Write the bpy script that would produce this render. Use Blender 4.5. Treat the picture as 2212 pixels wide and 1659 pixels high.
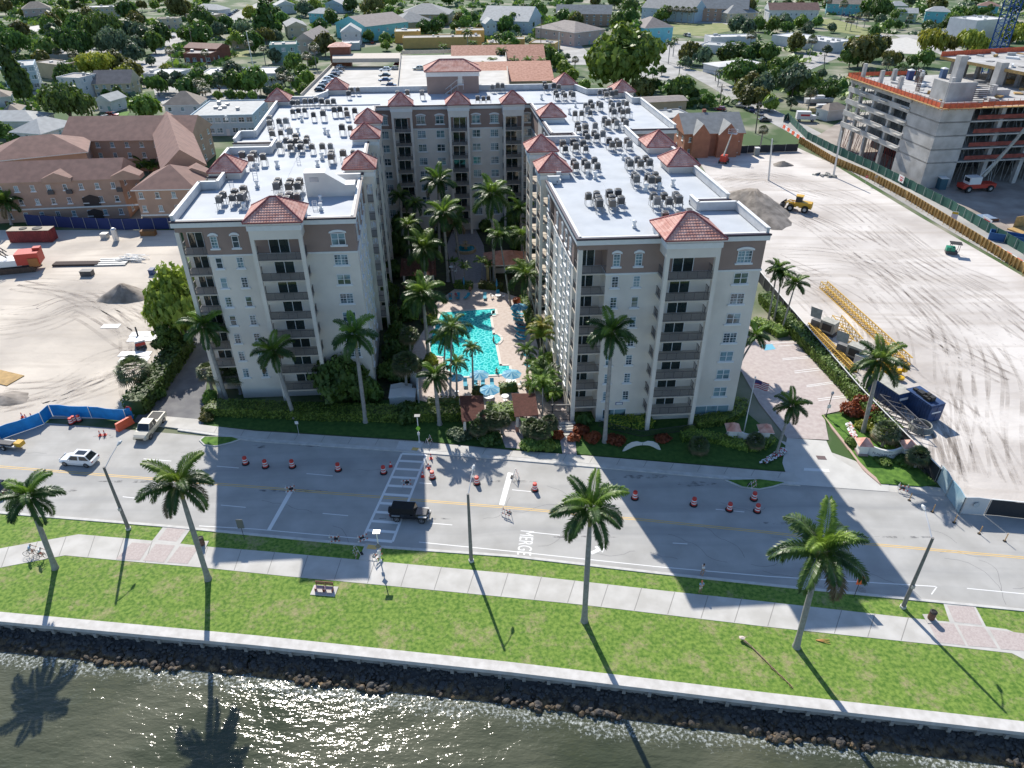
import bpy, bmesh, math, random
from mathutils import Vector, Matrix
random.seed(7)
R_=math.radians
for o in list(bpy.data.objects): bpy.data.objects.remove(o)
SC=bpy.context.scene; COL=SC.collection
# ---------------------------------------------------------------- camera
CX,CY,FP=1106.0,829.5,1543.0          # reading scale of the photograph: 2212 x 1659
TH=R_(32.8); RH=math.asin(15/3115); CAMH=58.0
cam=bpy.data.objects.new('camera',bpy.data.cameras.new('camera')); COL.objects.link(cam)
cam.data.sensor_width=36; cam.data.lens=FP/2212*36; cam.data.clip_end=6000; cam.data.clip_start=1
_c,_s=math.cos(RH),math.sin(RH)
_U0=Vector((0,math.sin(TH),math.cos(TH))); _R0=Vector((1,0,0)); FW=Vector((0,math.cos(TH),-math.sin(TH)))
RT=_R0*_c-_U0*_s; UP=_U0*_c+_R0*_s
m=Matrix((RT,UP,-FW)).transposed().to_4x4(); m.translation=(0,0,CAMH); cam.matrix_world=m
SC.camera=cam
# ---------------------------------------------------------------- sky, sun, exposure
SAZ,SEL=R_(108),R_(38.8)              # where the sun stands (angle from +x)
w=bpy.data.worlds.new('World'); SC.world=w; w.use_nodes=True
nt=w.node_tree; bg=nt.nodes['Background']; sky=nt.nodes.new('ShaderNodeTexSky')
sky.sky_type='NISHITA'; sky.sun_disc=False; sky.sun_elevation=SEL; sky.sun_rotation=R_(90)-SAZ
sky.air_density=1.0; sky.dust_density=0.3; sky.ozone_density=4.0
nt.links.new(sky.outputs[0],bg.inputs[0]); bg.inputs[1].default_value=0.125
sl=bpy.data.lights.new('sun','SUN'); sl.energy=5.0; sl.angle=R_(0.53); sl.color=(1,.94,.85)
so=bpy.data.objects.new('sun',sl); COL.objects.link(so)
sd=Vector((math.cos(SAZ)*math.cos(SEL),math.sin(SAZ)*math.cos(SEL),math.sin(SEL)))
so.rotation_euler=sd.to_track_quat('Z','Y').to_euler()
SC.view_settings.view_transform='Standard'; SC.view_settings.look='None'; SC.view_settings.exposure=0.38; SC.view_settings.gamma=1
SC.render.engine='CYCLES'; SC.cycles.max_bounces=5; SC.cycles.transparent_max_bounces=6
# ---------------------------------------------------------------- pixels of the photograph -> points of the place
def ray(px,py):
    return FW+RT*((px-CX)/FP)-UP*((py-CY)/FP)
def g(px,py,z=0.0):
    d=ray(px,py); t=(z-CAMH)/d.z; return (d.x*t,d.y*t)
def up(px,py,Y):                      # point of the vertical plane y=Y seen at a pixel -> (x,z)
    d=ray(px,py); t=Y/d.y; return (d.x*t,CAMH+d.z*t)
def pix(x,y,z=0):
    v=Vector((x,y,z-CAMH)); q=v.dot(FW); return (CX+FP*v.dot(RT)/q, CY-FP*v.dot(UP)/q)
def lerp(a,b,t): return tuple(a[i]+(b[i]-a[i])*t for i in range(len(a)))
# ---------------------------------------------------------------- materials
MATS={}
def mat(name,col,rough=.8,var=0.0,scale=3.0,col2=None,metal=0.0,bump=0.0,bscale=20,spec=None,detail=4,emit=None,trans=0,hue=0.0,contrast=(.35,.65)):
    if name in MATS: return MATS[name]
    M=bpy.data.materials.new(name); M.use_nodes=True; t=M.node_tree; b=t.nodes['Principled BSDF']
    b.inputs['Roughness'].default_value=rough; b.inputs['Metallic'].default_value=metal
    if spec is not None: b.inputs['Specular IOR Level'].default_value=spec
    c4=(*col,1); b.inputs['Base Color'].default_value=c4
    out=None
    if var or col2:
        tc=t.nodes.new('ShaderNodeNewGeometry'); n=t.nodes.new('ShaderNodeTexNoise'); n.inputs['Scale'].default_value=scale; n.inputs['Detail'].default_value=detail
        t.links.new(tc.outputs['Position'],n.inputs['Vector'])
        r=t.nodes.new('ShaderNodeValToRGB'); t.links.new(n.outputs['Fac'],r.inputs[0])
        r.color_ramp.elements[0].position=contrast[0]; r.color_ramp.elements[1].position=contrast[1]
        ca=col if col2 else tuple(x*(1-var) for x in col); cb=col2 if col2 else tuple(min(1,x*(1+var)) for x in col)
        r.color_ramp.elements[0].color=(*ca,1); r.color_ramp.elements[1].color=(*cb,1)
        out=r.outputs[0]; t.links.new(out,b.inputs['Base Color'])
    if hue:
        oi=t.nodes.new('ShaderNodeObjectInfo'); h=t.nodes.new('ShaderNodeHueSaturation'); mr=t.nodes.new('ShaderNodeMapRange'); mv=t.nodes.new('ShaderNodeMapRange')
        mr.inputs[3].default_value=.5-hue*.45; mr.inputs[4].default_value=.5+hue*.2; mv.inputs[3].default_value=1-hue*5; mv.inputs[4].default_value=1+hue*6
        t.links.new(oi.outputs['Random'],mr.inputs[0]); t.links.new(mr.outputs[0],h.inputs['Hue'])
        mu=t.nodes.new('ShaderNodeMath'); mu.operation='MULTIPLY'; mu.inputs[1].default_value=7.31; fr=t.nodes.new('ShaderNodeMath'); fr.operation='FRACT'
        t.links.new(oi.outputs['Random'],mu.inputs[0]); t.links.new(mu.outputs[0],fr.inputs[0]); t.links.new(fr.outputs[0],mv.inputs[0]); t.links.new(mv.outputs[0],h.inputs['Value'])
        if out: t.links.new(out,h.inputs['Color'])
        else: h.inputs['Color'].default_value=c4
        t.links.new(h.outputs[0],b.inputs['Base Color'])
    if bump:
        tc=t.nodes.new('ShaderNodeNewGeometry'); n=t.nodes.new('ShaderNodeTexNoise'); n.inputs['Scale'].default_value=bscale; n.inputs['Detail'].default_value=3
        t.links.new(tc.outputs['Position'],n.inputs['Vector']); bp=t.nodes.new('ShaderNodeBump'); bp.inputs['Strength'].default_value=bump; bp.inputs['Distance'].default_value=.05
        t.links.new(n.outputs['Fac'],bp.inputs['Height']); t.links.new(bp.outputs[0],b.inputs['Normal'])
    if trans:
        # thin leaf: part of the light comes through
        tr=t.nodes.new('ShaderNodeBsdfTranslucent'); mx=t.nodes.new('ShaderNodeMixShader'); mx.inputs[0].default_value=trans
        src=b.inputs['Base Color'].links
        if src: t.links.new(src[0].from_socket,tr.inputs[0])
        else: tr.inputs[0].default_value=c4
        o=t.nodes['Material Output']; t.links.new(b.outputs[0],mx.inputs[1]); t.links.new(tr.outputs[0],mx.inputs[2]); t.links.new(mx.outputs[0],o.inputs[0])
    MATS[name]=M; return M
def nodes(M): return M.node_tree, M.node_tree.nodes['Principled BSDF']
# ---------------------------------------------------------------- mesh builder
class MB:
    def __init__(s,tf=None): s.v=[];s.f=[];s.m=[];s.tf=tf
    def add(s,vs,fs,mi=0):
        n=len(s.v)
        s.v+= [s.tf(*p) for p in vs] if s.tf else [tuple(p) for p in vs]
        s.f+=[tuple(i+n for i in f) for f in fs]
        s.m+= list(mi) if isinstance(mi,(list,tuple)) else [mi]*len(fs)
    def box(s,x,y,z,sx,sy,sz,mi=0,rz=0,top=None,taper=1.0):
        c,q=math.cos(rz),math.sin(rz); P=[]
        for k,(zz,t) in enumerate(((z,1),(z+sz,taper))):
            for a,b in ((-1,-1),(1,-1),(1,1),(-1,1)):
                X,Y=a*sx/2*t,b*sy/2*t; P.append((x+X*c-Y*q,y+X*q+Y*c,zz))
        s.add(P,[(0,3,2,1),(4,5,6,7),(0,1,5,4),(1,2,6,5),(2,3,7,6),(3,0,4,7)],[mi,mi if top is None else top,mi,mi,mi,mi])
    def prism(s,poly,z0,z1,mi=0,top=None,bottom=False):
        n=len(poly)
        a=sum(poly[i][0]*poly[(i+1)%n][1]-poly[(i+1)%n][0]*poly[i][1] for i in range(n))
        if a<0: poly=poly[::-1]
        vs=[(p[0],p[1],z0) for p in poly]+[(p[0],p[1],z1) for p in poly]
        fs=[(i,(i+1)%n,n+(i+1)%n,n+i) for i in range(n)]; ms=[mi]*n
        fs.append(tuple(range(n,2*n))); ms.append(mi if top is None else top)
        if bottom: fs.append(tuple(range(n-1,-1,-1))); ms.append(mi)
        s.add(vs,fs,ms)
    def poly(s,pts,mi=0): s.add(pts,[tuple(range(len(pts)))],mi)
    def tube(s,pts,rs,n=8,mi=0,cap=True):
        if not isinstance(rs,(list,tuple)): rs=[rs]*len(pts)
        V=[];F=[]
        for i,p in enumerate(pts):
            p=Vector(p); d=(Vector(pts[min(i+1,len(pts)-1)])-Vector(pts[max(i-1,0)])).normalized()
            a=d.orthogonal().normalized() if abs(d.z)<.99 else Vector((1,0,0)); a=(a-d*a.dot(d)).normalized(); b=d.cross(a)
            if i and (a0.dot(a)<0 or True):
                a=(a0-d*a0.dot(d)).normalized(); b=d.cross(a)
            a0=a
            for k in range(n):
                t=2*math.pi*k/n; V.append(tuple(p+a*(rs[i]*math.cos(t))+b*(rs[i]*math.sin(t))))
        for i in range(len(pts)-1):
            for k in range(n): F.append((i*n+k,i*n+(k+1)%n,(i+1)*n+(k+1)%n,(i+1)*n+k))
        if cap: F.append(tuple(range(n-1,-1,-1))); F.append(tuple(range((len(pts)-1)*n,len(pts)*n)))
        s.add(V,F,mi)
    def lathe(s,prof,n=16,mi=0,c=(0,0,0),a0=0):
        V=[];F=[]
        for r,z in prof:
            for k in range(n):
                t=2*math.pi*k/n+a0; V.append((c[0]+r*math.cos(t),c[1]+r*math.sin(t),c[2]+z))
        for i in range(len(prof)-1):
            for k in range(n): F.append((i*n+k,i*n+(k+1)%n,(i+1)*n+(k+1)%n,(i+1)*n+k))
        ms=[mi]*len(F) if not isinstance(mi,(list,tuple)) else [mi[i//n] for i in range(len(F))]
        F.append(tuple(range((len(prof)-1)*n,len(prof)*n))); ms.append(ms[-1])
        s.add(V,F,ms)
    def hip(s,x0,y0,x1,y1,z,h,mi=0,thick=.15,tm=None,gable=None):
        # roof over a rectangle; ridge along the longer side; gable='x' or 'y' gives gable ends
        w,d=x1-x0,y1-y0
        tm=mi if tm is None else tm
        s.prism([(x0,y0),(x1,y0),(x1,y1),(x0,y1)],z-thick,z,tm,tm,True)
        c=[(x0,y0,z+.003),(x1,y0,z+.003),(x1,y1,z+.003),(x0,y1,z+.003)]
        if gable=='x': r=[(x0,(y0+y1)/2,z+h),(x1,(y0+y1)/2,z+h)]; ax='x'
        elif gable=='y': r=[((x0+x1)/2,y0,z+h),((x0+x1)/2,y1,z+h)]; ax='y'
        elif abs(w-d)<.3: r=[((x0+x1)/2,(y0+y1)/2,z+h)]; ax='p'
        elif w>d: r=[(x0+d/2,(y0+y1)/2,z+h),(x1-d/2,(y0+y1)/2,z+h)]; ax='x'
        else: r=[((x0+x1)/2,y0+w/2,z+h),((x0+x1)/2,y1-w/2,z+h)]; ax='y'
        if ax=='p': s.add(c+r,[(0,1,4),(1,2,4),(2,3,4),(3,0,4)],mi)
        elif ax=='x': s.add(c+r,[(0,1,5,4),(2,3,4,5),(1,2,5),(3,0,4)],[mi,mi,tm if gable else mi,tm if gable else mi])
        else: s.add(c+r,[(1,2,5,4),(3,0,4,5),(0,1,4),(2,3,5)],[mi,mi,tm if gable else mi,tm if gable else mi])
    def mesh(s,name,mats,smooth=False):
        me=bpy.data.meshes.new(name); me.from_pydata(s.v,[],s.f); 
        for q in (mats if isinstance(mats,(list,tuple)) else [mats]): me.materials.append(q)
        if s.m: me.polygons.foreach_set('material_index',s.m)
        if smooth: me.polygons.foreach_set('use_smooth',[True]*len(me.polygons))
        me.update(); return me
    def build(s,name,mats,parent=None,loc=(0,0,0),rz=0,smooth=False):
        return link(name,s.mesh(name,mats,smooth),parent,loc,rz)
def link(name,me,parent=None,loc=(0,0,0),rz=0,sc=None):
    o=bpy.data.objects.new(name,me); COL.objects.link(o); o.location=loc; o.rotation_euler=(0,0,rz)
    if sc: o.scale=sc if isinstance(sc,(tuple,list)) else (sc,sc,sc)
    if parent: o.parent=parent
    return o
def tag(o,label=None,cat=None,group=None,kind=None):
    if label: o['label']=label
    if cat: o['category']=cat
    if group: o['group']=group
    if kind: o['kind']=kind
    return o
def thing(name,label,cat,loc=(0,0,0),rz=0,group=None,sc=None):
    o=link(name,None,None,loc,rz,sc); return tag(o,label,cat,group)
def struct(name,mb,mats,smooth=False):
    o=mb.build(name,mats,smooth=smooth); o['kind']='structure'; return o
def copy_tree(o,parent=None,**kw):
    c=o.copy(); COL.objects.link(c); c.parent=parent
    for ch in list(o.children): copy_tree(ch,c)
    return c
ORD=['first','second','third','fourth','fifth','sixth','seventh','eighth','ninth','tenth','eleventh','twelfth','thirteenth','fourteenth','fifteenth','sixteenth','seventeenth','eighteenth','nineteenth','twentieth']+['%dth'%i if i%10 not in(1,2,3) else '%d%s'%(i,{1:'st',2:'nd',3:'rd'}[i%10]) for i in range(21,99)]
LANDMARKS=[]   # (short name, x, y, halfwidth)
LABQ=[]        # (object, look, group)
def resolve_labels():
    B={}
    for o,look,group in LABQ:
        x,y=o.location.x,o.location.y; px,_=pix(x,y); best=None
        for n,lx,ly,hw in LANDMARKS:
            lp,_=pix(lx,ly); r=math.hypot(x-lx,y-ly)-hw
            if best is None or r<best[0]:
                e=abs(pix(lx+hw,ly)[0]-lp)
                rel='behind' if (abs(px-lp)<e and y>ly) else 'in front of' if abs(px-lp)<e else 'left of' if px<lp else 'right of'
                best=(r,rel,n)
        o['group']=group; B.setdefault((look,best[1],best[2]),[]).append((px,o))
    for (look,rel,n),L in B.items():
        L.sort(key=lambda q:q[0])
        for i,(px,o) in enumerate(L):
            o['label']=('%s %s the %s'%(look,rel,n)) + ('' if len(L)==1 else ', %s from left'%ORD[i])
# ================================================================ materials of the place
ASPH=mat('asphalt',(.36,.352,.33),.9,col2=(.46,.452,.43),scale=.35,detail=8,contrast=(.3,.7))
ASPH2=mat('side_asphalt',(.30,.295,.28),.9,col2=(.44,.43,.41),scale=.12,detail=8)
DASPH=mat('dark_asphalt',(.12,.12,.13),.9,col2=(.2,.2,.2),scale=.4,detail=6)
CONC=mat('concrete',(.46,.445,.41),.85,col2=(.56,.545,.51),scale=.5,detail=8)
KERB=mat('kerb_concrete',(.5,.49,.46),.85,col2=(.6,.59,.56),scale=1.2)
WHT=mat('white_marking',(.78,.78,.76),.7); YEL=mat('yellow_marking',(.72,.48,.16),.7)
LAWN=mat('lawn_grass',(.07,.16,.015),.95,col2=(.20,.30,.05),scale=2.6,detail=12,bump=.8,bscale=14)
# straw patches in the lawn
t,b=nodes(LAWN); src=b.inputs['Base Color'].links[0].from_socket
gp=t.nodes.new('ShaderNodeNewGeometry'); n1=t.nodes.new('ShaderNodeTexNoise'); n1.inputs['Scale'].default_value=.3; n1.inputs['Detail'].default_value=14; n1.inputs['Roughness'].default_value=.85
t.links.new(gp.outputs['Position'],n1.inputs['Vector']); rr=t.nodes.new('ShaderNodeValToRGB'); rr.color_ramp.elements[0].position=.51; rr.color_ramp.elements[1].position=.66
t.links.new(n1.outputs['Fac'],rr.inputs[0]); mx=t.nodes.new('ShaderNodeMix'); mx.data_type='RGBA'; mx.inputs[7].default_value=(.36,.3,.17,1)
t.links.new(rr.outputs[0],mx.inputs[0]); t.links.new(src,mx.inputs[6]); t.links.new(mx.outputs[2],b.inputs['Base Color'])
GREEN=mat('green_grass',(.05,.13,.012),.95,col2=(.12,.24,.03),scale=1.5,detail=8,bump=.6,bscale=12)
PALEG=mat('pale_grass',(.17,.21,.06),.95,col2=(.27,.27,.12),scale=.15,detail=8)
SUBURB=mat('suburban_ground',(.05,.10,.025),.95,col2=(.34,.31,.25),scale=.05,detail=9,contrast=(.46,.66))
SAND=mat('sand',(.43,.39,.355),.95,col2=(.66,.62,.575),scale=.07,detail=10,contrast=(.33,.62),bump=.9,bscale=1.6)
# tyre tracks in the sand: stretched darker streaks
def streaks(M,ang,dark,scale=.6,pos=(.52,.72),stretch=.08):
    t,b=nodes(M); src=b.inputs['Base Color'].links[0].from_socket
    gp=t.nodes.new('ShaderNodeNewGeometry'); mp=t.nodes.new('ShaderNodeMapping'); mp.vector_type='POINT'
    mp.inputs['Rotation'].default_value=(0,0,ang); mp.inputs['Scale'].default_value=(stretch,1,1)
    n0=t.nodes.new('ShaderNodeTexNoise'); n0.inputs['Scale'].default_value=.03; va=t.nodes.new('ShaderNodeVectorMath'); va.operation='MULTIPLY_ADD'; va.inputs[1].default_value=(5,5,0)
    t.links.new(gp.outputs['Position'],n0.inputs['Vector']); t.links.new(n0.outputs['Color'],va.inputs[0]); t.links.new(gp.outputs['Position'],va.inputs[2])
    t.links.new(va.outputs[0],mp.inputs[0]); n=t.nodes.new('ShaderNodeTexNoise'); n.inputs['Scale'].default_value=scale; n.inputs['Detail'].default_value=6
    t.links.new(mp.outputs[0],n.inputs['Vector']); r=t.nodes.new('ShaderNodeValToRGB'); r.color_ramp.elements[0].position=pos[0]; r.color_ramp.elements[1].position=pos[1]
    t.links.new(n.outputs['Fac'],r.inputs[0]); mx=t.nodes.new('ShaderNodeMix'); mx.data_type='RGBA'; mx.inputs[7].default_value=(*dark,1)
    t.links.new(r.outputs[0],mx.inputs[0]); t.links.new(src,mx.inputs[6]); t.links.new(mx.outputs[2],b.inputs['Base Color'])
streaks(SAND,R_(52),(.40,.35,.30),scale=.45,pos=(.5,.85),stretch=.05); 
SAND2=mat('worked_sand',(.40,.36,.315),.95,col2=(.64,.575,.49),scale=.07,detail=10,contrast=(.33,.62),bump=.9,bscale=1.3)
streaks(SAND2,R_(-20),(.42,.37,.31),scale=.5,pos=(.5,.85),stretch=.1)
streaks(ASPH,R_(7.5),(.30,.30,.295),scale=.5,pos=(.48,.8),stretch=.03)
PAVER=mat('pink_pavers',(.44,.37,.35),.85,col2=(.52,.46,.43),scale=1.5,detail=8)
PAVER2=mat('path_pavers',(.42,.35,.33),.85,col2=(.5,.44,.41),scale=6,detail=4)
DECKP=mat('pool_deck_pavers',(.50,.41,.36),.85,col2=(.58,.5,.45),scale=2,detail=6)
ROOFW=mat('roof_membrane',(.42,.455,.49),.8,col2=(.49,.525,.56),scale=.35,detail=8)
CREAM=mat('cream_stucco',(.70,.65,.58),.85,var=.06,scale=.4,detail=6)
TAUPE=mat('taupe_stucco',(.31,.225,.19),.85,var=.06,scale=.5,detail=6)
TRIM=mat('white_trim',(.72,.72,.70),.7,var=.03,scale=2)
DARKTRIM=mat('dark_coping',(.04,.03,.05),.6)
PARAP=mat('parapet_stucco',(.58,.58,.57),.85,var=.1,scale=.8,detail=6)
FRAMEW=mat('white_frame',(.75,.76,.76),.5)
GLASS=mat('window_glass',(.035,.06,.075),.06,col2=(.22,.34,.38),scale=.5,detail=1,contrast=(.42,.58),spec=.9)
DGLASS=mat('door_glass',(.015,.03,.03),.05,spec=.9,var=.4,scale=.4)
RAIL=mat('railing_dark',(.10,.09,.09),.6)
SLABC=mat('balcony_slab',(.52,.46,.38),.85,var=.05)
BALFL=mat('balcony_floor',(.17,.15,.14),.8,var=.15,scale=1)
METAL=mat('grey_metal',(.42,.43,.43),.45,metal=.3,var=.1,scale=2)
DMETAL=mat('dark_metal',(.06,.06,.065),.5)
ALU=mat('aluminium',(.6,.61,.62),.4,metal=.4)
BLACK=mat('black_rubber',(.015,.015,.015),.7)
WOODR=mat('red_stained_wood',(.19,.075,.055),.75,var=.2,scale=3)
PLY=mat('plywood',(.42,.27,.10),.8,var=.2,scale=1.5)
ORNG=mat('orange_plastic',(.75,.09,.02),.5); REDC=mat('red_orange_plastic',(.62,.05,.035),.5)
WPL=mat('white_plastic',(.75,.75,.74),.5)
BLUEF=mat('blue_fabric',(.01,.24,.62),.7,var=.15,scale=.8); 
def tile_mat(name,ca,cb,sx=4.2,sy=3.2):
    # barrel tiles: rows of curved tiles down the slope, from the object's own coordinates
    M=bpy.data.materials.new(name); M.use_nodes=True; t,b=nodes(M); b.inputs['Roughness'].default_value=.75
    gp=t.nodes.new('ShaderNodeNewGeometry'); n=t.nodes.new('ShaderNodeTexNoise'); n.inputs['Scale'].default_value=1.1; n.inputs['Detail'].default_value=5
    t.links.new(gp.outputs['Position'],n.inputs['Vector']); r=t.nodes.new('ShaderNodeValToRGB')
    r.color_ramp.elements[0].position=.35; r.color_ramp.elements[1].position=.65; r.color_ramp.elements[0].color=(*ca,1); r.color_ramp.elements[1].color=(*cb,1)
    t.links.new(n.outputs['Fac'],r.inputs[0]); t.links.new(r.outputs[0],b.inputs['Base Color']); MATS[name]=M; return M
TILE=tile_mat('clay_tile',(.58,.25,.19),(.78,.47,.38)); TILEP=tile_mat('pale_clay_tile',(.42,.17,.10),(.58,.28,.19)); HIPT=mat('hip_tile',(.30,.09,.09),.8)
# ================================================================ ground, water
def world_poly(pp,z=0): return [(*g(x,y,z),z) for x,y in pp]
def ext(line,d=160,z=0):
    w=[Vector((*g(x,y,z),z)) for x,y in line]
    a=w[0]+(w[0]-w[1]).normalized()*d; e=w[-1]+(w[-1]-w[-2]).normalized()*d
    return [a]+w+[e]
def strip(name,top,bot,z,M,z0=None,d=160,dz=None):
    T=ext(top,d,z); Bt=ext(bot,d,z); mb=MB()
    lo,hi=max(T[0].x,Bt[0].x),min(T[-1].x,Bt[-1].x); xs=sorted({lo,hi}|{p.x for p in T+Bt if lo<p.x<hi})
    def at(L,x):
        for a,b in zip(L,L[1:]):
            if a.x<=x<=b.x: return a.y+(b.y-a.y)*(x-a.x)/(b.x-a.x)
        return L[-1].y
    xs=[x for k,x in enumerate(xs) if k==0 or x-xs[k-1]>1e-4]; n=len(xs)
    V=[(x,at(Bt,x),z) for x in xs]+[(x,at(T,x),z) for x in xs]; F=[(k,k+1,n+k+1,n+k) for k in range(n-1)]
    if z0 is not None:
        V+=[(x,at(Bt,x),z0) for x in xs]+[(x,at(T,x),z0) for x in xs]; F+=[(2*n+k,2*n+k+1,k+1,k) for k in range(n-1)]+[(n+k,n+k+1,3*n+k+1,3*n+k) for k in range(n-1)]+[(0,n,3*n,2*n),(n-1,3*n-1,4*n-1,2*n-1)]
    mb.add(V,F); return struct(name,mb,[M])
mb=MB(); seaL=ext([(0,1323),(553,1374),(1106,1432),(1659,1498),(2212,1560)],400)
N=14
far=[(2200,1500),(-2200,1500)]
mb.poly([(p.x,p.y,-.06) for p in seaL]+[(2500,-120,-.06),(2500,3600,-.06),(-2500,3600,-.06),(-2500,100,-.06)])
struct('ground',mb,[SUBURB])
# road
FAR_K=[(0,905),(300,930),(553,952),(855,972),(1106,992),(1381,1016),(1659,1041),(2034,1070),(2212,1092)]
NEAR_K=[(0,1104),(357,1133),(553,1152),(835,1179),(1106,1198),(1418,1234),(1659,1260),(1949,1289),(2212,1315)]
strip('road',FAR_K,NEAR_K,.0,ASPH,d=400)
strip('far_kerb',[(390,924),(553,946),(855,967),(1106,986),(1381,1010),(1659,1035),(1720,1040)],[(390,930),(553,953),(855,974),(1106,993.5),(1381,1017.5),(1659,1042.5),(1720,1048)],.12,KERB,-.05,d=.5)
strip('near_kerb',NEAR_K,[(x,y+5) for x,y in NEAR_K],.13,KERB,-.05,d=400)
strip('pavement',[(330,905),(553,931),(900,953),(1106,973),(1266,984),(1659,1017),(1718,1021)],[(330,918),(553,946.5),(855,967.5),(1106,986.5),(1381,1010.5),(1659,1035.5),(1720,1040.5)],.135,CONC,-.05,d=.3)
strip('entrance_apron',[(1700,955),(1790,975),(2000,1050),(2212,1075)],[(1690,1046),(1790,1052),(2034,1071),(2212,1092)],.006,CONC,d=2)
# sea lawn, path
LT=[(x,y+4) for x,y in NEAR_K]
strip('seaside_lawn',LT,[(0,1325),(553,1376),(1106,1434),(1659,1500),(2212,1562)],.05,LAWN,-.05,d=400)
PT=[(0,1184.5),(170,1154),(332,1168),(462,1182),(553,1189),(775,1209),(833,1214),(1106,1239),(1463,1279),(1659,1300),(1996,1338),(2051,1343),(2129,1353),(2174,1359),(2212,1374)]
PB=[(0,1226),(140,1199.5),(275,1212),(450,1227),(613,1244),(828,1264),(1106,1291),(1256,1306),(1659,1354),(2046,1395),(2186,1411),(2212,1424)]
strip('seaside_path',PT,PB,.075,CONC,0,d=120)
def lerp_y(L,x):
    for a,b in zip(L,L[1:]):
        if a[0]<=x<=b[0]: return a[1]+(b[1]-a[1])*(x-a[0])/(b[0]-a[0])
    return L[-1][1]
def patch(name,pts,z,M,z0=None):
    mb=MB()
    if z0 is None: mb.poly([(*g(x,y,z),z) for x,y in pts])
    else: mb.prism([g(x,y,z) for x,y in pts],z0,z)
    return struct(name,mb,[M])
patch('path_spur_concrete',[(356,1133),(412,1142),(388,1176),(328,1169)],.082,CONC)
patch('paver_panel',[(362,1139),(402,1143),(381,1170),(341,1166)],.09,PAVER2)
patch('paver_panel',[(285,1172),(326,1174),(302,1210),(250,1208)],.09,PAVER2)
patch('paver_panel',[(336,1175),(378,1178),(354,1215),(309,1211)],.09,PAVER2)
patch('paver_panel',[(388,1180),(428,1183),(405,1218),(361,1215)],.09,PAVER2)
patch('path_spur_concrete',[(2036,1298),(2105,1306),(2130,1353),(2051,1343)],.082,CONC)
patch('paver_panel',[(2046,1308),(2103,1310),(2122,1350),(2062,1343)],.09,PAVER2)
patch('paver_panel',[(2005,1344),(2060,1347),(2086,1394),(2027,1388)],.09,PAVER2)
patch('paver_panel',[(2068,1350),(2126,1355),(2155,1400),(2092,1395)],.09,PAVER2)
patch('paver_panel',[(2138,1359),(2212,1368),(2260,1410),(2162,1402)],.09,PAVER2)
mb=MB()   # expansion joints of the seaside path
for px in list(range(20,360,62))+list(range(450,1990,72)):
    yt=lerp_y(PT,px); yb=lerp_y(PB,px-16); a=Vector(g(px,yt)); b=Vector(g(px-16,yb)); dd=(b-a); nn=Vector((-dd.y,dd.x)).normalized()*.035; mb.poly([(*(a-nn),.081),(*(b-nn),.081),(*(b+nn),.081),(*(a+nn),.081)])
for px in range(470,1700,58):
    yt=lerp_y([(330,905),(553,931),(900,953),(1106,973),(1266,984),(1659,1017),(1718,1021)],px); a=Vector(g(px,yt,.13)); b=Vector(g(px-8,yt+14,.13)); dd=(b-a); nn=Vector((-dd.y,dd.x)).normalized()*.03; mb.poly([(*(a-nn),.14),(*(b-nn),.14),(*(b+nn),.14),(*(a+nn),.14)])
struct('pavement_joint',mb,[mat('joint',(.27,.26,.24),.9)])
patch('ramp_slab',[(790,1172),(826,1178),(815,1212),(775,1208)],.14,CONC,0)
patch('tactile_strip',[(796,1176),(818,1179),(812,1187),(791,1185)],.15,YEL)
patch('ramp_slab',[(862,953),(914,957),(905,974),(855,970)],.146,mat('new_concrete',(.6,.6,.58),.85,var=.04))
patch('tactile_strip',[(892,966),(906,967.5),(901,973.5),(888,972)],.154,YEL)
# painted markings
def line(a,b,w,z=.006,dash=None,M=WHT,mb=None,own=True):
    A=Vector(g(*a)); B=Vector(g(*b)); d=(B-A); L=d.length; d.normalize(); n=Vector((-d.y,d.x))*w/2
    mb=mb or MB(); s=0
    while s<L:
        e=min(L,s+(dash[0] if dash else L)); p,q=A+d*s,A+d*e
        mb.poly([(p.x-n.x,p.y-n.y,z),(q.x-n.x,q.y-n.y,z),(q.x+n.x,q.y+n.y,z),(p.x+n.x,p.y+n.y,z)])
        s=e+(dash[1] if dash else 1)
    return mb
def pline(pts,w,z=.006,mb=None):
    mb=mb or MB()
    for a,b in zip(pts,pts[1:]): line(a,b,w,z,mb=mb)
    return mb
yl=[(-300,985),(0,1008),(80,1014.5),(553,1052),(1106,1097),(1380,1122),(1659,1150),(1865,1174),(2212,1205),(2600,1240)]
struct('yellow_centre_line',pline([(x,y-1.7) for x,y in yl],.11,mb=pline([(x,y+1.7) for x,y in yl],.11)),[YEL])
mb=pline([(430,1136),(553,1143),(776,1163)],.12); pline([(905,1171),(1106,1191),(1418,1224),(1659,1245),(2024,1267)],.12,mb=mb); line((2024,1267),(2012,1284),.12,mb=mb); line((2089,1271),(2600,1320),.12,mb=mb)
struct('edge_line',mb,[WHT])
mb=MB()
for a,b in [((265,1073),(313,1078)),((477,1091),(531,1096)),((697,1109),(752,1114)),((930,1130),(977,1134)),((1151,1150),(1210,1156)),((1453,1173),(1485,1175)),((662,1023),(719,1028)),((468,1007),(516,1011)),((906,1043),(933,1045)),((1106,1058),(1148,1062)),((1546,1100),(1608,1106)),((1702,1112),(1730,1115)),((310,991),(370,996))]: line(a,b,.12,mb=mb)
struct('lane_dash',mb,[WHT])
mb=MB(); mb.poly([(*g(x,y),.006) for x,y in [(577,1144),(585,1145),(632,1063),(623,1062)]]); mb.poly([(*g(x,y),.006) for x,y in [(1078,1090),(1089,1092),(1109,1022),(1097,1020)]])
struct('stop_line',mb,[WHT])
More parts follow.
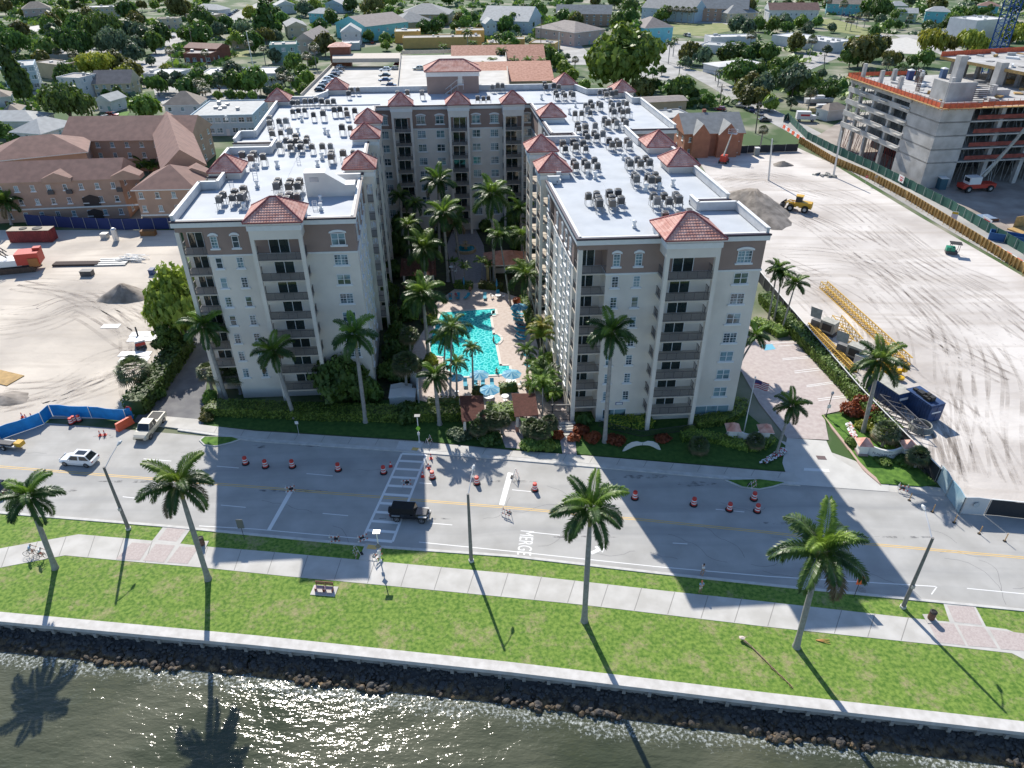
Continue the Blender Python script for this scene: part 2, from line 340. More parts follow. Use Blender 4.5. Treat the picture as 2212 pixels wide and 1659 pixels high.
# crosswalk ladder
TL,TR,BL,BR=(868,980),(921,982.5),(783,1165),(848,1170)
mb=MB()
line(TL,BL,.3,mb=mb,z=.008); line(TR,BR,.3,mb=mb,z=.008)
for k in range(11):
    t=(k/10)**1.08; a=lerp(TL,BL,t); b=lerp(TR,BR,t); line(a,b,.42,z=.012,mb=mb)
struct('crosswalk',mb,[WHT])
# MERGE, read from the other side, and an arrow
def text_mesh(s,size,ext=.0,align='CENTER'):
    c=bpy.data.curves.new('txt','FONT'); c.body=s; c.size=size; c.align_x=align; c.align_y='CENTER'; c.extrude=ext
    o=bpy.data.objects.new('txt',c); COL.objects.link(o); dg=bpy.context.evaluated_depsgraph_get(); dg.update()
    me=bpy.data.meshes.new_from_object(o.evaluated_get(dg)); bpy.data.objects.remove(o); return me
me=text_mesh('MERGE',1.5); me.materials.clear(); me.materials.append(WHT)
c=g(1134,1172); a=g(1110,1151); b_=g(1157,1155)
o=link('merge_marking',me,None,(*c,.007)); o['kind']='structure'
o.rotation_euler=(0,0,R_(-97)+R_(0)); o.scale=(.82,1.5,1)
mb=MB(); ar=[(1275,1192),(1288,1186),(1284,1181),(1309,1174),(1302,1194),(1297,1190),(1279,1198)]
mb.poly([(*g(x,y),.007) for x,y in ar]); struct('arrow_marking',mb,[WHT])
# stains, patches and cracks of the road
OILM=mat('road_stain',(.20,.20,.2),.8,var=.2,scale=3); t,b=nodes(OILM); gp=t.nodes.new('ShaderNodeNewGeometry'); n=t.nodes.new('ShaderNodeTexNoise'); n.inputs['Scale'].default_value=1.3; n.inputs['Detail'].default_value=8; t.links.new(gp.outputs['Position'],n.inputs['Vector']); r=t.nodes.new('ShaderNodeValToRGB'); r.color_ramp.elements[0].position=.45; r.color_ramp.elements[1].position=.7; r.color_ramp.elements[1].color=(.7,.7,.7,1); t.links.new(n.outputs['Fac'],r.inputs[0]); t.links.new(r.outputs[0],b.inputs['Alpha'])
mb=MB(); rnd=random.Random(6)
for px,py,rx,ry in [(225,943,26,5),(680,960,40,5),(1390,1030,60,5),(1500,1045,50,6),(560,965,24,4),(620,1060,90,3),(900,1120,80,3),(1250,1160,80,3),(300,1040,90,3),(1700,1130,80,3),(1950,1160,70,3),(120,1060,60,3),(1100,1040,60,3)]:
    P=[g(px+rx*math.cos(a*.4488)*rnd.uniform(.7,1.1),py+ry*math.sin(a*.4488)*rnd.uniform(.7,1.1)) for a in range(14)]; mb.poly([(x,y,.004) for x,y in P])
struct('road_stain',mb,[OILM])
mb=MB()
for k in range(26):
    px,py=rnd.uniform(0,2200),rnd.uniform(.1,.95); y0=lerp_y(FAR_K,px); y1=lerp_y(NEAR_K,px); py=y0+(y1-y0)*py; p=Vector(g(px,py)); a=rnd.uniform(-.5,.3)
    for j in range(rnd.randint(4,12)):
        q=p+Vector((math.cos(a),math.sin(a)))*rnd.uniform(.4,1.0); nn=Vector((-(q-p).y,(q-p).x)).normalized()*.018; mb.poly([(*(p-nn),.0035),(*(q-nn),.0035),(*(q+nn),.0035),(*(p+nn),.0035)]); p=q; a+=rnd.uniform(-.5,.5)
struct('road_crack',mb,[mat('crack',(.17,.17,.17),.9)])
# sand lots, driveways, side streets
patch('sand_lot',[(-700,560),(-200,500),(0,497),(380,497),(395,560),(415,700),(398,742),(285,905),(110,905),(0,925),(-700,960)],.02,SAND2)
patch('left_driveway',[(288,912),(438,932),(446,830),(452,760),(425,690),(409,720),(398,745)],.03,DASPH)
patch('left_apron',[(345,898),(436,906),(432,926),(300,912)],.045,CONC)
patch('big_sand_lot',[(1490,318),(1720,318),(1795,352),(1990,470),(2212,598),(3000,1010),(3000,1200),(2212,1094),(2105,1088),(2020,1040),(1750,745),(1600,540),(1560,430)],.02,SAND)
patch('paver_driveway',[(1560,600),(1600,640),(1640,735),(1738,737),(1850,880),(1780,895),(1790,950),(1700,946),(1640,870),(1600,800)],.03,PAVER)
patch('entrance_drive',[(1700,946),(1785,952),(1800,985),(1850,1015),(1920,1040),(1920,1062),(1706,1046),(1690,1000)],.034,mat('pale_concrete',(.55,.54,.51),.85,var=.06,scale=.6))
mb=MB()
for a,b in [((1665,742),(1735,738)),((1690,775),(1762,769)),((1690,778),(1764,772)),((1716,802),(1784,794)),((1716,806),(1786,798)),((1742,833),(1806,824)),((1742,836),(1809,827)),((1766,862),(1834,854)),((1768,866),(1838,857)),((1681,748),(1738,744))]: line(a,b,.14,z=.04,mb=mb)
line((1838,1010),(1792,1006),.6,z=.042,mb=mb) if False else None
mb.poly([(*g(x,y),.044) for x,y in [(1737,1011),(1790,1014),(1792,1020),(1736,1017)]])
struct('parking_line',mb,[WHT])
patch('blue_parking_sign_paint',[(1643,745),(1668,743),(1676,754),(1652,757)],.041,mat('sky_blue_paint',(.15,.45,.6),.7))
strip('speed_hump',[(1764,984),(1780,985)],[(1768,992),(1786,993)],.06,mat('hump',(.14,.1,.1),.8),.03,d=.1)
mb=MB()
for c,r in [((1836,1051),.45),((1861,1274),.45),((1106+5,975),.0)]:
    if r: 
        q=g(*c); mb.lathe([(r,0),(r,.006)],16,0,(q[0],q[1],.01))
struct('manhole_cover',mb,[mat('cast_iron',(.28,.27,.25),.7,var=.2,scale=8)])
def street(name,pts,w,M=ASPH2,z=.01):
    W=[Vector(g(*p)) for p in pts]; L=[];Rr=[]
    for i,p in enumerate(W):
        d=(W[min(i+1,len(W)-1)]-W[max(i-1,0)]).normalized(); n=Vector((-d.y,d.x))*w/2; L.append(p+n); Rr.append(p-n)
    mb=MB(); n=len(W)
    mb.add([(p.x,p.y,z) for p in L]+[(p.x,p.y,z) for p in Rr],[(i,i+1,n+i+1,n+i) for i in range(n-1)]); return struct(name,mb,[M])
street('side_street',[(2700,760),(2212,560),(2085,490),(1960,418),(1880,372),(1800,330),(1745,290),(1640,235),(1560,187),(1500,155)],10)
street('back_street',[(1500,157),(1400,135),(1300,128),(1240,125)],9,z=.014)
street('lane_street',[(1262,140),(1245,115),(1225,92),(1205,72),(1195,55)],13,z=.016)
street('left_back_street',[(300,160),(330,135),(360,110),(375,85),(372,60)],12)
street('far_left_street',[(466,60),(500,42),(540,22),(575,5)],14,z=.014)
street('far_right_street',[(1700,150),(1800,110),(1880,80),(1960,75),(2100,130),(2300,160)],18,z=.012)
patch('far_car_park',[(1385,100),(1400,85),(1560,92),(1500,130),(1470,180),(1380,165)],.02,ASPH2)
patch('townhouse_car_park',[(1490,32),(1545,30),(1640,48),(1620,60),(1500,52)],.02,ASPH2)
patch('field_lawn',[(1395,52),(1560,50),(1600,62),(1520,78),(1425,72)],.025,PALEG)
patch('field_lawn',[(1755,42),(1800,40),(1890,68),(1870,78),(1790,66)],.025,PALEG)
patch('pale_yard',[(1870,92),(1960,80),(2020,100),(2000,118),(1880,112)],.025,CONC)
patch('street_yard',[(230,135),(300,130),(330,140),(310,160),(240,170)],.018,ASPH2)
patch('office_car_park',[(330,185),(560,190),(560,225),(340,225)],.018,ASPH2)
patch('far_left_yard',[(50,60),(110,50),(120,62),(60,72)],.018,CONC)
patch('small_lawn',[(233,245),(282,240),(270,256),(240,256)],.03,GREEN)
patch('small_lawn',[(496,106),(535,104),(540,122),(500,124)],.03,PALEG)
# tyre tracks pressed into the sand
TRK=mat('tyre_track',(.33,.29,.255),.95,col2=(.42,.37,.33),scale=.8); t,b=nodes(TRK); o_=t.nodes['Material Output']
gp=t.nodes.new('ShaderNodeNewGeometry'); n=t.nodes.new('ShaderNodeTexNoise'); n.inputs['Scale'].default_value=.13; n.inputs['Detail'].default_value=10; n.inputs['Roughness'].default_value=.72; t.links.new(gp.outputs['Position'],n.inputs['Vector'])
r=t.nodes.new('ShaderNodeValToRGB'); r.color_ramp.elements[0].position=.42; r.color_ramp.elements[1].position=.66; r.color_ramp.elements[1].color=(.38,.38,.38,1); t.links.new(n.outputs['Fac'],r.inputs[0]); t.links.new(r.outputs[0],b.inputs['Alpha'])
rnd=random.Random(12)
def tracks(pts,n,spread,zz):
    mb=MB(); W=[Vector(g(*p)) for p in pts]
    for k in range(n):
        o1=rnd.uniform(-spread,spread); ph=rnd.uniform(0,6); w_=rnd.uniform(.15,.32)
        for off_ in (o1-.9,o1+.9):
            C=[]
            for i in range(len(W)*6-5):
                a=i/6; q=int(a); f=a-q
                if q>=len(W)-1: q,f=len(W)-2,1.0
                p0,p1,p2,p3=W[max(q-1,0)],W[q],W[q+1],W[min(q+2,len(W)-1)]
                p=.5*((2*p1)+(p2-p0)*f+(2*p0-5*p1+4*p2-p3)*f*f+(3*p1-p0-3*p2+p3)*f**3); C.append(p)
            V=[]
            for i,p in enumerate(C):
                d=(C[min(i+1,len(C)-1)]-C[max(i-1,0)]).normalized(); nn=Vector((-d.y,d.x)); q=p+nn*(off_+1.2*math.sin(i*.35+ph)); V+= [(q.x-nn.x*w_,q.y-nn.y*w_,zz+k*.0004),(q.x+nn.x*w_,q.y+nn.y*w_,zz+k*.0004)]
            mb.add(V,[(2*i,2*i+1,2*i+3,2*i+2) for i in range(len(C)-1)])
    struct('tyre_track',mb,[TRK])
tracks([(1690,440),(1760,470),(1850,520),(1960,590),(2060,680),(2130,780),(2170,900),(2200,1050)],9,7,.024); tracks([(1700,560),(1800,560),(1930,600),(2060,700),(2250,800)],7,9,.03); tracks([(1640,560),(1760,620),(1850,700),(1900,800),(2020,900),(2080,1040)],6,6,.035); tracks([(1560,400),(1650,380),(1750,410),(1850,450),(2000,560),(2150,640),(2300,760)],6,5,.04); tracks([(2030,860),(2060,950),(2090,1070)],4,3,.045)
tracks([(-60,700),(80,690),(180,660),(300,700),(380,740)],6,5,.024); tracks([(0,860),(120,840),(220,800),(300,770)],6,4,.03); tracks([(30,620),(150,640),(260,720),(280,860)],5,5,.035); tracks([(100,880),(200,840),(330,790)],5,2.5,.04)
# water
WAT=bpy.data.materials.new('sea_water'); WAT.use_nodes=True; t,b=nodes(WAT)
b.inputs['Roughness'].default_value=.12; b.inputs['IOR'].default_value=1.33
gp=t.nodes.new('ShaderNodeNewGeometry'); hs=[]
mpw=t.nodes.new('ShaderNodeMapping'); mpw.inputs['Rotation'].default_value=(0,0,R_(18)); mpw.inputs['Scale'].default_value=(.45,1,1); t.links.new(gp.outputs['Position'],mpw.inputs[0])
for sc_,k in ((.5,1.0),(1.9,.40),(5.0,.15)):
    n=t.nodes.new('ShaderNodeTexNoise'); n.inputs['Scale'].default_value=sc_; n.inputs['Detail'].default_value=2; t.links.new((mpw if sc_<6 else gp).outputs[0],n.inputs['Vector'])
    mu=t.nodes.new('ShaderNodeMath'); mu.operation='MULTIPLY'; mu.inputs[1].default_value=k; t.links.new(n.outputs['Fac'],mu.inputs[0]); hs.append(mu.outputs[0])
a1=t.nodes.new('ShaderNodeMath'); t.links.new(hs[0],a1.inputs[0]); t.links.new(hs[1],a1.inputs[1]); a2=t.nodes.new('ShaderNodeMath'); t.links.new(a1.outputs[0],a2.inputs[0]); t.links.new(hs[2],a2.inputs[1])
bp=t.nodes.new('ShaderNodeBump'); bp.inputs['Strength'].default_value=1; bp.inputs['Distance'].default_value=.27; t.links.new(a2.outputs[0],bp.inputs['Height']); t.links.new(bp.outputs[0],b.inputs['Normal'])
# murky colour, with foam where the waves break on the rocks (distance to shore is the object's own y)
tc=t.nodes.new('ShaderNodeTexCoord'); sx=t.nodes.new('ShaderNodeSeparateXYZ'); t.links.new(tc.outputs['Object'],sx.inputs[0])
nf=t.nodes.new('ShaderNodeTexNoise'); nf.inputs['Scale'].default_value=.35; nf.inputs['Detail'].default_value=3; t.links.new(tc.outputs['Object'],nf.inputs['Vector'])
nf2=t.nodes.new('ShaderNodeTexNoise'); nf2.inputs['Scale'].default_value=3.2; nf2.inputs['Detail'].default_value=8; nf2.inputs['Roughness'].default_value=.7; t.links.new(tc.outputs['Object'],nf2.inputs['Vector'])
ma=t.nodes.new('ShaderNodeMath'); ma.operation='MULTIPLY_ADD'; ma.inputs[1].default_value=3.0; t.links.new(nf.outputs['Fac'],ma.inputs[0]); t.links.new(sx.outputs['Y'],ma.inputs[2])
mr=t.nodes.new('ShaderNodeMapRange'); mr.inputs[1].default_value=-2.2; mr.inputs[2].default_value=.9; mr.inputs[3].default_value=0; mr.inputs[4].default_value=.36; t.links.new(ma.outputs[0],mr.inputs[0])
ad=t.nodes.new('ShaderNodeMath'); t.links.new(mr.outputs[0],ad.inputs[0]); t.links.new(nf2.outputs['Fac'],ad.inputs[1])
rf=t.nodes.new('ShaderNodeValToRGB'); rf.color_ramp.elements[0].position=.84; rf.color_ramp.elements[1].position=1.0; t.links.new(ad.outputs[0],rf.inputs[0])
nc=t.nodes.new('ShaderNodeTexNoise'); nc.inputs['Scale'].default_value=.08; nc.inputs['Detail'].default_value=5; t.links.new(tc.outputs['Object'],nc.inputs['Vector'])
rc=t.nodes.new('ShaderNodeValToRGB'); rc.color_ramp.elements[0].color=(.05,.06,.036,1); rc.color_ramp.elements[1].color=(.10,.105,.07,1); rc.color_ramp.elements[0].position=.38; rc.color_ramp.elements[1].position=.64; t.links.new(nc.outputs['Fac'],rc.inputs[0])
mx=t.nodes.new('ShaderNodeMix'); mx.data_type='RGBA'; mx.inputs[7].default_value=(.5,.53,.51,1); t.links.new(rf.outputs[0],mx.inputs[0]); t.links.new(rc.outputs[0],mx.inputs[6]); t.links.new(mx.outputs[2],b.inputs['Base Color'])
WZ=-1.78
s0=Vector(g(0,1410,WZ)); s1=Vector(g(2212,1660,WZ)); sa=math.atan2((s1-s0).y,(s1-s0).x)
mb=MB(); n=60; V=[];Fc=[]
mb.add([(-900,-700,0),(900,-700,0),(900,6,0),(-900,6,0)],[(0,1,2,3)])
o=mb.build('sea',[WAT],None,(s0.x,s0.y,WZ),sa); o['kind']='structure'
# seawall
T=ext([(0,1323),(553,1374),(1106,1432),(1659,1498),(2212,1560)],300); mbw=MB(); mbc=MB()
Bo=ext([(0,1344),(553,1395.5),(1106,1454),(1659,1521),(2212,1584)],300)
mbc.prism([(p.x,p.y) for p in T]+[(p.x,p.y) for p in reversed(Bo)],-.35,.12,0,None,True)
wall=thing('seawall','long pale concrete seawall capping the rocks along the lawn','seawall',(0,0,0))
mbc.build('cap',[mat('wall_cap',(.5,.48,.45),.85,col2=(.62,.6,.57),scale=1.2,detail=8)],wall)
Bi=[p+(q-p)*.35 for p,q in zip(T,Bo)]; Bj=[p+(q-p)*.8 for p,q in zip(T,Bo)]
mbw.prism([(p.x,p.y) for p in Bi]+[(p.x,p.y) for p in reversed(Bj)],-3,-.36)
for i in range(1,len(T)-2):
    a,b2=Bo[i],Bo[i+1]; k=int((b2-a).length/2.2)
    for j in range(k):
        p=a.lerp(b2,(j+.5)/k); q=T[i].lerp(T[i+1],(j+.5)/k); c=p.lerp(q,.1); mbw.box(c.x,c.y,-.95,.32,.4,.585,0,sa)
mbw.build('wall_face',[mat('wall_face',(.3,.29,.27),.9,var=.2,scale=1)],wall)
# rocks: one revetment of heaped boulders
def blob(r,seed,sub=1,sq=(1,1,1),amp=.28):
    bm=bmesh.new(); bmesh.ops.create_icosphere(bm,subdivisions=sub,radius=r); rnd=random.Random(seed)
    for v in bm.verts: v.co=Vector((v.co.x*sq[0],v.co.y*sq[1],v.co.z*sq[2]))*(1+rnd.uniform(-amp,amp))
    bm.verts.index_update(); V=[tuple(v.co) for v in bm.verts]; Fs=[tuple(v.index for v in f.verts) for f in bm.faces]; bm.free(); return V,Fs
mb=MB(); rb=[blob(1,k,2,(1,.8,.65),.13) for k in range(8)]; rnd=random.Random(3)
for i in range(len(Bo)-1):
    a,b2=Bo[i],Bo[i+1]; L=(b2-a).length
    if i in(0,len(Bo)-2): 
        if i==0: a=b2+(a-b2).normalized()*25
        else: b2=a+(b2-a).normalized()*25
        L=25
    d=(b2-a).normalized(); nn=Vector((d.y,-d.x,0))
    for j in range(int(L*26)):
        s=rnd.uniform(0,L); q=rnd.random(); wv=2.25+.3*math.sin((a.x+s)*.3)+.22*math.sin((a.x+s)*.9); p=a+d*s+nn*(-.3+q*wv)
        r=rnd.choice([.13,.18,.22,.28,.36]) *(1.15 if q>.6 else .8); z=-1.08-.66*q+rnd.uniform(-.1,.1)
        V,Fs=rnd.choice(rb); th=rnd.uniform(0,6.3); c,s_=math.cos(th),math.sin(th); tz=rnd.uniform(-.5,.5)
        mb.add([(p.x+r*(x*c-y*s_),p.y+r*(x*s_+y*c),z+r*(zz+x*tz)) for x,y,zz in V],Fs)
    for k in range(int(L/1.5)):   # the dark bank under the stones
        p,q2=a+d*(k*1.5),a+d*(k*1.5+1.5); f=[(.3,-1.1),(-2.6,-1.95)]
        for (x0,z0),(x1,z1) in zip(f,f[1:]): mb.add([(p.x-nn.x*x0,p.y-nn.y*x0,z0),(q2.x-nn.x*x0,q2.y-nn.y*x0,z0),(q2.x-nn.x*x1,q2.y-nn.y*x1,z1),(p.x-nn.x*x1,p.y-nn.y*x1,z1)],[(0,1,2,3)])
ROCK=mat('wet_rock_painted_shade',(.03,.022,.014),.75,col2=(.24,.16,.075),scale=1.6,detail=4,contrast=(.4,.72),bump=.4,bscale=9)
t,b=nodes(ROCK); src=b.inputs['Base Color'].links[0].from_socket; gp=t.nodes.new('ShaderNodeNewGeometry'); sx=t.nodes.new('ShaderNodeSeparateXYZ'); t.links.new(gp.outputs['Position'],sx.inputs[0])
mr=t.nodes.new('ShaderNodeMapRange'); mr.inputs[1].default_value=-1.25; mr.inputs[2].default_value=-1.55; t.links.new(sx.outputs['Z'],mr.inputs[0]); mx=t.nodes.new('ShaderNodeMix'); mx.data_type='RGBA'; mx.inputs[6].default_value=(.055,.055,.055,1); t.links.new(mr.outputs[0],mx.inputs[0]); t.links.new(src,mx.inputs[7]); t.links.new(mx.outputs[2],b.inputs['Base Color'])  # upper stones darkened by height: the wall's shade is put into the colour
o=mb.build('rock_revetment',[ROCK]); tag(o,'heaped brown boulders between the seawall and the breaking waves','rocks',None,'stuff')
o=mb=None
# ================================================================ trees and palms
LEAF={}
for n,c1,c2 in [('dark',(.035,.085,.015),(.12,.21,.035)),('mid',(.055,.13,.018),(.18,.30,.05)),('light',(.10,.19,.02),(.26,.37,.06)),('yellow',(.17,.22,.015),(.42,.44,.06)),('grey',(.06,.10,.05),(.17,.24,.13)),('olive',(.07,.085,.015),(.21,.21,.05)),('red',(.15,.035,.015),(.38,.10,.03))]:
    LEAF[n]=mat('leaf_'+n,c1,.55,col2=c2,scale=.55,detail=6,trans=.3,hue=.05 if n!='red' else 0,contrast=(.3,.68))
BARK=mat('bark',(.14,.11,.085),.9,var=.25,scale=3); PTRUNK=mat('palm_trunk',(.30,.29,.27),.85,var=.16,scale=2.5,detail=6); SHAFT=mat('crownshaft',(.22,.22,.08),.55,var=.2,scale=3)
PALM={'royal':mat('palm_leaf',(.028,.075,.014),.42,col2=(.085,.16,.028),scale=.9,trans=.28,hue=.02),'young_lit':mat('palm_leaf_lit',(.10,.20,.02),.45,col2=(.22,.34,.05),scale=.9,trans=.35,hue=.03),  # palm_leaf_lit: young fronds, with sunlit brightness put into the colour
 'yellow':mat('palm_leaf_gold',(.22,.25,.03),.5,col2=(.42,.36,.06),scale=.9,trans=.3),'dead':mat('palm_leaf_dead',(.12,.09,.045),.8,col2=(.22,.17,.09),scale=1)}
def leaf_cloud(lobes,n,size,seed,flat=.0,fill=.25):
    rnd=random.Random(seed); mb=MB(); tot=sum(l[3]*l[4] for l in lobes)
    for cx,cy,cz,rx,rz in lobes:
        k=int(n*rx*rz/tot)
        for i in range(k):
            u=rnd.uniform(-1,1); a=rnd.uniform(0,6.283); q=math.sqrt(1-u*u); R=1-rnd.random()**2*fill*1.6+rnd.uniform(-.04,.07)
            if u<-.35 and rnd.random()<.6: u=-u*.5
            nx,ny,nz=q*math.cos(a),q*math.sin(a),u; wob=1+.14*math.sin(5*a+cx*3)+.1*math.sin(7*u+cy)+.07*math.sin(11*a+3*u)
            p=Vector((cx+nx*rx*R*wob,cy+ny*rx*R*wob,cz+nz*rz*R*wob)); N=(Vector((nx,ny,nz))+Vector((rnd.gauss(0,.55),rnd.gauss(0,.55),rnd.gauss(0,.55)+.25))).normalized()
            t=N.orthogonal().normalized(); b=N.cross(t); th=rnd.uniform(0,6.28); t,b=t*math.cos(th)+b*math.sin(th),b*math.cos(th)-t*math.sin(th)
            s=size*rnd.uniform(.55,1.3); l=s*rnd.uniform(.5,.9)
            mb.add([tuple(p-t*s-b*l*.3),tuple(p+b*l*-.9),tuple(p+t*s-b*l*.1),tuple(p+b*l)],[(0,1,2,3)])
    return mb
def crown_lobes(kind,rnd):
    L=[]
    if kind=='round':
        L=[(0,0,.72,.55,.46)]+[(math.cos(a)*.45,math.sin(a)*.45,.62+rnd.uniform(-.12,.18),.42+rnd.uniform(-.06,.1),.3+rnd.uniform(0,.1)) for a in [k*6.28/5+rnd.uniform(-.4,.4) for k in range(5)]]
    elif kind=='spread':
        L=[(0,0,.62,.6,.28)]+[(math.cos(a)*.66,math.sin(a)*.66,.55+rnd.uniform(-.1,.12),.42+rnd.uniform(-.06,.08),.2+rnd.uniform(0,.07)) for a in [k*6.28/6+rnd.uniform(-.4,.4) for k in range(6)]]
    elif kind=='tall':
        L=[(0,0,.9,.42,.5),(.12,.1,1.35,.3,.35),(-.18,.05,.7,.4,.35),(.2,-.15,.6,.38,.3),(-.05,.1,1.6,.18,.25)]
    elif kind=='loose':
        L=[(math.cos(a)*rr,math.sin(a)*rr,z,.3,.22) for a,rr,z in [(0,.5,.6),(1.2,.45,.85),(2.4,.5,.6),(3.5,.4,.9),(4.6,.5,.7),(5.6,.3,1.05),(0,.05,1.15)]]
    return L
TREES={}
for kind,size in (('round',.085),('spread',.07),('tall',.08),('loose',.06)):
    for v in range(2):
        rnd=random.Random(len(TREES)*7+1); lob=crown_lobes(kind,rnd)
        cm={}
        for dens,nf in (('near',5200),('far',1500)):
            c=leaf_cloud(lob,nf,size if dens=='near' else size*1.75,v+5)
            cm[dens]=c
        tb=MB(); tb.tube([(0,0,-.02),(.01,0,.25),(.02,.01,.5)],[.055,.04,.03],6)
        for l in lob[1:5]: tb.tube([(.01,0,.22),(l[0]*.5,l[1]*.5,.42),(l[0]*.9,l[1]*.9,l[2])],[.03,.02,.008],5)
        TREES[kind,v]=(cm,tb,{})
def tree_parts(kind,v,leaf,dens):
    cm,tb,cache=TREES[kind,v]
    if (leaf,dens) not in cache: cache[leaf,dens]=cm[dens].mesh('crown',[LEAF[leaf]])
    if 'trunk' not in cache: cache['trunk']=tb.mesh('trunk',[BARK])
    return cache[leaf,dens],cache['trunk']
def tree(x,y,r,h,kind='round',leaf='mid',label=None,group=None,name=None,z=0):
    # r = crown radius, h = height; unit tree is about 1 wide by 1.15 high
    v=random.randrange(2); dens='near' if (y<230 or r>8) else 'far'
    cme,tme=tree_parts(kind,v,leaf,dens); top={'round':1.15,'spread':.9,'tall':1.85,'loose':1.35}[kind]; wid={'round':.95,'spread':1.12,'tall':.55,'loose':.85}[kind]
    t=link(name or 'tree',None,None,(x,y,z),random.uniform(0,6.28),(r/wid,r/wid,h/top)); t['category']='tree'
    link('crown',cme,t); link('trunk',tme,t)
    look={'dark':'dark green','mid':'mid green','light':'bright green','yellow':'yellow green','grey':'grey green','olive':'olive green','red':'rust red'}[leaf]+' '+{'round':'round','spread':'spreading','tall':'tall','loose':'loose'}[kind]+' tree'
    if label: t['label']=label; t['group']=group or 'trees around the condominium'
    else: LABQ.append((t,look,group or 'trees of the neighbourhood'))
    return t
def frond_mb(mb,L,e,az,droop,rnd,mi=0,full=1.0,wid=.6,n=22,base=(0,0,0)):
    ca,sa_=math.cos(az),math.sin(az); pts=[]; p=Vector(base); ang=e; N=9
    for i in range(N+1):
        pts.append(p.copy()); d=Vector((math.cos(ang)*ca,math.cos(ang)*sa_,math.sin(ang))); p=p+d*(L/N); ang-=droop/N*(.45+1.1*i/N)
    side=Vector((-sa_,ca,0))
    # midrib
    V=[];F=[]
    for i,q in enumerate(pts):
        w_=.05*(1-i/N)+.012; V+= [tuple(q-side*w_),tuple(q+side*w_)]
    F=[(2*i,2*i+1,2*i+3,2*i+2) for i in range(N)]; mb.add(V,F,mi)
    for i in range(n):
        s=.13+.87*i/(n-1); k=min(N-1,int(s*N)); f=s*N-k; q=pts[k].lerp(pts[k+1],f); d=(pts[k+1]-pts[k]).normalized(); upv=side.cross(d).normalized()*-1
        if upv.z<0: upv=-upv
        ll=wid*L/3.2*math.sin(math.pi*(.12+.80*s))**.7*rnd.uniform(.85,1.1)*full
        for sg in (-1,1):
            for lift in (.5,-.1,-.6):
                dirv=(side*sg*.85+d*(.45+.3*s)+upv*lift*rnd.uniform(.6,1.2)).normalized(); tip=q+dirv*ll+Vector((0,0,-.22*ll)); wv=d*(.055*L/3.2+.01)
                mid=q+dirv*ll*.55
                mb.add([tuple(q-wv*.6),tuple(mid-wv+Vector((0,0,.01))),tuple(tip),tuple(mid+wv)],[(0,1,2,3)],mi)
def palm_crown(kind,seed):
    rnd=random.Random(seed); mb=MB()
    if kind=='royal':
        n=15
        for i in range(n):
            az=i*2.399+rnd.uniform(-.15,.15); t=i/(n-1); e=R_(76-104*t+rnd.uniform(-8,8)); frond_mb(mb,rnd.uniform(3.0,3.6),e,az,R_(72+rnd.uniform(0,34)),rnd,1 if t<.2 else (2 if t>.9 and seed%2 else 0),wid=.76,n=28)
        mb.tube([(0,0,0),(0,0,1.7)],[.1,.02],6,1)
        mats=[PALM['royal'],PALM['young_lit'],PALM['dead']]
    elif kind=='coconut':
        n=17
        for i in range(n):
            az=i*2.399; t=i/(n-1); e=R_(70-85*t+rnd.uniform(-8,8)); frond_mb(mb,rnd.uniform(2.5,3.2),e,az,R_(90+rnd.uniform(0,40)),rnd,1 if t<.35 else 0,wid=.6,n=20)
        mats=[PALM['royal'],PALM['young_lit'],PALM['dead']]
    elif kind=='areca':
        for s in range(4):
            b=(rnd.uniform(-.7,.7),rnd.uniform(-.7,.7),rnd.uniform(-1.3,0))
            for i in range(7):
                frond_mb(mb,rnd.uniform(1.6,2.3),R_(rnd.uniform(25,75)),rnd.uniform(0,6.28),R_(95),rnd,1 if rnd.random()<.6 else 0,wid=.55,n=15,base=b)
        mats=[PALM['royal'],PALM['young_lit'],PALM['dead']]
    elif kind=='gold':
        for s in range(3):
            b=(rnd.uniform(-.5,.5),rnd.uniform(-.5,.5),rnd.uniform(-1,0))
            for i in range(8): frond_mb(mb,rnd.uniform(1.6,2.2),R_(rnd.uniform(10,75)),rnd.uniform(0,6.28),R_(95),rnd,0 if rnd.random()<.55 else 1,wid=.6,n=15,base=b)
        mats=[PALM['yellow'],PALM['young_lit'],PALM['dead']]
    elif kind=='sabal':
        # round head of fan leaves
        for i in range(60):
            az=i*2.399; u=1-1.5*(i/59); e=math.asin(max(-1,min(1,u))) ; R=rnd.uniform(1.0,1.35)
            d=Vector((math.cos(e)*math.cos(az),math.cos(e)*math.sin(az),math.sin(e))); sd_=d.cross(Vector((0,0,1))); sd_=sd_.normalized() if sd_.length>.01 else Vector((1,0,0)); c=d*R*.75
            for k in range(-4,5):
                a=k*.3; v_=(d*math.cos(a)+sd_*math.sin(a)); tip=c+v_*.75+Vector((0,0,-.25)); wv=sd_*math.cos(a)*.06-d*math.sin(a)*.06
                mb.add([tuple(c),tuple(c+v_*.4-wv),tuple(tip),tuple(c+v_*.4+wv)],[(0,1,2,3)],0 if i<48 else 2)
        mats=[mat('fan_leaf',(.035,.06,.02),.5,col2=(.12,.16,.06),scale=1.5,trans=.25,hue=.03),PALM['young_lit'],PALM['dead']]
    return mb.mesh('crown',mats)
PC={k:[palm_crown(k,s) for s in ((1,2,3,4) if k=='royal' else (1,2,3))] for k in ('royal','coconut','areca','gold','sabal')}
PI=[0]
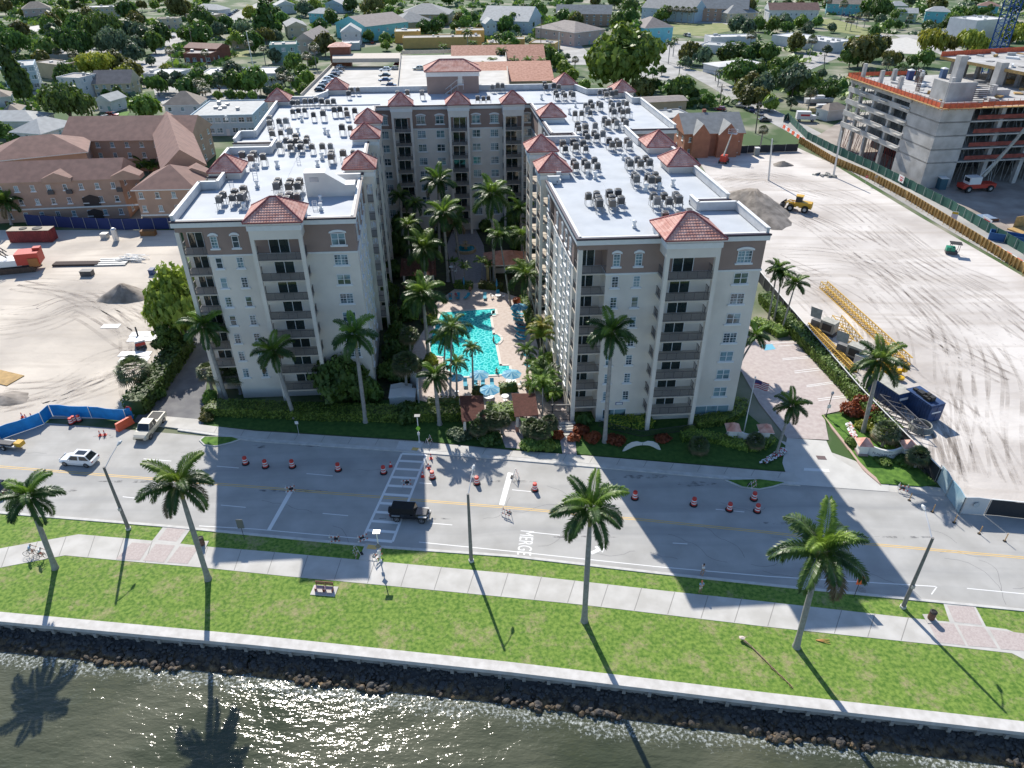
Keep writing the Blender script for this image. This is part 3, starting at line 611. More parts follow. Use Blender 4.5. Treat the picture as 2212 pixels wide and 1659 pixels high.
def palm(base,crown,kind='royal',sc=1.0,label=None,group='palms',trunk=1.0,cat='palm tree',bz=0,bend=0,h=None,name=None):
    x0,y0=g(*base,bz)
    if crown is not None: x1,z1=up(crown[0],crown[1],y0)
    else: x1,z1=x0,bz+h
    y1=y0
    t=link(name or {'royal':'royal_palm','coconut':'coconut_palm','areca':'areca_palm','gold':'golden_palm','sabal':'fan_palm'}[kind],None,None,(x0,y0,bz)); t['category']=cat
    dx,H=x1-x0,z1-bz; mb=MB(); k=trunk
    if kind=='royal':
        pr=[(0,.42),(.04,.33),(.15,.27),(.45,.27),(.75,.23),(.86,.19)]
        pts=[(dx*(s+bend*math.sin(math.pi*s)),0,H*s) for s,_ in pr]; mb.tube(pts,[r*k for _,r in pr],10,0,False)
        p2=[(dx*s,0,H*s) for s in (.86,.9,1.0)]; mb.tube(p2,[.19*k,.215*k,.1*k],10,1)
    else:
        pr=[(0,.26),(.06,.18),(.5,.14),(1,.11)]; rr=[r*k*{'coconut':1,'sabal':1.3,'areca':.6,'gold':.6}[kind] for _,r in pr]
        pts=[(dx*(s+bend*math.sin(math.pi*s)),0,H*s) for s,_ in pr]; mb.tube(pts,rr,8,0,False)
    mb.build('trunk',[PTRUNK,SHAFT],t,smooth=True)
    PI[0]+=1; ms=PC[kind]
    link('crown',ms[PI[0]%len(ms)],t,(dx,0,H),random.uniform(0,6.28),sc)
    if label: t['label']=label; t['group']=group
    else: LABQ.append((t,{'royal':'tall royal palm','coconut':'feathery coconut palm','areca':'clumping areca palm','gold':'golden cane palm','sabal':'round headed fan palm'}[kind],group))
    return t
def hedge(name,pts,w,h,label,leaf='light',z=0,group=None,size=.16,dens=1.0,cat='hedge',kind=None):
    # clipped or loose hedge along a line of world points: leaf faces over a solid inner core
    rnd=random.Random(len(label)); mb=MB(); W=[Vector(p) for p in pts]
    for a,b in zip(W,W[1:]):
        d=(b-a); L=d.length; d.normalize(); n=Vector((-d.y,d.x)); 
        mb.prism([tuple(a+n*w*.42-d*.1),tuple(b+n*w*.42+d*.1),tuple(b-n*w*.42+d*.1),tuple(a-n*w*.42-d*.1)],z,z+h*.9,1)
        k=int(L*(w+2*h)*26*dens*(.16/size)**2)
        for i in range(k):
            s=rnd.uniform(-.1,L+.1); q=rnd.uniform(-1,1)*(w/2+h); 
            if abs(q)<w/2: off,zz,N=q,h,Vector((0,0,1))
            else: off,zz,N=math.copysign(w/2,q),h-(abs(q)-w/2),n*math.copysign(1,q)
            p=a+d*s+n*off; p=Vector((p.x,p.y,z+zz+rnd.uniform(-.06,.1)*(1 if size<.2 else 2))); N=(Vector((N.x,N.y,getattr(N,'z',0) if len(N)==3 else 0))+Vector((rnd.gauss(0,.6),rnd.gauss(0,.6),rnd.gauss(0,.5)+.2))).normalized()
            t=N.orthogonal().normalized(); bb=N.cross(t); s2=size*rnd.uniform(.5,1.2)
            p=p+N*rnd.uniform(0,.1)
            mb.add([tuple(p-t*s2),tuple(p-bb*s2*.6),tuple(p+t*s2),tuple(p+bb*s2*.7)],[(0,1,2,3)],0)
    o=mb.build(name,[LEAF[leaf],LEAF['dark']]); return tag(o,label,cat,group,kind)
def bush(px,py,r,h,label=None,leaf='mid',z=0,world=None,group='shrubs in the garden beds',name='shrub'):
    x,y=world or g(px,py,z); c=tree_parts('round',random.randrange(2),leaf,'far')[0]
    o=link(name,c,None,(x,y,z-h*.25),random.uniform(0,6.28),(r,r,h)); o['category']='shrub'
    if label: o['label']=label; o['group']=group
    else: LABQ.append((o,{'dark':'dark green','mid':'green','light':'bright green','yellow':'yellow','grey':'grey green','olive':'olive','red':'rust red'}[leaf]+' leafy shrub',group))
    return o
# ================================================================ the condominium (frame u along the front, v into the depth)
P0=(8.0,80.0); AE=R_(3.5); BE=R_(96.8); EU=(math.cos(AE),math.sin(AE)); EV=(math.cos(BE),math.sin(BE))
def UV(u,v,z): return (u*EU[0]+v*EV[0],u*EU[1]+v*EV[1],z)
def XY(u,v): return (P0[0]+u*EU[0]+v*EV[0],P0[1]+u*EU[1]+v*EV[1])
condo=thing('condominium','large cream and taupe nine-storey condominium wrapping a palm courtyard and pool','apartment building',(P0[0],P0[1],0))
LANDMARKS.append(('condominium',*XY(-12,40),30))
SLABS=[2.6+2.8*i for i in range(8)]; BAND=22.2; DECK=26.3
BODY=[(0,2.6),(3.5,2.6),(3.5,0),(22.7,0),(22.7,9.8),(17.6,9.8),(17.6,12.8),(22.7,12.8),(22.7,42.5),(18.7,42.5),(18.7,52),(27.9,52),(28.1,76),(26.5,76),(26.5,82),(24,86),(19,86),(17.2,92.5),(-37.7,92.5),(-37.7,88.5),(-40,83),(-47,83),(-47,53.5),(-49.5,53.5),(-49.5,48.2),(-42.5,48.2),(-42.5,42.3),(-49.2,42.3),(-49.2,28.5),(-47,28.5),(-47,23.8),(-49.5,23.8),(-49.5,12.1),(-46.1,12.1),(-46.1,9.5),(-27,9.5),(-27,26),(-30.4,26),(-30.4,28.5),(-27,28.5),(-27,75.5),(5.2,75.5),(5.2,50.3),(9,50.3),(9,45.2),(2.2,45.2),(2.2,24.7),(1.6,24.7),(1.6,22.5),(0,22.5),(0,19.6),(2.2,19.6),(2.2,16.8),(0,16.8)]
ROOFP=list(BODY)
for a in ((0,2.6),(3.5,2.6),(3.5,0)): ROOFP.remove(a)
ROOFP.insert(0,(0,0)); 
i=ROOFP.index((-49.5,12.1)); ROOFP[i:i+3]=[(-49.5,9.5)]
for a in ((0,19.6),(2.2,19.6),(2.2,16.8),(0,16.8)): ROOFP.remove(a)
mb=MB(UV); n=len(BODY)
for i in range(n):
    a,b=BODY[i],BODY[(i+1)%n]
    for z0,z1,mi in ((0,BAND,0),(BAND,25.3,1)): mb.add([(a[0],a[1],z0),(b[0],b[1],z0),(b[0],b[1],z1),(a[0],a[1],z1)],[(0,1,2,3)],mi)
mb.build('wall',[CREAM,TAUPE],condo)
mb=MB(UV); n=len(ROOFP)
for i in range(n):
    a,b=ROOFP[i],ROOFP[(i+1)%n]; mb.add([(a[0],a[1],25.3),(b[0],b[1],25.3),(b[0],b[1],26.0),(a[0],a[1],26.0)],[(0,1,2,3)],0)
mb.poly([(p[0],p[1],25.3) for p in ROOFP][::-1],1)
mb.build('top_beam',[TAUPE,CREAM],condo)
mb=MB(UV); mb.poly([(p[0],p[1],DECK) for p in ROOFP],0)
mb.box(-2,0,0,.01,.01,.01) if False else None
for u,v,s,d in ((-38,30,.12,38),(8,22,.12,30),(14,60,.12,26),(-43,60,.12,30)): mb.box(u,v,DECK,s,d,.03,0)
for u,v,s,d in ((-36.9,79,22,.25),(8,77,22,.3)): mb.box(u,v,DECK,s,d,.22,0)
mb.build('roof_deck',[ROOFW],condo)
# parapets and cornice: front edges low with a dark coping, sides higher
LOWE=set()
def off(poly,i,d):
    a,b=Vector(poly[i]),Vector(poly[(i+1)%len(poly)]); t=(b-a).normalized(); return a,b,t,Vector((t.y,-t.x))
area=sum(ROOFP[i][0]*ROOFP[(i+1)%n][1]-ROOFP[(i+1)%n][0]*ROOFP[i][1] for i in range(n))
sgn=1 if area>0 else -1
cor=MB(UV); par=MB(UV); cop=MB(UV)
for i in range(n):
    a,b,t,nn=off(ROOFP,i,0); nn=nn*sgn; L=(b-a).length
    front=abs(t.x)>.9 and nn.y<0; courtside=(abs(t.y)>.9 and ((a.x>-31 and a.x<9.5)))
    low=front or courtside; zt=26.75 if low else 27.45
    e=.28
    c0,c1=a-t*e*0,b
    P=[a+nn*e-t*e,b+nn*e+t*e,b-t*0,a+t*0]
    cor.prism([tuple(p) for p in P],26.0,26.62 if low else 26.5,0)
    Q=[a+nn*.1-t*.1,b+nn*.1+t*.1,b-nn*.22,a-nn*.22]
    par.prism([tuple(p) for p in Q],26.55 if low else 26.4,zt,0)
    if low:
        Q=[a+nn*.36-t*.36,b+nn*.36+t*.36,b+nn*.02,a+nn*.02]; cop.prism([tuple(p) for p in Q],26.624,26.86,0)
        Q=[a+nn*.017,b+nn*.017,b-nn*.3,a-nn*.3]; cop.prism([tuple(p) for p in Q],26.754,26.90,1)
    else:
        Q=[a+nn*.16-t*.16,b+nn*.16+t*.16,b-nn*.28,a-nn*.28]; cop.prism([tuple(p) for p in Q],zt+.003,zt+.09,1)
cor.build('cornice',[TRIM],condo); par.build('parapet',[PARAP],condo); cop.build('coping',[DARKTRIM,TRIM],condo)
# belt course under the top storey
mb=MB(UV)
for i in range(len(BODY)):
    a,b=Vector(BODY[i]),Vector(BODY[(i+1)%len(BODY)]); t=(b-a).normalized(); nn=Vector((t.y,-t.x))*sgn
    Q=[a+nn*.09-t*.08,b+nn*.09+t*.08,b,a]; mb.prism([tuple(p) for p in Q],BAND-.22,BAND+.02,0,None,True)
mb.build('belt_course',[TRIM],condo)
# ---- windows
def win_mesh(w,h,arch,grid,wide):
    f=MB(); p=MB(); t=.07
    # x along the wall, -y outwards, z up from the sill
    for x in (-w/2+t/2,w/2-t/2): f.box(x,-.04,0,t,.08,h)
    for z in (0,h-t): f.box(0,-.045,z,w-2*t,.07,t)
    f.box(0,-.05,h*.5,w-2*t,.06,.06)
    if wide: f.box(0,-.055,t,.09,.08,h-2*t)
    if grid:
        xs=[-w/4,w/4] if wide else [0]
        for x in xs: f.box(x,-.043,t,.03,.05,h-2*t)
        for z in (h*.25,h*.75): f.box(0,-.041,z,w-2*t,.05,.03)
    f.box(0,-.1,-.2,w+.42,.2,.2)
    if arch:
        k=8; V=[]
        for i in range(k+1):
            x=-w/2-.2+(w+.4)*i/k; z=.28*(1-(2*i/k-1)**2); V+= [(x,-.12,h+z*.55),(x,-.12,h+.2+z),(x,0,h+.2+z),(x,0,h+z*.55)]
        F=[]
        for i in range(k):
            for j in range(4): F.append((4*i+j,4*i+4+j,4*i+4+(j+1)%4,4*i+(j+1)%4))
        f.add(V,F+[(0,1,2,3),(4*k+3,4*k+2,4*k+1,4*k)])
    p.add([(-w/2+t,-.015,t),(w/2-t,-.015,t),(w/2-t,-.015,h-t),(-w/2+t,-.015,h-t)],[(0,1,2,3)])
    return f,p
WM={}
def winm(key):
    if key not in WM:
        f,p=win_mesh(*key); WM[key]=(f.mesh('window',[FRAMEW]),p.mesh('pane',[GLASS]),f,p)
    return WM[key]
WINS=[] # (u,v,z,angle,key)
def addwin(u,v,z,face,w,h,arch=False,grid=None,wide=False):
    ang={'front':AE,'left':BE+R_(180) if False else BE-R_(180),'right':BE}[face]
    if grid is None: grid=random.random()<.55
    WINS.append((u,v,z,ang,(w,h,arch,grid,wide)))
def column(u,v,face,w,wide,top=8,bottom=1,hh=1.5):
    for k in range(bottom,9):
        zf=SLABS[k-1]; arch=(k==8)
        addwin(u,v,zf+.9,face,w,1.6 if arch else hh,arch,None,wide)
for du,dv in ((0,0),(-49.6,9.5)):
    column(4.67+du,dv,'front',.86,False); column(7.35+du,dv,'front',.86,False); column(20.36+du,dv,'front',1.8,True)
for v in (4.7,7.5,10.2,14.1,21.2): column(0,v,'left',1.0,v in (10.2,14.1))
for u in (-25.4,-17.7,-13.8,-6.3,-2.5,4.4): column(u,75.5,'front',1.7,True)
for v in (33,54.5,58): column(2.2 if v<45 else 5.2,v,'left',1.2,True)
for v in (12,16,20,24,36,40,44,55,66,70): column(-27,v,'right',1.1,False)
for v in (3,7,18,22,33): column(22.7,v,'right',1.2,True)
for v in (15,20,36,39,50,60,68): column(-49.5 if v<24 or 48<v<53 else (-49.2 if v<42 else -47),v,'left',1.2,True)
for u in (20.5,23.5,26): column(u,52,'front',1.2,True)
# ---- balconies
RAILM=[];DOORS=[];
class Each:
    def __init__(s,n,m): s.n,s.m=n,m
    def box(s,*a): b=MB(UV); b.box(*a); b.build(s.n,[s.m],condo)
slabs=Each('balcony_slab',SLABC); cols=Each('balcony_pier',CREAM)
def rail(u0,v0,u1,v1,z,bars=True):
    RAILM.append((u0,v0,u1,v1,z,bars))
def door(u,v,z,face,w=2.2):
    DOORS.append((u,v,z,{'front':AE,'left':BE-R_(180),'right':BE}[face],w))
def front_bay(u0,u1,vf,vw,side=True,cw=.5,zt=26.0,top=True):
    # projecting stack of balconies between two piers, open to the front and sides
    for u in (u0,u1-cw): cols.box(u+cw/2,vf+cw/2,-.3,cw,cw,25.3)
    for u in (u0,u1-.3):
        if vw-vf>1.5: pass
    cols.box((u0+u1)/2,(vf+vw)/2,25.0,u1-u0,vw-vf,1.2)     # head beam
    for k,z in enumerate(SLABS):
        slabs.box((u0+u1)/2,(vf+vw)/2,z-.18,u1-u0-.02,vw-vf-.02,.18)
        rail(u0+cw,vf+.12,u1-cw,vf+.12,z)
        if side: rail(u0+.12,vf+cw,u0+.12,vw,z); rail(u1-.12,vf+cw,u1-.12,vw,z)
        door((u0+u1)/2+random.uniform(-.3,.3),vw,z,'front',2.6)
for du,dv in ((0,0),(-49.6,9.5)):
    front_bay(9.8+du,16.25+du,-2.5+dv,dv)
    # corner balconies
    su,sv=du,dv
    cols.box(su+.27,sv+.27,-.3,.54,.54,25.65); 
    for z in SLABS:
        slabs.box(su+1.75,sv+1.3,z-.18,3.46,2.56,.18); rail(su+.54,sv+.1,su+3.5,sv+.1,z); rail(su+.1,sv+.54,su+.1,sv+2.6,z)
        door(su+1.6,sv+2.6,z,'front',2.0)
for u0 in (-23.6,-12.1,-.9): front_bay(u0,u0+4.2,72.6,75.5,cw=.45)
def side_bay(u_out,u_in,v0,v1,cw=.45):
    # stack on a court side, open to the court and to the front
    s=1 if u_out>u_in else -1; a,b=min(u_out,u_in),max(u_out,u_in)
    for v in (v0,v1-cw): cols.box(u_out-s*cw/2,v+cw/2,-.3,cw,cw,25.3)
    cols.box(u_in+s*cw/2,v0+cw/2,-.3,cw,cw,25.3)
    cols.box((a+b)/2,(v0+v1)/2,25.0,b-a,v1-v0,1.2)
    for z in SLABS:
        slabs.box((a+b)/2,(v0+v1)/2,z-.18,b-a-.02,v1-v0-.02,.18)
        rail(u_out-s*.1,v0+cw,u_out-s*.1,v1-cw,z); rail(a+cw,v0+.1,b-cw,v0+.1,z)
        door(u_in,(v0+v1)/2,z,'right' if s>0 else 'left',2.2)
side_bay(-.6,2.2,25.2,29.2); side_bay(-.6,2.2,36.4,40.6); side_bay(5.0,7.9,60.4,64.4) if False else None
for v0 in (28.9,47,58.4): side_bay(-25.2,-27,v0,v0+4.2)
for z in SLABS:
    slabs.box(1.1,18.2,z-.18,2.2,2.8,.18); rail(.08,16.85,.08,19.55,z); door(2.2,18.2,z,'left',2.0)
side_bay(4.9,5.2,60.6,64.6) if False else None

DM={}
def doorm(w):
    if w not in DM:
        f=MB(); p=MB(); h=2.1
        for x in (-w/2,-.04,w/2-.08): f.box(x+.04,-.04,0,.08,.08,h)
        f.box(0,-.04,h,w,.08,.09); p.add([(-w/2+.08,-.02,.0),(w/2-.08,-.02,0),(w/2-.08,-.02,h),(-w/2+.08,-.02,h)],[(0,1,2,3)])
        DM[w]=(f.mesh('sliding_door',[FRAMEW]),p.mesh('pane',[DGLASS]),f,p)
    return DM[w]
def place_many(items,getm,name,sub,limit=100):
    # nearest ones as parts of their own, the rest in one mesh
    items=sorted(items,key=lambda q:Vector(XY(q[0],q[1])).length)
    f2,p2=MB(),MB()
    for i,(u,v,z,ang,key) in enumerate(items):
        fm,pm,F_,P_=getm(key); x,y,_=UV(u,v,0)
        if i<limit:
            o=link(name,fm,condo,(x,y,z),ang); link(sub,pm,o)
        else:
            c,s=math.cos(ang),math.sin(ang)
            for src,dst in ((F_,f2),(P_,p2)): dst.add([(x+a*c-b*s,y+a*s+b*c,z+q) for a,b,q in src.v],src.f,0)
    if f2.v:
        o=f2.build(name,[FRAMEW],condo); o['kind']='stuff'; p2.build(sub,[GLASS if name=='window' else DGLASS],o)['kind']='stuff'
# windows: the front-facing ones first in size
place_many(WINS,winm,'window','pane'); place_many([(u,v,z,a,w) for u,v,z,a,w in DOORS],doorm,'sliding_door','pane')
RAILM.sort(key=lambda q:Vector(XY(q[0],q[1])).length)
rest=MB(UV)
for i,(u0,v0,u1,v1,z,bars) in enumerate(RAILM):
    r=MB(UV) if i<100 else rest; L=math.hypot(u1-u0,v1-v0)
    if L<.2: continue
    du,dv=(u1-u0)/L,(v1-v0)/L; ru=abs(du)>abs(dv)
    r.box((u0+u1)/2,(v0+v1)/2,z+1.0,L if ru else .06,.06 if ru else L,.05); r.box((u0+u1)/2,(v0+v1)/2,z+.08,L if ru else .04,.04 if ru else L,.04)
    k=int(L/.13)
    for j in range(k+1):
        s=j*L/max(1,k); wd=.022 if j%9 else .05; r.box(u0+du*s,v0+dv*s,z+.1,wd,wd,.9)
    if i<100: r.build('balcony_railing',[RAIL],condo)
if rest.v: rest.build('balcony_railing',[RAIL],condo)['kind']='stuff'
# ground-floor glazing
mb=MB(UV); gl=MB(UV)
for u0,u1,zt,vv in ((4.4,7.6,2.0,0),(17.3,22.0,1.95,0)):
    gl.add([(u0,vv-.02,.55),(u1,vv-.02,.55),(u1,vv-.02,zt),(u0,vv-.02,zt)],[(0,1,2,3)])
    k=2 if u1-u0<4 else 3
    for j in range(k+1): mb.box(u0+(u1-u0)*j/k,vv-.05,.55,.07,.1,zt-.55)
    mb.box((u0+u1)/2,vv-.05,zt,u1-u0+.1,.1,.08); mb.box((u0+u1)/2,vv-.12,.35,u1-u0+.4,.24,.2)
o=mb.build('lobby_window',[FRAMEW],condo); gl.build('pane',[GLASS],o)
mb=MB(UV); mb.box(6.6,-.03,2.75,1.0,.06,.42); mb.build('address_plate',[mat('plate_blue',(.12,.16,.3),.6)],condo)
mb=MB(UV); mb.box(6.6,-.065,2.82,.8,.03,.28); mb.build('plate_face',[FRAMEW],condo)
# ---- furniture-free tile turrets: white frieze, body and hipped tile roof
def turret(u0,u1,v0,v1,z0,ze=27.45,h=2.0,frieze=False,e=.42):
    b=MB(UV); b.box((u0+u1)/2,(v0+v1)/2,z0,u1-u0,v1-v0,ze-.35-z0,0)
    b.box((u0+u1)/2,(v0+v1)/2,ze-.35,u1-u0+.3,v1-v0+.3,.2,1)
    if frieze: b.box((u0+u1)/2,(v0+v1)/2,26.2,u1-u0+.25,v1-v0+.25,.62,1)
    b.build('turret',[CREAM,TRIM],condo)
    r=MB(UV); a0,a1,b0,b1=u0-e,u1+e,v0-e,v1+e
    r.box((a0+a1)/2,(b0+b1)/2,ze-.147,a1-a0,b1-b0,.147,1)
    cu,cv=(a0+a1)/2,(b0+b1)/2; W,D=a1-a0,b1-b0; rl=max(0,(W-D)/2)
    A=(cu-rl,cv,ze+h); B=(cu+rl,cv,ze+h)
    # courses of barrel tiles: each slope is a ribbed, stepped surface
    def slope(p,q,s,t_):
        p,q,s,t_=map(Vector,(p,q,s,t_)) # eave p->q, ridge t_->s
        L=(q-p).length; H=((s+t_)/2-(p+q)/2).length; nr=max(5,int(H/.38)); nc=int(L/.34)*4
        e1=(q-p).normalized(); up_=((s+t_)/2-(p+q)/2); up_=(up_-e1*up_.dot(e1)).normalized(); N=e1.cross(up_).normalized()
        if N.z<0: N=-N
        for i in range(nr):
            f0,f1=i/nr,(i+1)/nr
            a_,b_=p.lerp(t_,f0),q.lerp(s,f0); c_,d_=p.lerp(t_,f1),q.lerp(s,f1)
            x0=(a_-p).dot(e1); x1=(b_-p).dot(e1); y0=(c_-p).dot(e1); y1=(d_-p).dot(e1)
            V=[];K=[]; st=L/nc; j0=int(x0/st); j1=int(x1/st)+1
            for j in range(j0,j1+1):
                x=min(max(j*st,x0),x1); xx=min(max(j*st,y0),y1)
                rb_=.055*(1 if j%4==1 else .75 if j%4 in(0,2) else 0)
                V.append(tuple(p+e1*x+(a_-p-e1*x0)+N*(.05+rb_))); V.append(tuple(p+e1*xx+(c_-p-e1*y0)+N*(rb_*.9)))
            m_=len(V)//2; r.add(V,[(2*k,2*k+2,2*k+3,2*k+1) for k in range(m_-1)],0)
            V2=[]; 
            for k in range(m_): V2+= [V[2*k],tuple(Vector(V[2*k])-N*.07)]
            r.add(V2,[(2*k+1,2*k+3,2*k+2,2*k) for k in range(m_-1)],0)
    c=[(a0,b0,ze),(a1,b0,ze),(a1,b1,ze),(a0,b1,ze)]
    slope(c[0],c[1],B,A); slope(c[2],c[3],A,B); slope(c[1],c[2],B,B); slope(c[3],c[0],A,A)
    for p_,q_ in ((c[0],A),(c[1],B),(c[2],B),(c[3],A))+(((A,B),) if rl>.1 else ()):
        r.tube([(p_[0],p_[1],p_[2]+.06),(q_[0],q_[1],q_[2]+.06)],.13,6,1)
    r.build('tile_roof',[TILE,HIPT],condo)
for du,dv in ((0,0),(-49.6,9.5)): turret(9.8+du,16.25+du,-2.5+dv,3.2+dv,26.2,27.35,2.15,True)
for u0,v0 in ((-49.0,28.6),(18.9,26.6),(18.9,37.6),(-49.0,79.3),(-37.9,90.6),(24.2,82.6),(13.4,92)): turret(u0,u0+4.2,v0,v0+4.3,24.4)
for u0,v0 in ((-.7,25.1),(-.7,36.3),(-29.4,28.8),(-29.4,46.9),(-29.4,58.3),(5,60.3)): turret(u0,u0+4.2,v0,v0+4.3,26.2 if u0!=5 else 0,frieze=True)
for u0 in (-23.6,-12.1,-.9): turret(u0,u0+4.2,72.6,76.4,26.2,frieze=True)
# stair hood at the front of the left wing
mb=MB(UV); V=[(-34,19.4,26.3),(-27.3,19.4,26.3),(-27.3,19.4,27.9),(-28.6,19.4,27.9),(-31.2,19.4,29.6),(-34,19.4,29.6)]; W=[(x,21.6,z) for x,y,z in V]
k=len(V); mb.add(V+W,[tuple(range(k))]+[tuple(range(2*k-1,k-1,-1))],0); mb.add(V+W,[(i,k+i,k+(i+1)%k,(i+1)%k) for i in range(k)],[0,0,1,1,1,0])
mb.build('stair_hood',[CREAM,TRIM],condo)
mb=MB(UV); mb.box(-32.7,19.36,28.4,1.2,.06,.6); mb.build('hood_vent',[METAL],condo)
# lift penthouse at the back
b=MB(UV); b.box(-10.1,92.6,26.3,11.4,6,3.6,0); b.box(-10.1,92.6,29.9,11.7,6.3,.9,1); b.build('penthouse',[TAUPE,TRIM],condo)
turret(-15.6,-4.6,89.7,95.5,29.9,31.0,1.9,e=.7)
s=MB(UV); s.box(-8.5,89.1,28.2,1.4,.9,.12)
for i in range(9): s.box(-9.4-.3*i,89.1,28.0-.2*i,.32,.8,.08)
for x,z in ((-7.9,28.3),(-9.1,28.3),(-10.6,27.3),(-11.8,26.5)): s.box(x,88.7,z-2 if z<27 else z-1,.06,.06,2.0)
s.tube([(-7.9,88.7,29.3),(-9.2,88.7,29.3),(-11.9,88.7,27.4)],.035,5); s.build('roof_stair',[TRIM],condo)
s=MB(UV); s.box(-8.5,89.57,28.3,.95,.06,2.0); s.build('door',[CREAM],condo)
# ================================================================ condensers and vents on the roof
def cond_mesh(w,h,body):
    mb=MB(); 
    mb.box(0,0,.85,w,w,h,0); mb.box(0,0,.85+h,w+.04,w+.04,.06,3)
    mb.lathe([(w*.44,.85+h+.064),(w*.44,.85+h+.14),(w*.34,.85+h+.14),(w*.34,.85+h+.09)],14,[3,3,3],(0,0,0)); 
    mb.lathe([(w*.335,.85+h+.08),(w*.1,.85+h+.1)],12,2); mb.lathe([(w*.40,.85+h+.142),(w*.05,.85+h+.145)],14,2)
    for x in (-.5,.5):
        for y in (-.5,.5): mb.box(x*(w-.04),y*(w-.04),0,.05,.05,.85,3)
    for x in (-.5,.5): mb.box(x*(w+.1),0,.79,.06,w+.5,.06,3)
    for k in range(6): mb.box(0,-w/2-.012,.95+k*h/6.5,w*.86,.02,.03,2)
    mb.tube([(w/2,0,1.0),(w/2+.2,0,1.0),(w/2+.2,0,.04)],.03,5,3)
    return mb.mesh('condenser',[body,METAL,BLACK,mat('unit_metal',(.27,.27,.27),.6)])
CB=[mat('unit_grey',(.11,.11,.11),.6,var=.15,scale=2),mat('unit_tan',(.15,.13,.11),.6,var=.15,scale=2),mat('unit_dark',(.035,.038,.045),.5),mat('unit_pale',(.26,.265,.265),.6)]
CM=[(cond_mesh(.82,.8,b),n) for b,n in zip(CB,('grey','tan','black','pale'))]
pts=[]
def Z2(L): pts.extend([((480+x*.27125)*.768,(380+y*.27125)*.768) for x,y in L])
def Z1(L): pts.extend([((540+x*.217)*.768,(200+y*.217)*.768) for x,y in L])
def Z4(L): pts.extend([((940+x*.217)*.768,(150+y*.217)*.768) for x,y in L])
def Z3(L): pts.extend([((1460+x*.217)*.768,(200+y*.217)*.768) for x,y in L])
def Z5(L): pts.extend([(1106+x*.25,414.7+y*.25) for x,y in L])
Z2([(505,675),(545,625),(640,655),(670,612),(735,665),(755,622),(760,580),(1100,545),(1120,505),(1225,550),(1245,505),(1320,545),(1340,500),(1140,660),(1235,645),(1315,650),(1205,685)])
Z1([(655,1105),(770,1150),(805,1100),(925,1130),(1135,975),(1275,990),(1285,950),(1405,990),(1410,950),(1555,985),(1690,990),(1795,985),(1810,1090),(1800,1125),(1960,1085),(2090,1070),(1220,910),(1345,915),(1350,880),(1480,915),(1490,875),(1040,820),(1030,785),(1150,805),(1270,800),(1005,680),(1010,640),(1130,660),(1220,665),(1305,530),(1380,520),(1460,515),(1700,570),(1575,575),(1845,520),(1920,515),(2000,505),(2010,565),(1305,415),(1370,412),(1465,397),(1540,395),(1610,388),(1685,410),(1760,412),(1835,408),(1945,750),(2050,742),(2030,295),(2070,245),(2150,245),(2110,530)])
Z4([(180,525),(820,522),(875,517),(950,527),(1140,532),(1860,595),(1935,593),(2000,587),(2050,445),(2120,435),(2180,432)])
Z3([(330,172),(350,218),(450,205),(515,208),(475,300),(495,323),(570,297),(595,325),(670,297),(700,320),(1045,277),(1110,267),(1180,262),(1130,315),(1200,303),(1250,298),(860,455),(925,432),(950,465),(1030,432),(1060,455),(1185,417),(1215,445),(1290,442),(1350,412),(1395,432),(725,565),(810,560),(885,512),(920,545),(1195,513),(1230,545),(1310,512),(1345,540),(1410,530),(1105,652),(1150,692),(1230,657),(1265,687),(1350,637),(1385,685),(755,715),(775,755),(850,715),(865,745),(985,730),(860,822),(885,865),(970,822),(1005,860),(1085,835),(565,962),(600,1010),(700,945),(735,1000),(830,962),(865,1005),(1165,922),(1205,965),(1265,912),(1295,965),(1395,915),(1430,965),(705,1195),(735,1245),(845,1195),(885,1240),(975,1172),(1015,1245),(1410,1172),(1440,1215),(1530,1172),(1575,1215),(1640,1155),(1690,1205),(1490,1362),(1520,1415),(1665,1392),(1710,1435),(1765,1362),(1800,1425)])
Z5([(660,45),(730,40),(745,75),(755,112),(840,30),(862,68),(868,105),(915,25),(942,85),(1220,50),(1250,95),(1312,50),(1355,90),(1412,45),(1437,85),(1320,215),(1352,232),(1437,222),(1525,195)])
units=[]
for px,py in pts:
    x,y=g(px,py,DECK+1.1)
    if all((x-a)**2+(y-b)**2>.95**2 for a,b,_ in units): units.append((x,y,px))
def wing(x,y):
    dx,dy=x-P0[0],y-P0[1]; det=EU[0]*EV[1]-EU[1]*EV[0]; u=(dx*EV[1]-dy*EV[0])/det; v=(EU[0]*dy-EU[1]*dx)/det
    return ('left wing' if u<-26.5 and v<78 else 'right wing' if u>-1 and v<78 else 'rear wing'),v
rows={}
for x,y,px in units:
    wn,v=wing(x,y); rows.setdefault((wn,int(v//3.2)),[]).append((px,x,y))
cnt={}
for wn in ('left wing','right wing','rear wing'):
    ks=sorted(k[1] for k in rows if k[0]==wn)
    for ri,kk in enumerate(ks):
        for j,(px,x,y) in enumerate(sorted(rows[wn,kk])):
            mi=random.choice([0,0,0,1,1,2,3]); me,cn=CM[mi]
            o=link('air_conditioner',me,None,(x,y,DECK+.03),AE+random.choice([0,0,R_(90)])+random.uniform(-.06,.06),random.uniform(.9,1.12))
            tag(o,'%s rooftop condenser, %s wing, %s row from front, %s from left'%(cn,wn.split()[0],ORD[ri],ORD[j]),'air conditioner','condensers on the condominium roof')
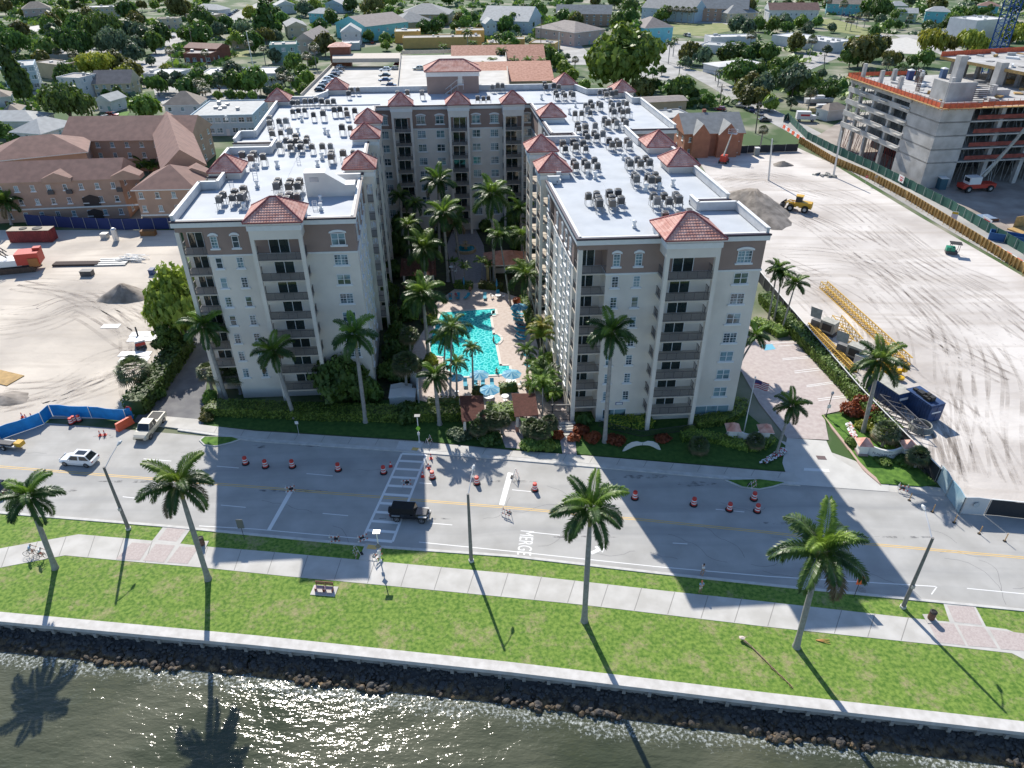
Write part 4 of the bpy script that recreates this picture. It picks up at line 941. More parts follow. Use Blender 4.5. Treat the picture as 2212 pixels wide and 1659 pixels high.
# vents and hoods
vm=MB(); vm.box(0,0,0,.55,.55,.35,0); vm.lathe([(.2,.35),(.2,.8),(.34,.82),(.3,1.05),(.05,1.15)],10,0); VM=vm.mesh('roof_vent',[TRIM])
vm=MB()
for x in (-.3,.3): 
    vm.tube([(x,0,0),(x,0,1.15)],.04,5); 
for z in (.3,.6,.9,1.15): vm.tube([(-.3,0,z),(.3,0,z)],.035,5)
LM=vm.mesh('ladder_frame',[ALU])
vl=[('v',(240+0,0))][:0]
def vz(zf,L,kind):
    for x,y in L: vl.append((kind,zf(x,y)))
f1=lambda x,y:((540+x*.217)*.768,(200+y*.217)*.768); f2=lambda x,y:((480+x*.27125)*.768,(380+y*.27125)*.768); f3=lambda x,y:((1460+x*.217)*.768,(200+y*.217)*.768); f5=lambda x,y:(1106+x*.25,414.7+y*.25)
vz(f2,[(895,350),(1105,335),(1525,320),(1570,255),(770,780),(1555,690),(1560,780),(900,545)],'v'); vz(f1,[(1425,655),(1725,810),(1770,840),(1380,820),(1690,1150),(1630,1240),(1155,700),(850,1270),(1110,1250),(450,640)],'v')
vz(f3,[(290,370),(650,560),(985,1400),(880,1380),(1345,1150),(730,470),(1100,720),(1300,750),(1810,1540),(1640,1560),(1990,1500)],'v'); vz(f5,[(1055,310),(1290,130)],'v')
vz(f2,[(640,560),(880,445),(1500,770),(1330,300)],'l'); vz(f3,[(1300,760),(715,1090),(880,1330),(1450,620),(560,420)],'l')
vr=sorted(vl,key=lambda q:-q[1][1])
for i,(k,(px,py)) in enumerate(vr):
    x,y=g(px,py,DECK); wn,_=wing(x,y)
    o=link('roof_vent' if k=='v' else 'pipe_ladder',VM if k=='v' else LM,None,(x,y,DECK+.03),AE,random.uniform(.8,1.1))
    key=(k,wn); cnt[key]=cnt.get(key,0)+1
    tag(o,'%s on the %s roof, %s counted from the front'%('white vent cap' if k=='v' else 'small aluminium pipe rack',wn,ORD[cnt[key]-1]),'roof vent' if k=='v' else 'pipe rack','vents on the condominium roof')
o=mb=None
# ================================================================ vehicles
CARM={}
def paint(n,c,met=.1):
    if n not in CARM: 
        CARM[n]=mat('paint_'+n,c,.25,metal=met,spec=.6); CARM[n].node_tree.nodes['Principled BSDF'].inputs['Coat Weight'].default_value=.6
    return CARM[n]
CG=mat('car_glass',(.012,.016,.02),.04,spec=.9); TYRE=mat('tyre',(.02,.02,.02),.8); RIM=mat('rim',(.35,.35,.36),.3,metal=.7); LAMPR=mat('tail_lamp',(.35,.01,.01),.3); LAMPW=mat('head_lamp',(.7,.72,.75),.15)
def section_body(mb,prof,L,mi):
    # prof: list of (x, half-width bottom, half-width top, z bottom, z top) along the car, lofted
    V=[];F=[]
    for x,wb,wm,wt,zb,zm,zt in prof:
        V+= [(x,-wb,zb),(x,-wm,zm),(x,-wt,zt),(x,wt,zt),(x,wm,zm),(x,wb,zb)]
    n=6
    for i in range(len(prof)-1):
        for k in range(n): F.append((i*n+k,i*n+(k+1)%n,(i+1)*n+(k+1)%n,(i+1)*n+k))
    F.append(tuple(range(n))); F.append(tuple((len(prof)-1)*n+k for k in reversed(range(n)))); mb.add(V,F,mi)
def make_car(kind,col):
    P=paint(*col); L={'suv':4.6,'jeep':4.6,'pickup':5.8,'sedan':4.6,'hatch':4.2,'van':5.2}[kind]; W=.93 if kind!='pickup' else 1.0
    body=MB(); 
    if kind in('sedan','hatch'): H,BZ,HZ=1.42,.85,.98
    elif kind=='van': H,BZ,HZ=2.0,1.1,1.2
    elif kind=='pickup': H,BZ,HZ=1.92,1.08,1.18
    elif kind=='jeep': H,BZ,HZ=1.84,1.02,1.12
    else: H,BZ,HZ=1.64,.98,1.06
    h=L/2
    if kind=='jeep':
        section_body(body,[(-h,.75,.78,.76,.5,.8,1.1),(-h+.1,.78,.80,.78,.45,.8,1.12),(.55,.78,.80,.76,.45,.8,1.12),(.75,.7,.72,.64,.45,.85,1.14),(h-.35,.55,.62,.52,.5,.85,1.08),(h-.2,.5,.58,.5,.5,.8,1.0)],L,0)
    elif kind=='pickup':
        section_body(body,[(-h,.9,.98,.94,.55,.85,1.12),(-h+.1,.95,1.0,.96,.45,.8,1.15),(.9,.95,1.0,.96,.4,.8,1.18),(h-1.0,.95,1.0,.92,.4,.85,1.2),(h-.35,.92,.97,.84,.42,.85,1.12),(h,.85,.9,.74,.5,.75,.98)],L,0)
    else:
        section_body(body,[(-h,.72,.82,.76,.4,.7,BZ-.05),(-h+.25,.86,.93,.82,.28,.62,BZ+.05),(-h+1.1,.88,.93,.84,.25,.6,BZ+.03),(h-1.5,.88,.93,.84,.25,.6,BZ),(h-.6,.86,.92,.76,.26,.6,BZ-.13),(h-.15,.78,.86,.64,.3,.58,BZ-.25),(h,.64,.72,.55,.38,.55,BZ-.32)],L,0)
    cab=MB(); gl=MB()
    if kind=='pickup': x0,x1,x2,x3=-.45,-.25,1.05,1.75
    elif kind=='jeep': x0,x1,x2,x3=-h+.12,-h+.2,.5,.72
    elif kind=='sedan': x0,x1,x2,x3=-h+.55,-h+1.25,.25,h-1.35
    elif kind=='van': x0,x1,x2,x3=-h+.1,-h+.25,h-1.6,h-.7
    else: x0,x1,x2,x3=-h+.18,-h+.75,.35,h-1.3
    wt=W*.76 if kind!='jeep' else .66; wl=W*.88 if kind!='jeep' else .76
    cabm=4 if kind=='jeep' else 0
    V=[(x0,-wl,BZ),(x1,-wt,H),(x2,-wt,H),(x3,-wl,BZ),(x0,wl,BZ),(x1,wt,H),(x2,wt,H),(x3,wl,BZ)]
    cab.add(V,[(0,1,2,3)[::-1],(4,5,6,7),(1,5,6,2)[::-1],(0,4,5,1)[::-1],(3,7,6,2)],[0]*5)
    def inset(q,a,b,nrm,d=.012):
        c=[Vector(p) for p in q]; N=(c[1]-c[0]).cross(c[3]-c[0]).normalized(); 
        if N.dot(Vector(nrm))<0: N=-N
        m=sum(c,Vector())/4; out=[]
        e1=(c[1]+c[2]-c[0]-c[3]).normalized(); e2=(c[3]+c[2]-c[0]-c[1]).normalized()
        return [tuple(p-e1*(a*(1 if (p-m).dot(e1)>0 else -1))-e2*(b*(1 if (p-m).dot(e2)>0 else -1))+N*d) for p in c]
    gl.add(inset([V[3],V[7],V[6],V[2]],.07,.05,(1,0,.5)),[(0,1,2,3)]); gl.add(inset([V[0],V[4],V[5],V[1]],.08,.06,(-1,0,.5)),[(0,1,2,3)])
    xm=(x1+x2)/2
    for s in (-1,1):
        for a,b in ((x0,xm),(xm,x3)):
            ta=x1 if a==x0 else xm; tb=x2 if b==x3 else xm
            q=[(a+.1,s*wl,BZ+.02),(b-.1,s*wl,BZ+.02),(tb-.05,s*wt,H-.06),(ta+.05,s*wt,H-.06)]
            if kind=='jeep' : continue
            gl.add(inset(q,.02,.03,(0,s,.2)),[(0,1,2,3)])
    root=bpy.data.objects.new('car',None)
    mats=[P,BLACK,CG,P,mat('soft_top',(.012,.012,.013),.9)]
    ms={'body':body.mesh('body',[P]),'cabin':cab.mesh('cabin',[mats[cabm]]),'glass':gl.mesh('glass',[CG])}
    parts=[('body',ms['body'],None),('cabin',ms['cabin'],None),('glass',ms['glass'],None)]
    r=.35 if kind in('sedan','hatch','suv') else .42; wm=MB(); rm=MB()
    pr=[(r,-.12),(r,.1),(r*.92,.12)]
    def disc(mb,rr,y,mi=0,n=16):
        mb.add([(rr*math.cos(k*6.2832/n),y,rr*math.sin(k*6.2832/n)) for k in range(n)],[tuple(range(n))],mi)
    V=[];F=[];n=16
    for y in (-.12,.12):
        for k in range(n): V.append((r*math.cos(k*6.2832/n),y,r*math.sin(k*6.2832/n)))
    wm.add(V,[(k,(k+1)%n,n+(k+1)%n,n+k) for k in range(n)]+[tuple(range(n)),tuple(range(2*n-1,n-1,-1))])
    for k in range(5):
        a=k*1.2566; rm.add([(.04*math.cos(a+1.57),-.132,.04*math.sin(a+1.57)),(r*.62*math.cos(a)+.05*math.cos(a+1.57),-.132,r*.62*math.sin(a)+.05*math.sin(a+1.57)),(r*.62*math.cos(a)-.05*math.cos(a+1.57),-.132,r*.62*math.sin(a)-.05*math.sin(a+1.57)),(-.04*math.cos(a+1.57),-.132,-.04*math.sin(a+1.57))],[(0,1,2,3)])
    disc(rm,r*.16,-.134)
    rm.add([(rr*math.cos(k*6.2832/n),-.128,rr*math.sin(k*6.2832/n)) for rr in (r*.62,r*.7) for k in range(n)],[(k,(k+1)%n,n+(k+1)%n,n+k) for k in range(n)])
    wm_,rm_=wm.mesh('wheel',[TYRE]),rm.mesh('rim',[RIM])
    wh=[(sx*(h-.85 if kind!='pickup' else h-1.05),s*(W-.1),s) for sx in (-1,1) for s in (-1,1)]
    hl=MB(); hl.box(0,0,0,.08,.3,.14); hlm=hl.mesh('headlight',[LAMPW]); tlm=hl.mesh('tail_light',[LAMPR])
    extra=[]
    if kind=='jeep':
        sp=MB(); V=[];
        for x in (-.12,.12):
            for k in range(16): V.append((x,.4*math.cos(k*.3927),.4*math.sin(k*.3927)))
        sp.add(V,[(k,(k+1)%16,16+(k+1)%16,16+k) for k in range(16)]+[tuple(range(16)),tuple(range(31,15,-1))]); extra.append(('spare_wheel',sp.mesh('spare_wheel',[TYRE]),(-h-.12,0,1.0)))
        fd=MB()
        for s in (-1,1):
            fd.box(h-.75,s*.72,.86,.95,.34,.08); fd.box(-h+.75,s*.82,.86,.95,.2,.08)
        fd.box(h-.1,0,.5,.16,1.6,.16); extra.append(('fender',fd.mesh('fender',[mat('fender_grey',(.33,.34,.35),.5)]),(0,0,0)))
    if kind=='pickup':
        bd=MB(); bd.box(-h+1.3,0,1.0,1.7,1.5,.19,0); 
        bd=MB(); bd.add([(-h+.25,-.75,1.155),(-.6,-.75,1.155),(-.6,.75,1.155),(-h+.25,.75,1.155)],[(0,1,2,3)]); extra.append(('truck_bed',bd.mesh('truck_bed',[BLACK]),(0,0,.01)))
        rl=MB()
        for s in (-1,1): rl.box(-h+1.35,s*.86,1.14,2.4,.18,.09)
        rl.box(-h+.12,0,1.12,.12,1.8,.1); extra.append(('bed_rail',rl.mesh('bed_rail',[P]),(0,0,0)))
    if kind=='suv':
        sr=MB(); sr.add([(x1+.25,-.42,H+.004),(x2-.35,-.42,H+.004),(x2-.35,.42,H+.004),(x1+.25,.42,H+.004)],[(0,1,2,3)]); extra.append(('sunroof',sr.mesh('sunroof',[CG]),(0,0,.003)))
    gr=MB(); gr.box(h-.01,0,.5,.06,1.0,.2); extra.append(('grille',gr.mesh('grille',[BLACK]),(0,0,.02)))
    COL.objects.link(root)
    for n_,me,_ in parts: link(n_,me,root)
    for x,y,s in wh:
        o=link('wheel',wm_,root,(x,y,r),0 if s<0 else math.pi); link('rim',rm_,o)
    zz=BZ-.25
    for s in (-1,1):
        link('headlight',hlm,root,(h-.08 if kind!='jeep' else h-.2,s*(.58 if kind!='jeep' else .36),zz)); link('tail_light',tlm,root,(-h+.02,s*.66,zz))
        mi=MB(); mi.box(0,0,0,.16,.2,.13); link('mirror',mi.mesh('mirror',[P]),root,(x3-.45,s*(wl+.12),BZ+.02))
    for n_,me,l in extra: link(n_,me,root,l)
    root.location=(0,-900,-50); return root
CARC={'white':('white',(.78,.79,.8),0),'black':('black',(.012,.012,.014),.2),'silver':('silver',(.42,.43,.45),.5),'grey':('grey',(.16,.165,.17),.4),'blue':('blue',(.02,.05,.16),.3),'red':('red',(.28,.015,.015),.2),'palegreen':('pale',(.55,.58,.55),.1),'bronze':('champagne',(.58,.54,.44),.3)}
CARP={}
def car(kind,col,px,py,ang,label=None,z=0,group=None,name=None,world=None,cat=None):
    k=(kind,col)
    x,y=world or g(px,py,z)
    if k not in CARP: c=CARP[k]=make_car(kind,CARC[col])
    else: c=copy_tree(CARP[k])
    c.location=(x,y,z+.01); c.rotation_euler=(0,0,R_(ang)); c.name=name or {'suv':'parked_suv','jeep':'off_roader','pickup':'pickup_truck','sedan':'parked_car','hatch':'parked_car','van':'parked_van'}[kind]
    c['category']=cat or ('pickup truck' if kind=='pickup' else 'van' if kind=='van' else 'car')
    for q in ('label','group'): 
        if q in c: del c[q]
    if label: 
        c['label']=label
        if group: c['group']=group
    else: LABQ.append((c,'%s parked %s'%({'palegreen':'pale','bronze':'champagne'}.get(col,col),{'suv':'SUV','sedan':'saloon car','hatch':'small car','van':'van','pickup':'pickup truck','jeep':'off-roader'}[kind]),group or 'cars parked in the neighbourhood'))
    return c
car('suv','white',174,992,173,'white SUV with dark sunroof driving left along the road','','') if False else None
car('suv','white',174,999,173.5,'white SUV with a dark sunroof driving beside the blue fence',name='moving_car')
car('jeep','black',1160*.7655,1118,-6,'black soft-top off-roader driving over the crosswalk',name='off_roader')
car('pickup','bronze',327,930,-94,'champagne pickup truck turning out of the shaded left driveway',name='pickup_truck')
car('hatch','black',-14,1062,173.5,'dark car mostly cut off by the left edge of the picture',name='moving_car')
# ================================================================ street furniture
def lampost(base,top,lamp,label,h=None):
    x,y=g(*base,.05); x1,z1=up(*top,y); 
    t=thing('street_lamp',label,'street lamp',(x,y,.05),0,'street lamps along the seaside lawn')
    mb=MB(); mb.tube([(0,0,0),(0,0,.25)],.3,10); mb.build('base',[KERB],t)
    mb=MB(); mb.tube([(0,0,.2),(0,0,z1)],[.21,.13],10); mb.build('pole',[mat('lamp_pole',(.2,.19,.18),.8,var=.15,scale=2)],t)
    # the arm reaches over the road, at right angles to it
    a=R_(82); L=2.9; c,s=math.cos(a),math.sin(a)
    mb=MB(); mb.tube([(0,0,z1-.25),(c*L*.5,s*L*.5,z1+.35),(c*L,s*L,z1+.8)],[.06,.05,.045],6); mb.build('arm',[ALU],t)
    mb=MB(); mb.tube([(c*(L-.05),s*(L-.05),z1+.78),(c*(L+.35),s*(L+.35),z1+.84),(c*(L+.75),s*(L+.75),z1+.8)],[.09,.2,.1],8); mb.build('lamp_head',[mat('lamp_head',(.55,.57,.57),.4)],t)
    if 'right' in label or 'path spur' in label:
        mb=MB(); mb.box(0,-.18,3.0,.3,.2,.4); mb.build('control_box',[METAL],t)
lampost((278,1143),(231,1010),None,'leftmost street lamp, leaning tall beside the path spur pavers')
lampost((1018,1212),(1011,1068),None,'street lamp between the crosswalk and the middle seaside palm')
lampost((1950,1312),(2012,1163),None,'street lamp right of the rightmost seaside palm')
# traffic drums
def drum_mesh():
    mb=MB(); mb.lathe([(.42,0),(.42,.1),(.30,.12)],16,[1,1,1]); mb.lathe([(.29,.1),(.285,.3),(.28,.301),(.275,.45),(.27,.451),(.262,.6),(.26,.601),(.25,.75),(.245,.751),(.235,.92),(.22,1.0),(.08,1.01)],16,[0,0,2,2,0,0,2,2,0,0,0]); return mb
DR=drum_mesh().mesh('traffic_drum',[REDC,BLACK,WPL])
def cone_mesh():
    mb=MB(); mb.box(0,0,0,.4,.4,.04,0); mb.lathe([(.15,.04),(.11,.3),(.1,.301),(.07,.48),(.068,.481),(.03,.72)],10,[0,0,1,1,0]); return mb
CN=cone_mesh().mesh('traffic_cone',[REDC,WPL])
DL=[((531,1003),'leftmost drum in the shaded lane left of the crosswalk'),((574,1010),'second drum from left in the shaded lane'),((632,1010),'third drum from left in the shaded lane'),((731,1017),'fourth drum from left, in the middle of the shaded lane'),((829,1023),'drum just left of the crosswalk in the shade'),
 ((934,1034),'sunlit drum just right of the crosswalk cones'),((1030,1046),'sunlit drum under the palm shadows'),((1155,1060),'sunlit drum above the MERGE lettering'),((1371,1078),'drum at the shade edge right of the middle palm'),((1498,1092),'drum alone in the shaded road, right of centre'),((1575,1103),'drum left of the kerb island pair'),((1628,1080),'upper drum of the pair beside the kerb island'),((1635,1106),'lower drum of the pair below the kerb island')]
for (px,py),lb in DL:
    x,y=g(px,py-1); o=link('traffic_drum',DR,None,(x,y,.004),0,1.12); tag(o,'orange and white '+lb,'traffic drum','traffic drums along the closed lane')
for (px,py),lb in [((155,916),'striped drum inside the blue fence, left of two'),((172,910),'striped drum inside the blue fence, right of two'),((161,912),'striped drum hidden behind the left one inside the fence')]:
    x,y=g(px,py); o=link('traffic_drum',DR,None,(x,y,.03)); tag(o,lb,'traffic drum','drums inside the blue fence')
for (px,py),lb in [((844,1008),'small red cone left of the crosswalk top'),((931,991),'red cone nearest the far pavement, right of crosswalk'),((926,1012),'middle red cone right of the crosswalk'),((913,1030),'nearest red cone at the crosswalk right edge'),((217,941),'left cone of two beside the dirt patch on the road'),((227,940),'right cone of two beside the dirt patch on the road'),((49,902),'leftmost red cone on the sand behind the fence'),((57,905),'second red cone on the sand behind the fence'),((69,903),'third red cone on the sand behind the fence'),((82,905),'rightmost red cone on the sand behind the fence')]:
    x,y=g(px,py); o=link('traffic_cone',CN,None,(x,y,.03),.2,1.15); tag(o,lb,'traffic cone','red traffic cones')
# folding barricades / sign stands
STR=mat('stripe_panel',(.72,.72,.7),.6)
def barricade(px,py,label,kind='a',ang=0,z=0):
    x,y=g(px,py,z); t=thing('barricade',label,'barricade',(x,y,z),R_(ang),'folding barricades')
    mb=MB()
    for s in (-.45,.45):
        mb.tube([(s,-.35,0),(s,0,1.15)],.03,5); mb.tube([(s,.35,0),(s,0,1.15)],.03,5)
    mb.build('frame',[ALU],t)
    for zz in (.35,.85):
        mb=MB()
        for k in range(6):
            f=zz/1.15; yy=-.35*(1-f)-.03; mb.box(-.5+k*.2,yy,zz-.08,.2,.03,.15,k%2)
        mb.build('striped_board',[STR,mat('stripe_red',(.5,.12,.07),.6)],t)
    mb=MB(); mb.box(.1,.45,0,.5,.3,.14); mb.build('sandbag',[BLACK],t)
barricade(628,1062,'striped folding barricade with sandbag at the stop line top',ang=20)
barricade(724,1170,'small striped barricade on the shaded grass verge',ang=5,z=.05)
barricade(783,1168,'striped barricade with sandbag by the crosswalk lower end',ang=30)
barricade(772,1199,'striped barricade standing on the shaded verge by the ramp',ang=-60,z=.05)
barricade(878,1048,'little white barricade behind the black off-roader',ang=10)
barricade(1094,1112,'barricade with sandbag below the sunlit stop line',ang=-30)
barricade(1113,1033,'thin folded barricade above the sunlit stop line',ang=80)
barricade(926,958,'green backed folding barricade on the verge by the crossing pole',ang=70,z=.08)
barricade(1592+32,1052,'thin red and white stand on the kerb island',ang=40,z=.08)
barricade(1948,1060,'black and white barricade by the entrance kerb end',ang=-20,z=.03)
barricade(815,1206,'bunched pink barricades leaning by the solar signal pole',ang=60,z=.08)
def sign(px,py,h,w,hh,colr,label,shape='rect',text=None,ang=0,z=0,pole=ALU,back=None,cat='road sign',tcol=None):
    x,y=g(px,py,z); t=thing('road_sign',label,cat,(x,y,z),R_(ang)); mb=MB(); mb.tube([(0,.03,0),(0,.03,h)],.035,6); mb.build('pole',[pole],t)
    mb=MB(); cz=h-hh/2
    if shape=='rect': P=[(-w/2,cz-hh/2),(w/2,cz-hh/2),(w/2,cz+hh/2),(-w/2,cz+hh/2)]
    elif shape=='diamond': P=[(0,cz-hh/2),(w/2,cz),(0,cz+hh/2),(-w/2,cz)]
    elif shape=='oct': P=[(w/2*1.03*math.cos(a),cz+w/2*1.03*math.sin(a)) for a in [R_(22.5+45*k) for k in range(8)]]
    else: P=[(w/2*math.cos(R_(20*k)),cz+w/2*math.sin(R_(20*k))) for k in range(18)]
    n=len(P); mb.add([(a,-.03,b) for a,b in P]+[(a,0,b) for a,b in P],[tuple(range(n)),tuple(range(2*n-1,n-1,-1))]+[(i,n+i,n+(i+1)%n,(i+1)%n) for i in range(n)])
    pl=mb.build('sign_plate',[colr],t)
    if text:
        me=text_mesh(text,hh*.38); me.materials.clear(); me.materials.append(tcol or BLACK); o=link('lettering',me,pl,(0,-.034,cz)); o.rotation_euler=(R_(90),0,0)
    return t
SGR=mat('fluorescent_green',(.35,.7,.05),.5); SRED=mat('sign_red',(.5,.02,.03),.5); SBACK=mat('sign_back',(.14,.15,.14),.5); SYEL=mat('sign_yellow',(.7,.5,.03),.5); SORG=mat('sign_orange',(.85,.12,.03),.5)
# pedestrian signal poles with solar panels
def sigpole(px,py,h,label,green):
    x,y=g(px,py,.1); t=thing('crossing_signal',label,'crossing signal',(x,y,.1),0,'crossing signals'); mb=MB(); mb.tube([(0,0,0),(0,0,h)],.06,8); mb.tube([(0,0,0),(0,0,.12)],.2,8); mb.build('pole',[TRIM],t)
    mb=MB(); mb.box(0,.1,h,.75,.6,.06,0); mb.build('solar_panel',[mat('solar',(.03,.035,.05),.2)],t)
    mb=MB(); cz=h*.55; mb.add([(-.32,-.09,cz),(0,-.09,cz-.42),(.32,-.09,cz),(0,-.09,cz+.42),(-.32,-.06,cz),(0,-.06,cz-.42),(.32,-.06,cz),(0,-.06,cz+.42)],[(0,1,2,3),(7,6,5,4),(0,4,5,1),(1,5,6,2),(2,6,7,3),(3,7,4,0)]); mb.build('warning_plate',[SGR if green else SBACK],t)
    mb=MB(); mb.box(0,-.1,h*.3,.3,.12,.4); mb.build('push_button_box',[TRIM],t)
sigpole(906,955,4.2,'white crossing signal pole with green plate, far side of road',True)
sigpole(822,1212,4.2,'crossing signal pole on the seaside ramp by the bunched barricades',False)
sign(646,940,2.3,.45,.45,TRIM,'small white sign on the shaded pavement before the hedge',text=None,z=.13)
sign(528,1165,3.0,.75,1.3,SBACK,'tall dark backed sign on two posts in the shaded verge',z=.05,pole=DMETAL)
sign(1845,1290,3.0,.62,1.1,SORG,'bright orange road work sign on the seaside verge',z=.05,pole=DMETAL)
for k,(px,py) in enumerate([(1974,1081),(2024,1106),(2071,1129),(2125,1153),(2180,1169)]):
    x,y=g(px-10,py); mb=MB(); mb.tube([(0,0,0),(0,0,.04)],.2,8,1); mb.tube([(0,0,.04),(0,0,1.15)],.05,8,0); o=mb.build('delineator_post',[mat('tan_post',(.5,.3,.12),.6),BLACK],None,(x,y,.004)); tag(o,'tan flexible post before the white hoarding, %s from left'%ORD[k],'bollard','tan posts at the road edge')
# litter bins, bench
def bin_(px,py,label,z=.08):
    x,y=g(px,py,z); t=thing('litter_bin',label,'litter bin',(x,y,z),0,'litter bins'); mb=MB(); mb.box(0,0,0,1.1,1.1,.06); mb.build('pad',[CONC],t)
    mb=MB(); mb.lathe([(.3,.06),(.33,.2),(.33,1.0)],16); mb.build('bin_body',[mat('bin_wood',(.14,.07,.05),.7,var=.3,scale=9)],t); mb=MB(); mb.lathe([(.35,1.0),(.35,1.08),(.22,1.15),(.2,1.1)],16); mb.build('lid',[BLACK],t)
bin_(2010,1337,'brown slatted litter bin beside the right paver spur'); bin_(437,1177,'brown litter bin half hidden behind the second seaside palm')
x,y=g(700,1278,.06); t=thing('park_bench','pink and red park bench on the lawn facing the water','bench',(x,y,.06),R_(-6))
BW=mat('bench_pink',(.55,.36,.36),.7); BD=mat('bench_red',(.25,.08,.07),.7)
mb=MB(); mb.box(0,.1,0,2.6,1.3,.05); mb.build('pad',[CONC],t)
for s in (-.48,.48):
    mb=MB()
    for k in range(3): mb.box(s,-.05-.0+k*.16,.46,.88,.14,.05)
    mb.build('seat',[BW],t); mb=MB()
    for k in range(2): mb.box(s,.42+.05*k,.62+.2*k,.88,.05,.16)
    mb.build('backrest',[BD],t)
for s in (-.9,-.06,.06,.9):
    mb=MB(); mb.box(s,.12,.05,.06,.5,.42); mb.box(s,.42,.4,.06,.06,.6); mb.build('leg',[BD],t)
# fallen palm fronds on the lawn
mb=MB(); rnd=random.Random(2); A=Vector(g(1592,1392,.08)); B=Vector(g(1652,1467,.08))
mb.tube([(0,0,.25),(.6,-.6,.12),(2.0,-3.0,.06),(3.0,-4.6,.04)],[.12,.06,.04,.02],6,0)
for k in range(40):
    f=rnd.random(); p=Vector((.6+2.4*f,-.6-4.0*f,.07)); a=rnd.uniform(-1,1)*.5-1.0; mb.add([tuple(p),tuple(p+Vector((math.cos(a)*.1,math.sin(a)*.5,.05))),tuple(p+Vector((math.cos(a)*.35,math.sin(a)*.8,0)))],[(0,1,2)])
V_,F_=blob(.35,4,1,(1,.7,.6)); mb.add([(a-.1+.0,b+.3,c+.25) for a,b,c in V_],F_,1)
o=mb.build('fallen_frond',[mat('dry_frond',(.3,.22,.14),.9,var=.3,scale=5),mat('frond_butt',(.62,.52,.45),.8)],None,(*g(1606,1388),.05)); tag(o,'fallen dry palm frond with pale butt lying on the lawn','palm frond')
mb=MB()
for a in (0,.12,-.12): mb.tube([(0,0,.04),(.6,a-.02,.1),(1.3,a*2.2,.04)],[.04,.035,.02],5)
o=mb.build('fallen_frond',[mat('orange_frond',(.6,.3,.1),.8)],None,(*g(1762,1384),.05),R_(-8)); tag(o,'small orange palm sheath lying near the rightmost seaside palm','palm frond')
